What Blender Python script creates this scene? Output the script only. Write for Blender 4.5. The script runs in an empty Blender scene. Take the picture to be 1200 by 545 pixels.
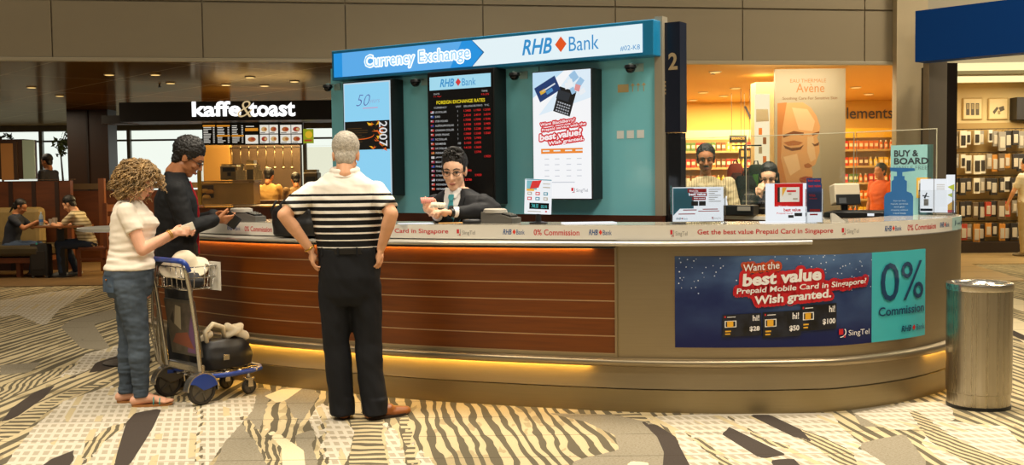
import bpy, bmesh, math, random
from mathutils import Vector, Matrix, Euler, noise
import numpy as np
R = math.radians
V = Vector
random.seed(7)
scene = bpy.context.scene
COL = scene.collection

# ------------------------------------------------------------------ camera
CAM_H, F_PX, PITCH, ROLL = 1.55, 1250.0, R(3.0), R(0.7)
cd = bpy.data.cameras.new('camera'); cam = bpy.data.objects.new('camera', cd); COL.objects.link(cam)
cd.sensor_width = 36.0; cd.lens = 36.0 * F_PX / 1200.0; cd.clip_end = 200
cam.matrix_world = Matrix.Translation((0, 0, CAM_H)) @ Matrix.Rotation(R(90) - PITCH, 4, 'X') @ Matrix.Rotation(-ROLL, 4, 'Z')
scene.camera = cam
_c, _s, _cr, _sr = math.cos(PITCH), math.sin(PITCH), math.cos(ROLL), math.sin(ROLL)
def ray(px, py):
    a = (px - 600) / F_PX; b = -(py - 272.5) / F_PX
    x = a * _cr + b * _sr; y = -a * _sr + b * _cr
    return V((x, _c + y * _s, -_s + y * _c))
def atz(px, py, z=0.0):
    r = ray(px, py); t = (z - CAM_H) / r.z
    return V((r.x * t, r.y * t, z))
def atd(px, py, d):
    r = ray(px, py); t = d / r.y
    return V((r.x * t, d, CAM_H + r.z * t))
def onplane(px, py, p, n):
    r = ray(px, py); c = V((0, 0, CAM_H)); t = (p - c).dot(n) / r.dot(n)
    return c + r * t
def proj(p):
    x, y, z = p[0], p[1], p[2] - CAM_H
    yy = y * _c - z * _s; zz = y * _s + z * _c
    a, b = x / yy, zz / yy
    return 600 + F_PX * (a * _cr - b * _sr), 272.5 - F_PX * (a * _sr + b * _cr)

# ------------------------------------------------------------------ materials
def lin(h):
    if isinstance(h, str):
        h = h.lstrip('#'); c = [int(h[i:i + 2], 16) / 255 for i in (0, 2, 4)]
    else: c = list(h)
    return tuple((x / 12.92 if x <= .04045 else ((x + .055) / 1.055) ** 2.4) for x in c) + (1.0,)
MATS = {}
def mat(name, col, rough=.5, metal=0.0, emit=0.0, spec=.5, var=.0, vscale=8.0, bump=0.0, bscale=60.0, alpha=1.0, trans=0.0, coat=0.0, stretch=None):
    """procedural surface: base colour with optional noise variation and bump"""
    if name in MATS: return MATS[name]
    m = bpy.data.materials.new(name); m.use_nodes = True; nt = m.node_tree; b = nt.nodes['Principled BSDF']
    c = lin(col)
    b.inputs['Base Color'].default_value = c
    b.inputs['Roughness'].default_value = rough; b.inputs['Metallic'].default_value = metal
    b.inputs['Specular IOR Level'].default_value = spec
    b.inputs['Coat Weight'].default_value = coat
    if trans: b.inputs['Transmission Weight'].default_value = trans
    if alpha < 1: b.inputs['Alpha'].default_value = alpha
    if emit:
        b.inputs['Emission Color'].default_value = c; b.inputs['Emission Strength'].default_value = emit
        b.inputs['Base Color'].default_value = (c[0] * .3, c[1] * .3, c[2] * .3, 1)
    if var or bump:
        tc = nt.nodes.new('ShaderNodeTexCoord'); mp = nt.nodes.new('ShaderNodeMapping')
        nt.links.new(tc.outputs['Object'], mp.inputs[0])
        if stretch: mp.inputs['Scale'].default_value = stretch
    if var:
        n = nt.nodes.new('ShaderNodeTexNoise'); n.inputs['Scale'].default_value = vscale; n.inputs['Detail'].default_value = 4
        nt.links.new(mp.outputs[0], n.inputs['Vector'])
        r = nt.nodes.new('ShaderNodeValToRGB')
        lo = [max(0, x * (1 - var)) for x in c[:3]] + [1]; hi = [min(1, x * (1 + var)) for x in c[:3]] + [1]
        r.color_ramp.elements[0].position = .3; r.color_ramp.elements[1].position = .7
        r.color_ramp.elements[0].color = lo; r.color_ramp.elements[1].color = hi
        nt.links.new(n.outputs['Fac'], r.inputs[0]); nt.links.new(r.outputs[0], b.inputs['Base Color'])
    if bump:
        n = nt.nodes.new('ShaderNodeTexNoise'); n.inputs['Scale'].default_value = bscale; n.inputs['Detail'].default_value = 3
        nt.links.new(mp.outputs[0], n.inputs['Vector'])
        bp = nt.nodes.new('ShaderNodeBump'); bp.inputs['Strength'].default_value = bump; bp.inputs['Distance'].default_value = .01
        nt.links.new(n.outputs['Fac'], bp.inputs['Height']); nt.links.new(bp.outputs[0], b.inputs['Normal'])
    MATS[name] = m
    return m
def glow(name, col, s=1.0):
    """light-giving surface"""
    if name in MATS: return MATS[name]
    m = bpy.data.materials.new(name); m.use_nodes = True; nt = m.node_tree
    b = nt.nodes['Principled BSDF']; c = lin(col)
    b.inputs['Base Color'].default_value = (.02, .02, .02, 1); b.inputs['Roughness'].default_value = .4; b.inputs['Specular IOR Level'].default_value = .15
    b.inputs['Emission Color'].default_value = c; b.inputs['Emission Strength'].default_value = s
    MATS[name] = m
    return m
def glassmat(name, tint='#ffffff', refl=.12, rough=0.0, dens=0.0):
    if name in MATS: return MATS[name]
    m = bpy.data.materials.new(name); m.use_nodes = True; nt = m.node_tree
    for n in list(nt.nodes): nt.nodes.remove(n)
    o = nt.nodes.new('ShaderNodeOutputMaterial'); mx = nt.nodes.new('ShaderNodeMixShader')
    t = nt.nodes.new('ShaderNodeBsdfTransparent'); g = nt.nodes.new('ShaderNodeBsdfGlossy'); fr = nt.nodes.new('ShaderNodeFresnel')
    t.inputs[0].default_value = lin(tint); g.inputs['Roughness'].default_value = rough
    fr.inputs[0].default_value = 1.3 + refl
    nt.links.new(fr.outputs[0], mx.inputs[0]); nt.links.new(t.outputs[0], mx.inputs[1]); nt.links.new(g.outputs[0], mx.inputs[2]); nt.links.new(mx.outputs[0], o.inputs[0])
    MATS[name] = m
    return m

# ------------------------------------------------------------------ mesh builder
class MB:
    def __init__(s): s.v = []; s.f = []; s.mi = []; s.m = 0
    def add(s, vs, fs):
        o = len(s.v); s.v += [V(p) for p in vs]
        s.f += [tuple(i + o for i in f) for f in fs]; s.mi += [s.m] * len(fs)
        return s
    def box(s, c, size, rot=None, bevel=0.0):
        x, y, z = [q / 2 for q in size]; M = (rot if isinstance(rot, Matrix) else Matrix.Rotation(rot or 0, 3, 'Z'))
        c = V(c)
        if bevel:
            bm = bmesh.new(); bmesh.ops.create_cube(bm, size=1.0)
            for q in bm.verts: q.co = V((q.co.x * 2 * x, q.co.y * 2 * y, q.co.z * 2 * z))
            bmesh.ops.bevel(bm, geom=bm.edges[:], offset=min(bevel, x * .9, y * .9, z * .9), segments=2, affect='EDGES', profile=.5)
            bm.verts.index_update()
            s.add([c + M @ q.co for q in bm.verts], [[q.index for q in f.verts] for f in bm.faces]); bm.free()
            return s
        vs = [c + M @ V((a * x, b * y, d * z)) for a in (-1, 1) for b in (-1, 1) for d in (-1, 1)]
        return s.add(vs, [(0, 1, 3, 2), (4, 6, 7, 5), (0, 4, 5, 1), (2, 3, 7, 6), (0, 2, 6, 4), (1, 5, 7, 3)])
    def rings(s, rings, cap=True, closed=False):
        n = len(rings[0]); vs = [p for r in rings for p in r]; fs = []
        k = len(rings)
        for i in range(k if closed else k - 1):
            j = (i + 1) % k
            for a in range(n):
                b = (a + 1) % n
                fs.append((i * n + a, i * n + b, j * n + b, j * n + a))
        if cap and not closed:
            fs.append(tuple(reversed(range(n)))); fs.append(tuple((k - 1) * n + a for a in range(n)))
        return s.add(vs, fs)
    def frame(s, d, ref=None):
        d = d.normalized(); ref = ref or (V((0, 0, 1)) if abs(d.z) < .9 else V((0, 1, 0)))
        u = d.cross(ref)
        if u.length < 1e-6: u = d.cross(V((1, 0, 0)))
        u.normalize(); return u, d.cross(u).normalized()
    def cyl(s, p0, p1, r0, r1=None, n=16, cap=True):
        p0, p1 = V(p0), V(p1); r1 = r0 if r1 is None else r1; u, w = s.frame(p1 - p0)
        c = [(math.cos(2 * math.pi * i / n), math.sin(2 * math.pi * i / n)) for i in range(n)]
        return s.rings([[p0 + (u * a + w * b) * r0 for a, b in c], [p1 + (u * a + w * b) * r1 for a, b in c]], cap)
    def cap(s, p0, p1, r0, r1=None, n=14, k=4):
        """tapered capsule"""
        p0, p1 = V(p0), V(p1); r1 = r0 if r1 is None else r1; d = p1 - p0
        if d.length < 1e-6: d = V((0, 0, 1e-5))
        dn = d.normalized(); u, w = s.frame(d)
        c = [(math.cos(2 * math.pi * i / n), math.sin(2 * math.pi * i / n)) for i in range(n)]; rs = []
        for i in range(k):
            t = math.pi / 2 * (i + .35) / k
            rs.append([p0 - dn * r0 * math.cos(t) + (u * a + w * b) * r0 * math.sin(t) for a, b in c])
        rs.append([p0 + (u * a + w * b) * r0 for a, b in c]); rs.append([p1 + (u * a + w * b) * r1 for a, b in c])
        for i in reversed(range(k)):
            t = math.pi / 2 * (i + .35) / k
            rs.append([p1 + dn * r1 * math.cos(t) + (u * a + w * b) * r1 * math.sin(t) for a, b in c])
        return s.rings(rs)
    def tube(s, pts, r, n=8, closed=False):
        pts = [V(p) for p in pts]; rs = []; k = len(pts); ref = None
        for i, p in enumerate(pts):
            if closed: d = pts[(i + 1) % k] - pts[i - 1]
            else: d = pts[min(i + 1, k - 1)] - pts[max(i - 1, 0)]
            d.normalize()
            if ref is None: u, w = s.frame(d)
            else:
                u = ref - d * ref.dot(d)
                u = u.normalized() if u.length > 1e-6 else s.frame(d)[0]
                w = d.cross(u)
            ref = u; q = r[i] if isinstance(r, (list, tuple)) else r
            rs.append([p + (u * math.cos(2 * math.pi * a / n) + w * math.sin(2 * math.pi * a / n)) * q for a in range(n)])
        return s.rings(rs, True, closed)
    def ell(s, c, r, rot=None, n=18, k=10):
        c = V(c); rot = rot or Matrix.Identity(3); rs = []
        for i in range(k):
            t = math.pi * (i + .5) / k
            rs.append([c + rot @ V((r[0] * math.sin(t) * math.cos(2 * math.pi * a / n), r[1] * math.sin(t) * math.sin(2 * math.pi * a / n), -r[2] * math.cos(t))) for a in range(n)])
        return s.rings(rs)
    def lathe(s, prof, c=(0, 0, 0), n=32):
        c = V(c)
        return s.rings([[c + V((r * math.cos(2 * math.pi * a / n), r * math.sin(2 * math.pi * a / n), z)) for a in range(n)] for r, z in prof])
    def slab(s, secs, n=22, p=2.3):
        """loft of rounded sections (centre, rx, ry[, yaw[, tilt]])"""
        rs = []
        for q in secs:
            c, rx, ry = V(q[0]), q[1], q[2]; M = Matrix.Rotation(q[3] if len(q) > 3 else 0, 3, 'Z')
            if len(q) > 4: M = M @ Matrix.Rotation(q[4], 3, 'X')
            ring = []
            for a in range(n):
                t = 2 * math.pi * a / n; x, y = math.cos(t), math.sin(t)
                ring.append(c + M @ V((math.copysign(abs(x) ** (2 / p), x) * rx, math.copysign(abs(y) ** (2 / p), y) * ry, 0)))
            rs.append(ring)
        return s.rings(rs)
    def prism(s, poly, off):
        poly = [V(p) for p in poly]; off = V(off); n = len(poly)
        return s.add(poly + [p + off for p in poly], [tuple(reversed(range(n))), tuple(range(n, 2 * n))] + [(i, (i + 1) % n, n + (i + 1) % n, n + i) for i in range(n)])
    def quad(s, a, b, c, d): return s.add([a, b, c, d], [(0, 1, 2, 3)])
    def mesh(s, name, mats=(), smooth=None):
        me = bpy.data.meshes.new(name); me.from_pydata(s.v, [], s.f)
        for m in (mats if isinstance(mats, (list, tuple)) else [mats]): me.materials.append(m)
        me.polygons.foreach_set('material_index', s.mi)
        bm = bmesh.new(); bm.from_mesh(me); bmesh.ops.recalc_face_normals(bm, faces=bm.faces[:]); bm.to_mesh(me); bm.free()
        if smooth:
            me.polygons.foreach_set('use_smooth', [True] * len(me.polygons))
            if smooth is not True: me.set_sharp_from_angle(angle=R(smooth))
        me.update()
        return me
    def build(s, name, mats, parent=None, smooth=None, loc=None, rotz=0):
        return link(name, s.mesh(name, mats, smooth), parent, loc, rotz)
def link(name, me, parent=None, loc=None, rotz=0):
    o = bpy.data.objects.new(name, me); COL.objects.link(o)
    if parent: o.parent = parent
    if loc is not None: o.location = loc
    if rotz: o.rotation_euler = (0, 0, rotz)
    return o
def tag(o, label, cat, group=None):
    o['label'] = label; o['category'] = cat
    if group: o['group'] = group
    return o
def thing(name, label, cat, loc=(0, 0, 0), rotz=0, group=None):
    return tag(link(name, None, None, loc, rotz), label, cat, group)
def struct(o): o['kind'] = 'structure'; return o
def dup(root, loc, rotz, label, group=None):
    r = root.copy(); COL.objects.link(r); r.location = loc; r.rotation_euler = (0, 0, rotz); r['label'] = label
    if group: r['group'] = group
    for ch in list(root.children):
        c = ch.copy(); COL.objects.link(c); c.parent = r
        for g in list(ch.children):
            d = g.copy(); COL.objects.link(d); d.parent = c
    return r
ORD = 'first second third fourth fifth sixth seventh eighth ninth tenth eleventh twelfth thirteenth fourteenth fifteenth sixteenth seventeenth eighteenth nineteenth twentieth'.split()

# ------------------------------------------------------------------ lettering
def text_geo(body, bold=0.0, shear=0.0, extr=0.0, res=3):
    """letter outlines as (verts, faces), baseline at 0, left at 0, em height about 1"""
    cu = bpy.data.curves.new('t', 'FONT'); cu.body = body; cu.size = 1.0; cu.offset = bold; cu.shear = shear; cu.extrude = extr; cu.resolution_u = res
    o = bpy.data.objects.new('t', cu)
    me = bpy.data.meshes.new_from_object(o)
    vs = [v.co.copy() for v in me.vertices]; fs = [tuple(p.vertices) for p in me.polygons]
    bpy.data.objects.remove(o); bpy.data.meshes.remove(me); bpy.data.curves.remove(cu)
    if vs:
        x0 = min(v.x for v in vs)
        for v in vs: v.x -= x0
    return vs, fs
def fit(vs, w=None, h=None):
    """scale letters to a width and a height (of the whole string box)"""
    x1 = max(v.x for v in vs); y0 = min(v.y for v in vs); y1 = max(v.y for v in vs)
    sx = w / x1 if w else h / (y1 - y0); sy = h / (y1 - y0) if h else sx
    return [V((v.x * sx, (v.y - y0) * sy, v.z)) for v in vs]
class Flat:
    """drawing board: shapes in (u, v) placed by a mapping fn(u, v, off) -> point"""
    def __init__(s, fn, step=None): s.fn = fn; s.mb = MB(); s.step = step; s.k = 0
    def _put(s, vs, fs, off):
        if s.step:
            bm = bmesh.new(); bv = [bm.verts.new(v) for v in vs]
            for f in fs:
                try: bm.faces.new([bv[i] for i in f])
                except ValueError: pass
            x0 = min(v.x for v in vs); x1 = max(v.x for v in vs); k = math.ceil(x0 / s.step) * s.step
            while k < x1:
                bmesh.ops.bisect_plane(bm, geom=bm.verts[:] + bm.edges[:] + bm.faces[:], plane_co=(k, 0, 0), plane_no=(1, 0, 0)); k += s.step
            bm.verts.index_update(); vs = [v.co.copy() for v in bm.verts]; fs = [[v.index for v in f.verts] for f in bm.faces]; bm.free()
        s.mb.add([s.fn(v.x, v.y, off) for v in vs], fs)
    def poly(s, pts, off=.001, m=0): s.mb.m = m; s._put([V((a, b, 0)) for a, b in pts], [tuple(range(len(pts)))], off); return s
    def rect(s, u0, v0, u1, v1, off=.001, m=0): return s.poly([(u0, v0), (u1, v0), (u1, v1), (u0, v1)], off, m)
    def disc(s, u, v, r, off=.001, m=0, ry=None, n=20): return s.poly([(u + r * math.cos(2 * math.pi * i / n), v + (ry or r) * math.sin(2 * math.pi * i / n)) for i in range(n)], off, m)
    def text(s, body, u, v, w=None, h=None, off=.0015, m=0, bold=0.0, shear=0.0, ang=0.0, res=3, center=False):
        vs, fs = text_geo(body, bold, shear, 0, res)
        if not vs: return s
        vs = fit(vs, w, h); c, sn = math.cos(ang), math.sin(ang)
        if center: u -= max(p.x for p in vs) / 2
        vs = [V((u + p.x * c - p.y * sn, v + p.x * sn + p.y * c, 0)) for p in vs]
        s.mb.m = m; s._put(vs, fs, off); return s
    def halo(s, body, u, v, w, h, r, off, m, bold, shear, ang):
        for i in range(12): s.text(body, u + r * math.cos(i * math.pi / 6), v + r * math.sin(i * math.pi / 6), w, h, off, m, bold, shear, ang, 2)
        return s
    def rhb(s, u, v, w, h, mb=0, md=1, off=.0015):
        s.text('RHB', u, v, w * .40, h, off, mb, .02, .25)
        s.poly([(u + w * .44, v + h * .5), (u + w * .515, v), (u + w * .59, v + h * .5), (u + w * .515, v + h)], off, md)
        return s.text('Bank', u + w * .62, v, w * .38, h * .92, off, mb, .0)
    def singtel(s, u, v, w, h, mt=0, mr=1, off=.0015):
        s.rect(u, v + h * .35, u + w * .13, v + h, off, mr); s.rect(u + w * .15, v, u + w * .2, v + h * .25, off, mr)
        arc = [(u + w * .05 + w * .2 * math.sin(t), v + h * .95 - h * .9 * (1 - math.cos(t - .1)) * .9) for t in [i * .16 for i in range(10)]]
        arc = [(u + w * (.04 + .19 * math.sin(a)), v + h * (.62 - .6 * math.cos(a))) for a in [i * .25 for i in range(10)]]
        inn = [(u + w * (.04 + .16 * math.sin(a)), v + h * (.62 - .5 * math.cos(a))) for a in [i * .25 for i in range(10)]]
        s.poly(arc + inn[::-1], off, mt)
        return s.text('SingTel', u + w * .3, v, w * .7, h * .8, off, mt, .0)
    def build(s, name, mats, parent=None): return s.mb.build(name, mats, parent)

# ------------------------------------------------------------------ continuous surfaces
def remesh(mb, name, mats, parent=None, voxel=.01, it=6, fac=.5, wr=None, keep=None):
    """melt the overlapping shapes of a builder into one continuous skin"""
    me = mb.mesh(name); o = bpy.data.objects.new(name, me); COL.objects.link(o)
    m = o.modifiers.new('r', 'REMESH'); m.mode = 'VOXEL'; m.voxel_size = voxel
    if it: s = o.modifiers.new('s', 'SMOOTH'); s.iterations = it; s.factor = fac
    dg = bpy.context.evaluated_depsgraph_get(); dg.update()
    nm = bpy.data.meshes.new_from_object(o.evaluated_get(dg)); bpy.data.objects.remove(o); bpy.data.meshes.remove(me)
    nm.name = name; nm.materials.clear()
    for q in (mats if isinstance(mats, (list, tuple)) else [mats]): nm.materials.append(q)
    n = len(nm.vertices); co = np.empty(n * 3); nm.vertices.foreach_get('co', co); co = co.reshape(-1, 3)
    if wr:
        no = np.empty(n * 3); nm.vertices.foreach_get('normal', no); no = no.reshape(-1, 3)
        for i in range(n):
            p = V(co[i]); co[i] += no[i] * wr(p)
        nm.vertices.foreach_set('co', co.ravel())
    nm.polygons.foreach_set('use_smooth', [True] * len(nm.polygons)); nm.polygons.foreach_set('material_index', [0] * len(nm.polygons))
    nm.update()
    return link(name, nm, parent)
# ------------------------------------------------------------------ node helpers
class NG:
    def __init__(s, name, rough=.8, spec=.3):
        s.m = bpy.data.materials.new(name); s.m.use_nodes = True; s.nt = s.m.node_tree; s.b = s.nt.nodes['Principled BSDF']
        s.b.inputs['Roughness'].default_value = rough; s.b.inputs['Specular IOR Level'].default_value = spec
        tc = s.nt.nodes.new('ShaderNodeTexCoord'); s.co = tc.outputs['Object']; sp = s.nt.nodes.new('ShaderNodeSeparateXYZ'); s.nt.links.new(s.co, sp.inputs[0]); s.x, s.y, s.z = sp.outputs
    def set(s, n, i, v):
        if v is None: return
        if isinstance(v, (int, float)): n.inputs[i].default_value = v
        elif isinstance(v, (tuple, list)): n.inputs[i].default_value = v
        else: s.nt.links.new(v, n.inputs[i])
    def op(s, o, a, b=None, c=None):
        n = s.nt.nodes.new('ShaderNodeMath'); n.operation = o; s.set(n, 0, a); s.set(n, 1, b); s.set(n, 2, c); return n.outputs[0]
    def noise(s, scale=(1, 1, 1), sc=1.0, det=2.0, off=0.0):
        mp = s.nt.nodes.new('ShaderNodeMapping'); s.set(mp, 0, s.co); mp.inputs['Scale'].default_value = scale; mp.inputs['Location'].default_value = (off, off, 0)
        n = s.nt.nodes.new('ShaderNodeTexNoise'); n.inputs['Scale'].default_value = sc; n.inputs['Detail'].default_value = det; s.set(n, 0, mp.outputs[0]); return n.outputs['Fac']
    def mix(s, f, a, b):
        n = s.nt.nodes.new('ShaderNodeMixRGB'); s.set(n, 0, f); s.set(n, 1, a); s.set(n, 2, b); return n.outputs[0]
    def attr(s, name):
        n = s.nt.nodes.new('ShaderNodeAttribute'); n.attribute_name = name; return n.outputs['Fac']
    def out(s, col): s.set(s.b, 'Base Color', col); return s.m
    def bump(s, h, st=.2, d=.004):
        n = s.nt.nodes.new('ShaderNodeBump'); n.inputs['Strength'].default_value = st; n.inputs['Distance'].default_value = d; s.set(n, 'Height', h); s.set(s.b, 'Normal', n.outputs[0])

# ------------------------------------------------------------------ carpet: woven patches whose outlines are drawn on the floor
def carpet():
    P = lambda pts: np.array([[atz(a, b).x, atz(a, b).y] for a, b in pts])
    plaid = [[(0, 552), (40, 500), (75, 470), (130, 452), (190, 470), (240, 472), (300, 462), (297, 480), (262, 520), (235, 560), (100, 575), (0, 580)],
             [(92, 438), (130, 424), (165, 398), (100, 415), (66, 445)], [(0, 352), (60, 342), (112, 338), (70, 362), (52, 383), (20, 368), (0, 372)],
             [(362, 492), (375, 470), (398, 486), (415, 505), (410, 530), (398, 560), (388, 560), (372, 515)], [(448, 490), (466, 506), (476, 545), (458, 550), (452, 515)], [(482, 513), (510, 545), (494, 552)],
             [(758, 489), (820, 485), (975, 484), (985, 500), (1010, 520), (990, 545), (960, 560), (810, 560), (796, 522), (790, 505)], [(1000, 484), (1060, 472), (1112, 470), (1120, 492), (1060, 505), (1030, 500)], [(1096, 492), (1180, 500), (1210, 540), (1210, 560), (1130, 560), (1080, 520)], [(968, 540), (1010, 526), (1060, 560), (960, 580)]]
    grey = [[(258, 530), (275, 480), (300, 452), (318, 458), (300, 520), (320, 560), (235, 575)], [(325, 455), (360, 452), (375, 462), (350, 500), (340, 480)], [(71, 383), (84, 375), (132, 362), (140, 372), (110, 380), (118, 392), (132, 412), (95, 408)],
            [(0, 428), (50, 424), (35, 436), (0, 440)], [(640, 484), (720, 486), (765, 496), (780, 520), (776, 560), (668, 560), (672, 540), (726, 527), (720, 510), (685, 494)], [(995, 478), (1030, 470), (1055, 478), (1030, 500), (1010, 500)], [(1005, 520), (1060, 508), (1085, 540), (1080, 560), (1030, 560)], [(376, 500), (365, 520), (378, 560), (352, 560), (346, 510)]]
    cream = [[(310, 464), (330, 456), (356, 454), (328, 474)], [(305, 498), (330, 510), (356, 528), (360, 570), (332, 570), (330, 525)], [(1090, 480), (1125, 505), (1180, 530), (1165, 540), (1105, 512), (1075, 488)], [(1150, 340), (1200, 352), (1200, 366), (1165, 352)], [(1185, 372), (1210, 380), (1210, 410), (1188, 392)], [(735, 540), (760, 542), (758, 560), (738, 560)]]
    hatch = [[(408, 480), (450, 490), (447, 510), (455, 550), (408, 550), (414, 512)], [(462, 470), (476, 480), (486, 520), (492, 556), (478, 556), (474, 520)], [(40, 478), (80, 458), (150, 440), (70, 470), (35, 500), (0, 520), (0, 500)], [(716, 484), (750, 484), (768, 500), (745, 504)]]
    leaf = [[(0, 496), (14, 478), (40, 460), (66, 450), (52, 466), (22, 487), (0, 500)], [(104, 437), (112, 425), (140, 416), (170, 412), (150, 424), (125, 434)], [(77, 450), (84, 440), (92, 434), (88, 444)],
            [(148, 495), (158, 484), (190, 478), (180, 500), (168, 520), (150, 548), (130, 560), (138, 528)], [(46, 548), (60, 538), (88, 527), (86, 540), (70, 560), (40, 570)], [(0, 522), (4, 530), (2, 552), (0, 552)],
            [(750, 493), (770, 498), (792, 512), (796, 522), (812, 552), (775, 565), (778, 530), (770, 512)], [(846, 509), (854, 500), (922, 533), (892, 538)], [(902, 539), (930, 537), (960, 570), (925, 575)], [(877, 486), (902, 486), (938, 503), (952, 518), (930, 512), (905, 500)],
            [(1172, 380), (1205, 395), (1205, 402), (1180, 390)], [(92, 398), (100, 394), (96, 402)]]
    band = [[(228, 520), (233, 495), (228, 478), (236, 470), (240, 490), (236, 515), (240, 560), (228, 560)], [(100, 520), (125, 502), (150, 490), (146, 500), (122, 518), (100, 545), (92, 548)], [(800, 503), (812, 508), (830, 520), (860, 545), (872, 560), (858, 560), (835, 535), (812, 517)],
            [(850, 487), (862, 490), (885, 507), (905, 517), (928, 523), (922, 527), (895, 520), (870, 503)], [(905, 488), (930, 500), (965, 512), (1000, 530), (1010, 560), (985, 545), (950, 520), (920, 505)], [(1060, 475), (1080, 485), (1110, 508), (1150, 528), (1200, 546), (1200, 558), (1140, 547), (1090, 517)],
            [(278, 485), (290, 488), (304, 505), (326, 526), (334, 560), (316, 560), (312, 532), (290, 507)], [(166, 470), (200, 462), (232, 468), (200, 472)], [(375, 482), (384, 500), (380, 520), (392, 560), (380, 560), (372, 520)], [(0, 452), (40, 440), (96, 424), (70, 440), (20, 462), (0, 470)]]
    nx, ny = 340, 300
    xs = np.linspace(-9.5, 9.5, nx); ys = np.concatenate([np.linspace(2.5, 9.0, 190), np.linspace(9.0, 21, ny - 190 + 1)[1:]])
    X, Y = np.meshgrid(xs, ys); pts = np.stack([X.ravel(), Y.ravel()], 1)
    def sdf(polys):
        best = np.full(len(pts), -1e3)
        for q in polys:
            q = P(q); bb = (pts[:, 0] > q[:, 0].min() - .3) & (pts[:, 0] < q[:, 0].max() + .3) & (pts[:, 1] > q[:, 1].min() - .3) & (pts[:, 1] < q[:, 1].max() + .3)
            s = pts[bb]; d = np.full(len(s), 1e9); ins = np.zeros(len(s), bool)
            for i in range(len(q)):
                a, b = q[i], q[(i + 1) % len(q)]; e = b - a; w = s - a; t = np.clip((w @ e) / (e @ e + 1e-9), 0, 1); dd = w - t[:, None] * e; d = np.minimum(d, (dd ** 2).sum(1))
                cnd = (a[1] > s[:, 1]) != (b[1] > s[:, 1]); xi = (b[0] - a[0]) * (s[:, 1] - a[1]) / (b[1] - a[1] + 1e-12) + a[0]; ins ^= cnd & (s[:, 0] < xi)
            best[bb] = np.maximum(best[bb], np.where(ins, 1, -1) * np.sqrt(d))
        return np.clip(best, -.5, .5)
    me = bpy.data.meshes.new('floor'); N = len(pts); W = nx
    faces = [(j * W + i, j * W + i + 1, (j + 1) * W + i + 1, (j + 1) * W + i) for j in range(len(ys) - 1) for i in range(W - 1)]
    me.from_pydata(np.column_stack([pts, np.zeros(N)]).tolist(), [], faces)
    for nm, pl in (('plaid', plaid), ('grey', grey), ('cream', cream), ('hatch', hatch), ('leaf', leaf), ('band', band)):
        me.attributes.new(nm, 'FLOAT', 'POINT').data.foreach_set('value', sdf(pl).astype(np.float32))
    # zone: 0 = stripes as on the left, 1 = middle, 2 = right
    px = 600 + F_PX * pts[:, 0] / pts[:, 1]
    zone = np.interp(px, [255, 330, 690, 800], [0, 1, 1, 2]); me.attributes.new('zone', 'FLOAT', 'POINT').data.foreach_set('value', zone.astype(np.float32))
    g = NG('carpet', .95, .1)
    jag = g.op('MULTIPLY', g.op('SUBTRACT', g.noise((14, 9, 1), 1, 3), .5), .03)
    def zebra(p0, p1, freq, warp, nsc, off):
        a, b = atz(*p0), atz(*p1); d = (b - a).normalized(); n = V((-d.y, d.x))
        u = g.op('ADD', g.op('MULTIPLY', g.x, n.x), g.op('MULTIPLY', g.y, n.y))
        mp = g.nt.nodes.new('ShaderNodeMapping'); g.set(mp, 0, g.co); mp.vector_type = 'TEXTURE'; mp.inputs['Rotation'].default_value = (0, 0, math.atan2(d.y, d.x)); mp.inputs['Scale'].default_value = (nsc, .22, 1)
        def nz(sc, det, o):
            t = g.nt.nodes.new('ShaderNodeTexNoise'); t.inputs['Scale'].default_value = sc; t.inputs['Detail'].default_value = det
            ad = g.nt.nodes.new('ShaderNodeVectorMath'); ad.operation = 'ADD'; g.set(ad, 0, mp.outputs[0]); ad.inputs[1].default_value = (o, o, 0); g.set(t, 0, ad.outputs[0]); return t.outputs['Fac']
        w = g.op('MULTIPLY', g.op('SUBTRACT', nz(1.0, 2.5, off), .5), warp)
        ph = g.op('MULTIPLY_ADD', u, freq * 6.283, w)
        return g.op('GREATER_THAN', g.op('SINE', ph), g.op('MULTIPLY_ADD', nz(1.6, 2, off + 5), 2.6, -1.15))
    zl = zebra((20, 430), (110, 398), 10.5, 13, 1.5, 0); zc = zebra((556, 478), (592, 540), 12.5, 13, .8, 3); zr = zebra((960, 490), (1040, 540), 12.5, 14, 1.6, 9)
    zn = g.attr('zone'); z = g.op('ADD', g.op('MULTIPLY', zl, g.op('LESS_THAN', zn, .5)), g.op('MULTIPLY', zc, g.op('MULTIPLY', g.op('GREATER_THAN', zn, .5), g.op('LESS_THAN', zn, 1.5))))
    z = g.op('ADD', z, g.op('MULTIPLY', zr, g.op('GREATER_THAN', zn, 1.5)))
    CR, OL, TN, WH, GR, LF = lin('#b9a985'), lin('#5d5646'), lin('#a0916f'), lin('#c3baa8'), lin('#8d8573'), lin('#3a3532')
    fine = g.noise((60, 260, 1), 1, 2)
    col = g.mix(z, g.mix(g.op('GREATER_THAN', g.noise((5, 2, 1), 1, 3, 7), .58), CR, TN), OL)
    hs = g.op('GREATER_THAN', g.op('SINE', g.op('MULTIPLY_ADD', g.y, 62, g.op('MULTIPLY', g.noise((3, 3, 1), 1, 2), 9))), .1)
    hc = g.mix(hs, CR, OL)
    # the plaid: pale ground with rows of soft grey-brown dashes
    px_ = g.op('ADD', g.x, g.op('MULTIPLY', g.y, .28)); sx = g.op('SINE', g.op('MULTIPLY', px_, 112)); sy = g.op('SINE', g.op('MULTIPLY', g.y, 46))
    pk = g.op('MULTIPLY', g.op('GREATER_THAN', sx, g.op('MULTIPLY_ADD', g.noise((9, 4, 1), 1, 2, 3), 1.6, -1.15)), g.op('GREATER_THAN', sy, g.op('MULTIPLY_ADD', g.noise((5, 6, 1), 1, 2, 8), 2.0, -1.3)))
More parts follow.
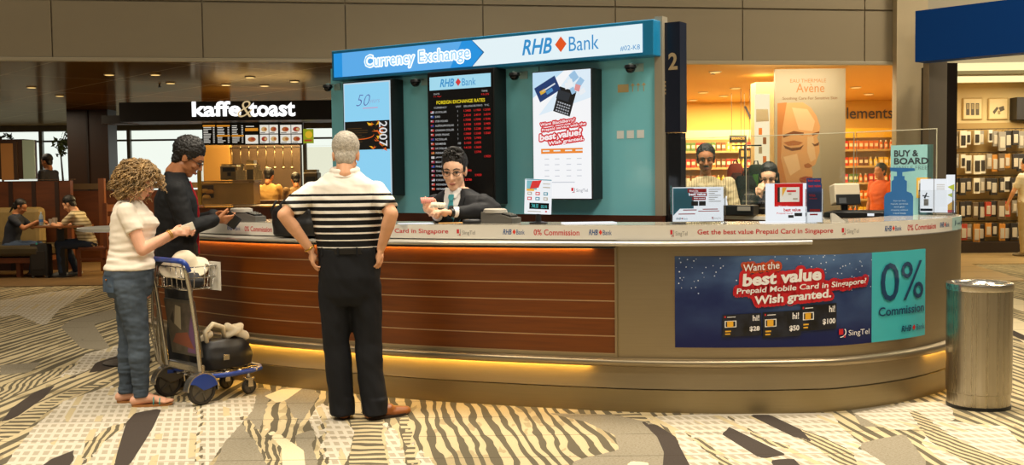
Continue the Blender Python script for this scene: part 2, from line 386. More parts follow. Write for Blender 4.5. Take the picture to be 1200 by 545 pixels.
    fa = g.op('MULTIPLY', g.op('GREATER_THAN', g.op('SINE', g.op('MULTIPLY', px_, 30)), .8), g.op('GREATER_THAN', g.noise((2, 2, 1), 1, 1, 11), .5))
    pc = g.mix(fa, g.mix(pk, WH, g.mix(g.noise((3, 1, 1), 1, 2, 4), lin('#aba18d'), lin('#9a907b'))), CR)
    gc = g.mix(g.op('GREATER_THAN', fine, .55), GR, lin('#7a705c'))
    for nm, c in (('hatch', hc), ('grey', gc), ('cream', lin('#d8c9a6')), ('plaid', pc), ('band', g.mix(g.op('GREATER_THAN', g.op('SINE', g.op('MULTIPLY_ADD', g.op('ADD', g.x, g.op('MULTIPLY', g.y, .25)), 135, g.op('MULTIPLY', g.noise((3, 2, 1), 1, 3, 6), 16))), .05), CR, OL)), ('leaf', g.mix(fine, lin('#473e38'), LF))):
        col = g.mix(g.op('GREATER_THAN', g.op('ADD', g.attr(nm), g.op('MULTIPLY', jag, 0 if nm in ('leaf', 'cream') else 1)), 0), col, c)
    seam = g.op('LESS_THAN', g.op('FRACT', g.op('DIVIDE', g.op('ADD', g.y, .18), .50)), .018)
    col = g.mix(g.op('MULTIPLY', seam, g.op('MULTIPLY', g.op('GREATER_THAN', g.noise((.8, 3, 1), 1, 2, 2), .45), .75)), col, lin('#3a3226'))
    col = g.mix(g.op('MULTIPLY', g.op('SUBTRACT', g.noise((90, 90, 1), 1, 2, 1), .35), .35), col, lin('#5c5138'))
    g.bump(g.noise((160, 300, 1), 1, 2), .35, .006)
    me.materials.append(g.out(col)); return struct(link('floor', me))
carpet()
def slabf(name, x0, y0, x1, y1, z, th, m):
    q = MB(); q.box(((x0 + x1) / 2, (y0 + y1) / 2, z - th / 2), (x1 - x0, y1 - y0, th)); return struct(q.build(name, m))
# cafe floor of dull brown stone, shop floor of pale stone
g = NG('stone_floor', .35, .4); tl = g.op('MAXIMUM', g.op('LESS_THAN', g.op('FRACT', g.op('DIVIDE', g.x, .6)), .015), g.op('LESS_THAN', g.op('FRACT', g.op('DIVIDE', g.y, .6)), .015))
STONE = g.out(g.mix(tl, g.mix(g.noise((2, 2, 1), 1, 4), lin('#6d5434'), lin('#856a45')), lin('#4a3a26')))
g = NG('shop_stone', .3, .4); tl = g.op('LESS_THAN', g.op('FRACT', g.op('DIVIDE', g.y, .9)), .03)
PALE = g.out(g.mix(tl, g.mix(g.noise((2, 2, 1), 1, 4), lin('#b59a6a'), lin('#a58a5c')), lin('#4a3a22')))
def fan(name, pts, z, m):
    q = MB(); q.prism([V((a, b, z - .03)) for a, b in pts], (0, 0, .03)); return struct(q.build(name, m))
fan('floor_cafe', [(-22, 15.2), (-5.2, 15.9), (1.6, 15.9), (1.6, 29), (-22, 29)], .012, STONE)
fan('floor_shop', [(1.9, 14.6), (7.2, 14.9), (7.6, 17.6), (16, 17.6), (16, 27), (1.9, 27)], .012, PALE)
slabf('floor_concourse', -22, -6, 22, 2.5, 0, .06, mat('carpet_plain', '#9a8661', .95, var=.3, vscale=3))
for x0, x1 in ((-22, -9.5), (9.5, 22)): slabf('floor_concourse', x0, 2.5, x1, 21, -.001, .06, MATS['carpet_plain'])

# ------------------------------------------------------------------ bulkhead wall over the shop fronts, with its panel joints
A = V((-6.05, 12.6, 0)); B_ = V((5.25, 14.4, 0)); BD = (B_ - A).normalized(); BN = V((BD.y, -BD.x, 0))
rotb = math.atan2(BD.y, BD.x)
g = NG('bulkhead_panel', .45, .4); WALLM = g.out(g.mix(g.noise((.5, .5, 2), 1, 3), lin('#9a8c72'), lin('#a3957a')))
q = MB(); L0 = -9.0; L1 = (B_ - A).length + .02; zb, zj = 2.985, 3.70
def bpt(u, off, z): return A + BD * u + BN * off + V((0, 0, z))
joints = sorted({round(((onplane(px, 40, A, BN)) - A).dot(BD), 3) for px in (61, 237.5, 405, 566, 721, 870, 1013)})
step = (joints[-1] - joints[0]) / (len(joints) - 1); joints = [joints[0] - step * k for k in range(5, 0, -1)] + joints
edges = [L0] + joints + [L1]
for z0, z1 in ((zb + .045, zj - .012), (zj + .012, 4.62), (4.645, 5.6), (5.625, 6.6)):
    for u0, u1 in zip(edges, edges[1:]):
        c = bpt((u0 + u1) / 2, -.01, (z0 + z1) / 2); q.box(c, (u1 - u0 - .016, .03, z1 - z0), rotb)
q.box(bpt((L0 + L1) / 2, -.14, 4.8), (L1 - L0, .22, 3.6), rotb)
w = struct(q.build('wall_back', [WALLM]))
q = MB(); q.box(bpt((L0 + L1) / 2, .0, zb + .016), (L1 - L0, .06, .05), rotb, .008); struct(q.build('trim_1', mat('bulkhead_edge', '#b5a98e', .4)))
# ------------------------------------------------------------------ cafe ceiling: polished bronze panels; shop ceiling: pale
g = NG('bronze_ceiling', .22, .03)
u = g.op('ADD', g.op('MULTIPLY', g.x, .75), g.op('MULTIPLY', g.y, .66)); v = g.op('SUBTRACT', g.op('MULTIPLY', g.x, .66), g.op('MULTIPLY', g.y, .75))
jl = g.op('MAXIMUM', g.op('LESS_THAN', g.op('FRACT', g.op('DIVIDE', u, 1.5)), .012), g.op('LESS_THAN', g.op('FRACT', g.op('DIVIDE', v, 2.6)), .008))
BRONZE = g.out(g.mix(jl, g.mix(g.noise((1, 1, 1), .6, 3), lin('#5e4522'), lin('#70542c')), lin('#b9a684')))
nt = BRONZE.node_tree; df = nt.nodes.new('ShaderNodeBsdfDiffuse'); gl = nt.nodes.new('ShaderNodeBsdfGlossy'); mx = nt.nodes.new('ShaderNodeMixShader'); gl.inputs['Roughness'].default_value = .16; gl.inputs[0].default_value = lin('#c8b89a'); mx.inputs[0].default_value = .2
nt.links.new(g.b.inputs['Base Color'].links[0].from_socket, df.inputs[0]); nt.links.new(df.outputs[0], mx.inputs[1]); nt.links.new(gl.outputs[0], mx.inputs[2]); nt.links.new(mx.outputs[0], nt.nodes['Material Output'].inputs[0])
ct = fan('ceiling_cafe', [(-22, 10.3), (A.x, A.y + .1), (1.6, 13.95), (1.6, 29), (-22, 29)], 3.06, BRONZE)
SHOPCEIL = mat('shop_ceiling', '#d8a95c', .6)
fan('ceiling_shop', [(1.9, 14.0), (5.6, 14.5), (8.3, 20.9), (8.3, 27), (1.9, 27)], 3.05, SHOPCEIL)
DARKWOOD = mat('dark_wood', '#3a2010', .45, var=.25, vscale=3, stretch=(1, 1, 8))
def wallbox(name, c, size, m, rot=0):
    q = MB(); q.box(c, size, rot); return struct(q.build(name, m))
wallbox('wall_partition', (1.75, 21.4, 1.55), (.28, 15.0, 3.1), mat('plaster_dark', '#6e5a40', .8))
# far cafe wall with the bright windows
WD = 28.0; X0, X1 = -21.5, 1.6
LOWW = mat('cafe_wall', '#4d3a26', .7)
wallbox('wall_cafe_far', ((X0 + X1) / 2, WD + .1, .62), (X1 - X0, .2, 1.24), LOWW)
wallbox('wall_cafe_far', ((X0 + X1) / 2, WD + .1, 3.05), (X1 - X0, .2, .35), mat('cafe_wall_top', '#8f8a7c', .7))
SKYW = glow('daylight_pane', '#e9f0e6', 1.1)
fm = mat('window_frame', '#7c7a70', .5)
xs = [X0 + 2.3 * k for k in range(11)]
for i, (xa, xb) in enumerate(zip(xs, xs[1:])):
    q = MB(); q.box(((xa + xb) / 2, WD + .12, 2.06), (xb - xa, .02, 1.64)); wn = struct(q.build('window_%d' % (i + 1), SKYW))
    q = MB()
    q.box((xa, WD + .04, 2.06), (.09, .12, 1.64)); q.box(((xa + xb) / 2, WD + .04, 1.26), (xb - xa, .12, .06)); q.box(((xa + xb) / 2, WD + .06, 2.62), (xb - xa, .05, .05))
    q.build('window_frame', fm, wn)
wallbox('wall_cafe_left', (-21.6, 21, 1.55), (.2, 14, 3.1), LOWW)
# brown column block between the cafe seats and the coffee bar
def pxbox(name, px0, px1, d, z0, z1, depth, m, rot=0, bevel=0.0, st=True, py=200):
    a = atd(px0, py, d).x; b = atd(px1, py, d).x
    q = MB(); q.box(((a + b) / 2, d + depth / 2, (z0 + z1) / 2), (b - a, depth, z1 - z0), rot, bevel); o = q.build(name, m)
    return struct(o) if st else o
pxbox('wall_pillar', 80, 128, 22, 0, 3.05, .5, mat('pillar_brown', '#35200f', .4, var=.15, vscale=2))
pxbox('trim_2', 102.5, 104.5, 21.97, 0, 3.05, .02, mat('pillar_seam', '#221308', .5))
# ------------------------------------------------------------------ right-hand shop front: pilaster, posts
PLAST = mat('plaster_cream', '#c2b08d', .6, var=.06, vscale=3)
pc = pxbox('wall_pilaster', 1050, 1086, 14.2, 0, 7, .16, PLAST)
pxbox('wall_upper_right', 1086, 1300, 15.0, 2.9, 7, .3, mat('plaster_grey', '#b0a894', .6))
BRZ = mat('bronze_frame', '#2a2119', .4, .6)
STEELC = mat('steel_column', '#7d7466', .4, .25)
pxbox('wall_post', 1083, 1088, 13.9, 0, 2.9, .12, BRZ); pxbox('wall_column', 1088, 1109, 13.7, 0, 2.95, .2, STEELC); pxbox('wall_post', 1109, 1121, 13.9, 0, 2.95, .15, BRZ)
# shop interiors: back wall, right shop shell
YEL = mat('shop_wall_yellow', '#e2b95e', .7)
wallbox('wall_shop_back', (5.15, 22.1, 1.55), (6.6, .2, 3.1), YEL)
wallbox('wall_shop_side', (7.02, 17.5, 1.55), (.12, 6.6, 3.1), mat('shop_wall_cream', '#d9bd85', .7), -math.atan2(2.45, 6.1))
wallbox('wall_shop_side', (8.28, 21.4, 1.55), (.12, 1.6, 3.1), MATS['shop_wall_cream'])
CRW = mat('shop_wall_pale', '#dcc48c', .7)
wallbox('wall_rack_back', (11.7, 20.6, 1.6), (7.0, .2, 3.3), CRW)
fan('ceiling_rack', [(6.9, 17.0), (15, 17.0), (15, 20.7), (8.1, 20.7)], 3.25, mat('rack_ceiling', '#f3e3b5', .7))
wallbox('wall_rack_dark', (12.0, 20.35, 2.72), (4.9, .3, .42), mat('dark_panel', '#1d1712', .5))

# ------------------------------------------------------------------ lamps of the place, with some added fill lamps
def lamp(name, loc, size, power, col=(1, .86, .66), rot=(0, 0, 0), sy=None, spread=None):
    l = bpy.data.lights.new(name, 'AREA'); l.energy = power; l.color = col; l.size = size
    if sy: l.shape = 'RECTANGLE'; l.size_y = sy
    if spread: l.spread = R(spread)
    o = bpy.data.objects.new(name, l); COL.objects.link(o); o.location = loc; o.rotation_euler = rot; return o
lamp('concourse_ceiling_and_fill_light', (-4.2, 4.5, 6.8), 2.2, 285, (1, .88, .70), spread=105); lamp('concourse_ceiling_and_fill_light', (3.5, 4.2, 6.8), 2.2, 430, (1, .88, .70)); lamp('concourse_ceiling_and_fill_light', (0, 9.2, 6.6), 2.0, 210, (1, .88, .70), spread=105); lamp('concourse_ceiling_and_fill_light', (-7, 11, 6.6), 1.6, 22, (1, .88, .70)); lamp('concourse_ceiling_and_fill_light', (7, 11.5, 6.6), 1.6, 240, (1, .85, .62)); lamp('concourse_ceiling_and_fill_light', (0, -1, 6.8), 2.2, 300, (1, .9, .74))
lamp('concourse_ceiling_and_fill_light', (2.7, 7.3, 6.7), 1.4, 120, (1, .88, .70), spread=80); lamp('shop_ceiling_light', (3.6, 16.6, 3.0), 2.4, 190, (1, .80, .46)); lamp('shop_ceiling_light', (4.6, 20.0, 3.0), 2.6, 330, (1, .80, .46)); lamp('poster_fill_light', (3.9, 14.3, 2.9), 1.6, 16, (1, .86, .60), (R(50), 0, 0), .3); lamp('shop_ceiling_light', (9.6, 18.6, 3.15), 2.0, 150, (1, .86, .60)); lamp('coffee_bar_light', (-4.2, 17.9, 3.0), 1.6, 300, (1, .70, .32)); lamp('coffee_bar_light', (-4.4, 20.0, 2.9), 1.2, 260, (1, .72, .34)); lamp('seating_light', (-8, 16.4, 3.0), 1.6, 75, (1, .78, .52)); lamp('seating_light', (-10, 20.5, 3.0), 1.6, 40, (1, .84, .62))  # first lamp and tilted lamp are added, to brighten shop staff and face poster
wd = bpy.data.worlds.new('world'); scene.world = wd; wd.use_nodes = True
wd.node_tree.nodes['Background'].inputs[0].default_value = (1, .88, .70, 1); wd.node_tree.nodes['Background'].inputs[1].default_value = .16
vs = scene.view_settings; vs.view_transform = 'Standard'; vs.look = 'None'; vs.exposure = 0; vs.gamma = 1; vs.use_curve_mapping = False
# round downlights in the two ceilings
DL = glow('downlight_lens', '#f2c878', 1.3)
def downlight(px, py, z, label, grp, r=.07, m=DL):
    p = atz(px, py, z)
    o = thing('ceiling_downlight', label, 'ceiling light', (p.x, p.y, z), 0, grp)
    q = MB(); q.cyl((0, 0, -.012), (0, 0, 0.0), r * 1.25, r * 1.25, 20); q.build('trim_ring', mat('downlight_ring', '#c9b48c', .4), o)
    q = MB(); q.cyl((0, 0, -.016), (0, 0, -.011), r, r, 20); q.build('lens', m, o)
for i, (px, py) in enumerate(((128, 87), (182, 87), (37, 102), (200, 97), (293, 90), (310, 100), (345, 95), (70, 112), (265, 99))):
    downlight(px, py, 3.03, ORD[i].capitalize() + ' downlight counted along the bronze cafe ceiling' if 0 else ['small lit downlight nearest the bulkhead in the cafe ceiling, above the brown column', 'lit downlight in the cafe ceiling, above the left end of the black coffee sign', 'faint downlight in the cafe ceiling at the far left, nearest the frame edge', 'downlight in the cafe ceiling just left of the sign lettering', 'downlight in the cafe ceiling above the middle of the coffee sign lettering', 'downlight in the cafe ceiling right over the ampersand of the sign', 'downlight in the cafe ceiling above the right end of the lettering', 'deepest downlight at the left of the cafe ceiling', 'downlight in the cafe ceiling above the first letters of the sign'][i], 'downlights in the cafe ceiling', .06)
for i, (px, py) in enumerate(((838, 84), (862, 103), (824, 108), (848, 112), (812, 117), (880, 121), (1003, 102), (1018, 110), (1034, 118))):
    downlight(px, py, 3.02, ['downlight nearest the shopfront, left of the dark ceiling sprinkler', 'bright downlight above the white lightbox totem, second row', 'bright downlight left of centre in the yellow shop ceiling', 'downlight in the middle of the yellow shop ceiling, third row', 'deepest downlight at the left of the yellow shop ceiling', 'downlight right behind the top of the lightbox totem', 'downlight just right of the big face poster, nearest the front', 'downlight right of the big face poster, middle of three', 'downlight right of the big face poster, deepest of three'][i], 'downlights in the yellow shop ceiling', .075)

q = MB(); q.box((-11.8, 21.6, .14), (6.4, 4.2, .28)); struct(q.build('floor_raised', STONE))
# ------------------------------------------------------------------ the exchange counter: an island with a long curved front
CTRL = [(-3.05, 9.62), (-3.12, 9.22), (-2.90, 8.88), (-2.55, 8.56), (-1.95, 8.06), (-1.31, 7.70), (-.66, 7.38), (0, 7.145), (.66, 6.945), (1.10, 6.86), (1.49, 6.825), (1.85, 6.83), (2.16, 6.88), (2.68, 7.16), (3.11, 7.56), (3.36, 7.98), (3.30, 8.38), (2.75, 8.85), (1.95, 9.45), (.6, 10.55), (-.9, 11.1), (-2.1, 10.9), (-2.75, 10.25)]
def closed_spline(c, per=14):
    n = len(c); out = []
    for i in range(n):
        p = [V((*c[(i + k) % n], 0)) for k in (-1, 0, 1, 2)]
        for j in range(per):
            t = j / per
            out.append(.5 * (2 * p[1] + (p[2] - p[0]) * t + (2 * p[0] - 5 * p[1] + 4 * p[2] - p[3]) * t * t + (3 * p[1] - p[0] - 3 * p[2] + p[3]) * t ** 3))
    for _ in range(3): out = [(out[i - 1] + out[i] * 2 + out[(i + 1) % len(out)]) / 4 for i in range(len(out))]
    return out
CURVE = closed_spline(CTRL); NCV = len(CURVE)
TAN = [(CURVE[(i + 1) % NCV] - CURVE[i - 1]).normalized() for i in range(NCV)]
NOR = [V((t.y, -t.x, 0)) for t in TAN]
ARC = [0.0]
for i in range(1, NCV): ARC.append(ARC[-1] + (CURVE[i] - CURVE[i - 1]).length)
ARCN = np.array(ARC); CX = np.array([p.x for p in CURVE]); CY = np.array([p.y for p in CURVE]); NX = np.array([p.x for p in NOR]); NY = np.array([p.y for p in NOR])
def cpt(s, off=0.0, z=0.0):
    n = V((np.interp(s, ARCN, NX), np.interp(s, ARCN, NY), 0)).normalized()
    return V((np.interp(s, ARCN, CX) + n.x * off, np.interp(s, ARCN, CY) + n.y * off, z))
S_END = ARC[CTRL.index((3.30, 8.38)) * 14]
def s_at(px, off, z):
    """arc position on the front whose point at this offset and height sits on a sight line"""
    ss = np.linspace(0, S_END * .96, 900); xs = np.array([proj(cpt(s, off, z))[0] for s in ss]); i = int(np.argmin(abs(xs - px))); return float(ss[i])
def strip(mb, s0, s1, prof, step=.06, cap=True):
    """sweep a closed (offset, z) profile along the front"""
    n = max(2, int(abs(s1 - s0) / step)); rs = []
    for i in range(n + 1):
        s = s0 + (s1 - s0) * i / n; rs.append([cpt(s, o(s) if callable(o) else o, z) for o, z in prof])
    mb.rings(rs, cap)
def ringsweep(mb, prof):
    mb.rings([[CURVE[i] + NOR[i] * o + V((0, 0, z)) for o, z in prof] for i in range(NCV)], closed=True)

def brushed(name, col, rough, axis=(1, 1, 60), var=.1):
    g = NG(name, rough, .5); g.b.inputs['Metallic'].default_value = .88; c = lin(col)
    n = g.noise(axis, 3, 3); g.b.inputs['Anisotropic'].default_value = .4
    g.set(g.b, 'Roughness', g.op('MULTIPLY_ADD', n, .16, rough - .08))
    return g.out(g.mix(n, [x * (1 - var) for x in c[:3]] + [1], [min(1, x * (1 + var)) for x in c[:3]] + [1]))
STEEL = brushed('brushed_steel', '#a4957a', .36); KICK = brushed('brushed_steel_kick', '#9c8c6e', .45); KICK.node_tree.nodes['Principled BSDF'].inputs['Metallic'].default_value = .3
STEEL_D = brushed('brushed_steel_dark', '#9a8a68', .42)
g = NG('teak_cladding', .38, .45); gr = g.noise((3, 3, 60), 1, 5); WOOD = g.out(g.mix(gr, lin('#522404'), lin('#7c4008')))
WHITE_LAM = mat('white_laminate', '#d9d4c8', .35); GREYEDGE = mat('grey_edge', '#8e8a82', .35, .5); BLACK = mat('black_plastic', '#131313', .4)
S_SPLIT = s_at(724, 0, .7); S_LEDGE = s_at(953, .03, 1.11); ZT = 1.222; ZF = 1.128
FO = lambda s: -.05 + .05 * min(1, max(0, (s - S_SPLIT + .6) / 1.2))          # fascia offset: set back on the left
counter = thing('exchange_counter', 'long curved money changing counter with wood cladding at left and brushed steel at right', 'counter', (0, 0, 0))
q = MB(); ringsweep(q, [(-.10, 0), (.0, 0), (.0, .148), (-.10, .148)]); q.build('plinth', STEEL_D, counter, 30)
q = MB(); ringsweep(q, [(-.12, .153), (-.012, .153), (-.012, .305), (-.12, .305)]); q.build('kick_panel', KICK, counter, 30)
q = MB(); ringsweep(q, [(-.12, .308), (.055, .308), (.065, .318), (.065, .345), (.055, .355), (-.12, .355)]); q.build('foot_rail', STEEL, counter, 50)
LEDW = glow('led_warm', '#ffc454', 38); LEDO = glow('led_orange', '#ffd080', 30)
for px0, px1 in ((236, 690), (1090, 1131)):
    q = MB(); strip(q, s_at(px0, .03, .3), s_at(px1, .03, .3), [(.002, .3035), (.018, .3035), (.018, .3078), (.002, .3078)]); q.build('led_strip', LEDW, counter)
# cladding
q = MB(); strip(q, 0.0, S_SPLIT, [(-.10, .355), (-.0005, .355), (-.0005, 1.085), (-.10, 1.085)]); q.build('wood_core', mat('groove_brass', '#c2a47c', .45, .5), counter, 40)
wood = None
rows = [.382 + (1.075 - .382) * i / 6 for i in range(7)]
for z0, z1 in zip(rows, rows[1:]):
    q = MB(); strip(q, 0.0, S_SPLIT - .014, [(-.05, z0 + .0035), (.0, z0 + .0035), (.002, z0 + .005), (.002, z1 - .005), (.0, z1 - .0035), (-.05, z1 - .0035)])
    q.build('wood_board', WOOD, counter, 40)
q = MB(); strip(q, 0.0, S_SPLIT, [(-.03, .356), (.008, .356), (.008, .38), (-.03, .38)]); q.build('bottom_trim', STEEL, counter, 40)
q = MB(); strip(q, S_SPLIT - .014, S_SPLIT, [(-.03, .356), (.010, .356), (.010, 1.085), (-.03, 1.085)]); q.build('side_trim', STEEL, counter, 40)
q = MB(); strip(q, S_SPLIT, S_END, [(-.10, .355), (.0, .355), (.0, 1.127), (-.10, 1.127)]); q.build('steel_cladding', STEEL, counter, 40)
q = MB(); strip(q, S_SPLIT + .002, S_SPLIT + .010, [(-.01, .36), (.0015, .36), (.0015, 1.10), (-.01, 1.10)]); q.build('joint_trim', STEEL_D, counter, 40)
# bag ledge with its orange light line
LO = lambda s: .055 + (.055 if s < S_SPLIT - .5 else .055 * max(0, 1 - (s - S_SPLIT + .5) / (S_LEDGE - S_SPLIT + .5))) - .03 * max(0, (s - S_SPLIT) / (S_LEDGE - S_SPLIT))
q = MB(); strip(q, 0.0, S_LEDGE, [(-.12, 1.092), (lambda s: LO(s) - .008, 1.092), (LO, 1.10), (LO, 1.112), (lambda s: LO(s) - .008, 1.120), (-.12, 1.120)]); q.build('bag_ledge', mat('ledge_steel', '#c3bdb0', .3, .55), counter, 50)
q = MB(); strip(q, 0.0, S_SPLIT - .01, [(-.08, 1.078), (lambda s: LO(s) - .014, 1.078), (lambda s: LO(s) - .014, 1.092), (-.08, 1.092)]); q.build('ledge_shadow_strip', BLACK, counter, 50)  # solid black strip stands in for the shadow under the ledge
q = MB(); strip(q, s_at(190, 0, 1.07), S_SPLIT - .16, [(.006, 1.0735), (.020, 1.0735), (.020, 1.0778), (.006, 1.0778)]); q.build('led_strip', LEDO, counter)
# printed fascia and counter top
q = MB(); strip(q, 0.0, S_END, [(lambda s: FO(s) - .02, ZF), (FO, ZF), (FO, ZT), (lambda s: FO(s) - .02, ZT)]); fascia = q.build('fascia', WHITE_LAM, counter, 40)
q = MB(); strip(q, S_SPLIT, S_END, [(-.02, ZF - .007), (.004, ZF - .007), (.004, ZF), (-.02, ZF)]); q.build('fascia_edge', GREYEDGE, counter, 40)
g = NG('counter_top', .12, .6); TOP = g.out(g.mix(g.noise((4, 4, 4), 1, 4), lin('#8c8678'), lin('#9c968a')))
q = MB(); strip(q, 0.0, S_END, [(lambda s: FO(s) - .46, ZT - .03), (lambda s: FO(s) - .005, ZT - .03), (lambda s: FO(s) - .005, ZT + .003), (lambda s: FO(s) - .46, ZT + .003)]); q.build('counter_top', TOP, counter, 40)
q = MB(); strip(q, 0.0, S_END, [(-.50, .02), (-.44, .02), (-.44, ZT - .03), (-.50, ZT - .03)]); q.build('inner_panel', mat('inner_wood', '#5a2c0c', .5, var=.2, vscale=4), counter, 40)
# back counter on the right, with a white front edge
bk = [V(p) for p in ((3.22, 7.86, 0), (2.60, 8.33, 0), (1.84, 8.96, 0), (1.18, 9.52, 0))]
def bkstrip(name, z0, z1, t0, t1, m):
    q = MB()
    for a, b in zip(bk, bk[1:]):
        d = (b - a).normalized(); n = V((d.y, -d.x, 0)); n = n if n.y > 0 else -n
        q.prism([a + n * t0 + V((0, 0, z0)), b + n * t0 + V((0, 0, z0)), b + n * t1 + V((0, 0, z0)), a + n * t1 + V((0, 0, z0))], (0, 0, z1 - z0))
    return q.build(name, m, counter)
bkstrip('back_counter_front', .02, 1.17, .0, .03, mat('inner_wood', '#5a2c0c')); bkstrip('back_counter_edge', 1.17, 1.197, -.02, .30, WHITE_LAM); bkstrip('back_counter_top', 1.197, 1.202, .02, .30, mat('counter_tan', '#a08a62', .3))
# printing on the fascia, letter by letter along the curve
RED = mat('print_red', '#c0202a', .5); BLUE = mat('print_blue', '#1d4a86', .5); GREYP = mat('print_grey', '#8a8780', .5); DIA = mat('print_diamond', '#d8331e', .5)
def fmap(u, v, off): return cpt(u, FO(u) + off, v)
ZB = ZF + .027; HT = .040
def span(px0, px1): return s_at(px0, -.02, 1.17), s_at(px1, -.02, 1.17)
for px0, px1, body in ((283, 315, '0% Commission'), (624, 679, '0% Commission'), (1060, 1093, '0% Commission'), (817, 974, 'Get the best value Prepaid Card in Singapore'), (372, 524, 'Get the best value Prepaid Card in Singapore')):
    a, b = span(px0, px1); q = Flat(fmap, .05); q.text(body, a, ZB, b - a, HT, .0012, 0, .012); q.build('fascia_slogan', RED, fascia)
for px0, px1 in ((262, 278), (322, 340), (588, 613), (689, 716), (1034, 1053), (1098, 1109)):
    a, b = span(px0, px1); q = Flat(fmap, .05); q.rhb(a, ZB + .004, b - a, HT * .9, 0, 1, .0012); q.build('fascia_bank_logo', [BLUE, DIA], fascia)
for px0, px1 in ((534, 555), (785, 806), (984, 1004)):
    a, b = span(px0, px1); q = Flat(fmap, .05); q.singtel(a, ZB - .006, b - a, HT * 1.1, 0, 1, .0012); q.build('fascia_telecom_logo', [GREYP, RED], fascia)
a = s_at(1112, -.02, 1.17)
q = Flat(fmap, .03); q.rect(a, ZF + .001, a + .42, ZT - .001, .002); LB = q.build('corner_sticker', mat('sticker_aqua', '#a8cbc8', .4), fascia)
q = Flat(fmap, .03); q.disc(a + .075, ZB + .03, .012, .004, ry=.016); q.poly([(a + .05, ZB), (a + .10, ZB + .022), (a + .06, ZB + .018)], .004); q.rect(a + .12, ZB + .012, a + .22, ZB + .020, .004); q.rect(a + .25, ZB + .004, a + .34, ZB + .030, .004); q.build('sticker_print', mat('sticker_navy', '#27576e', .5), LB)

# ------------------------------------------------------------------ the curved advertising panel on the steel
zl0 = lambda px, py, off=.006: None
def zfor(px, py, off=.006):
    s = s_at(px, off, .8); p = cpt(s, off); r = ray(px, py); t = V((p.x, p.y)).length / V((r.x, r.y)).length; return CAM_H + r.z * t
sa, sb, sc_ = s_at(791, .006, .75), s_at(1022, .006, .75), s_at(1084, .006, .75)
zt, zb_ = zfor(870, 300), zfor(870, 407.5)
sa, sb, sc_ = sa, sb, sc_
ad = thing('advertising_panel', 'blue prepaid card advertisement with a turquoise 0% end, on the steel counter front', 'advertisement')
def amap(u, v, off): return cpt(u, .006 + off, v)
g = NG('ad_blue', .3, .4)
st = g.nt.nodes.new('ShaderNodeTexVoronoi'); st.inputs['Scale'].default_value = 34; g.set(st, 0, g.co)
stars = g.op('MULTIPLY', g.op('LESS_THAN', st.outputs['Distance'], .14), g.op('GREATER_THAN', g.op('ADD', g.z, g.op('MULTIPLY', g.noise((3, 3, 3), 2, 3), .25)), zb_ + .50))
neb = g.op('MULTIPLY', g.op('POWER', g.noise((1.2, 1.2, 2.2), 2, 4), 2.2), g.op('MULTIPLY', g.op('SUBTRACT', g.z, zb_ + .02), 3.2))
ADB = g.out(g.mix(stars, g.mix(neb, lin('#04124a'), lin('#5f7fa8')), lin('#d5dcea')))
q = MB(); strip(q, sa, sb, [(-.001, zb_), (.006, zb_), (.006, zt), (-.001, zt)]); q.build('blue_board', ADB, ad, 40)
AQ = mat('ad_aqua', '#3fb0b8', .3); NV = mat('ad_navy', '#10395c', .4); AW = mat('ad_white', '#e8e4e0', .4); AR = mat('ad_red', '#c01822', .4); ABK = mat('ad_black', '#0d1018', .35); AG = mat('ad_gold', '#e0a72c', .35); AOR = mat('ad_orange', '#c4481e', .4)
q = MB(); strip(q, sb, sc_, [(-.001, zb_), (.006, zb_), (.006, zt), (-.001, zt)]); aq = q.build('aqua_board', AQ, ad, 40)
def su(px): return s_at(px, .006, .75)
def zv(px, py):
    return zfor(px, py)
def aspan(px0, px1): return su(px0), su(px1)
q = Flat(amap, .04)                                            # slogan: red haze behind white letters
def slogan(body, px0, px1, py, py2, bold, pad, m_bg):
    a, b = aspan(px0, px1); v0 = zv(px0, py); v1 = zv(px1, py2); ang = math.atan2(v1 - v0, b - a); hh = zv(px0, py - 1) - v0
    return a, b, v0, ang
for body, px0, px1, py0, py1, hpx, bold, mbg in (('Want the', 872, 913, 318.5, 314.5, 8.5, .01, 5), ('best value', 870, 963, 336, 328, 15, .04, 1), ('Prepaid Mobile Card in Singapore?', 863, 1014, 346.5, 333.5, 8.5, .018, 1), ('Wish granted.', 885, 973, 360, 351, 13, .03, 1)):
    a, b = aspan(px0, px1); v0, v1 = zv(px0, py0), zv(px1, py1); ang = math.atan2(v1 - v0, b - a); h = hpx * 6.86 / 1250
    pad = .022; c, sn = math.cos(ang), math.sin(ang); L = math.hypot(b - a, v1 - v0)
    pts = []
    for x, y in ((-pad, -pad), (L + pad, -pad), (L + pad * 1.4, h * .5), (L + pad, h + pad), (-pad, h + pad), (-pad * 1.4, h * .5)): pts.append((a + x * c - y * sn, v0 + x * sn + y * c))
    q.halo(body, a, v0, L, h, .017 if mbg == 5 else .024, .0068 if mbg == 5 else .0072, mbg, bold, .12, ang)
    q.text(body, a, v0, L, h, .0095, 0, bold, .12, ang)
q.build('slogan', [AW, AR, ABK, AG, NV, AOR], ad)
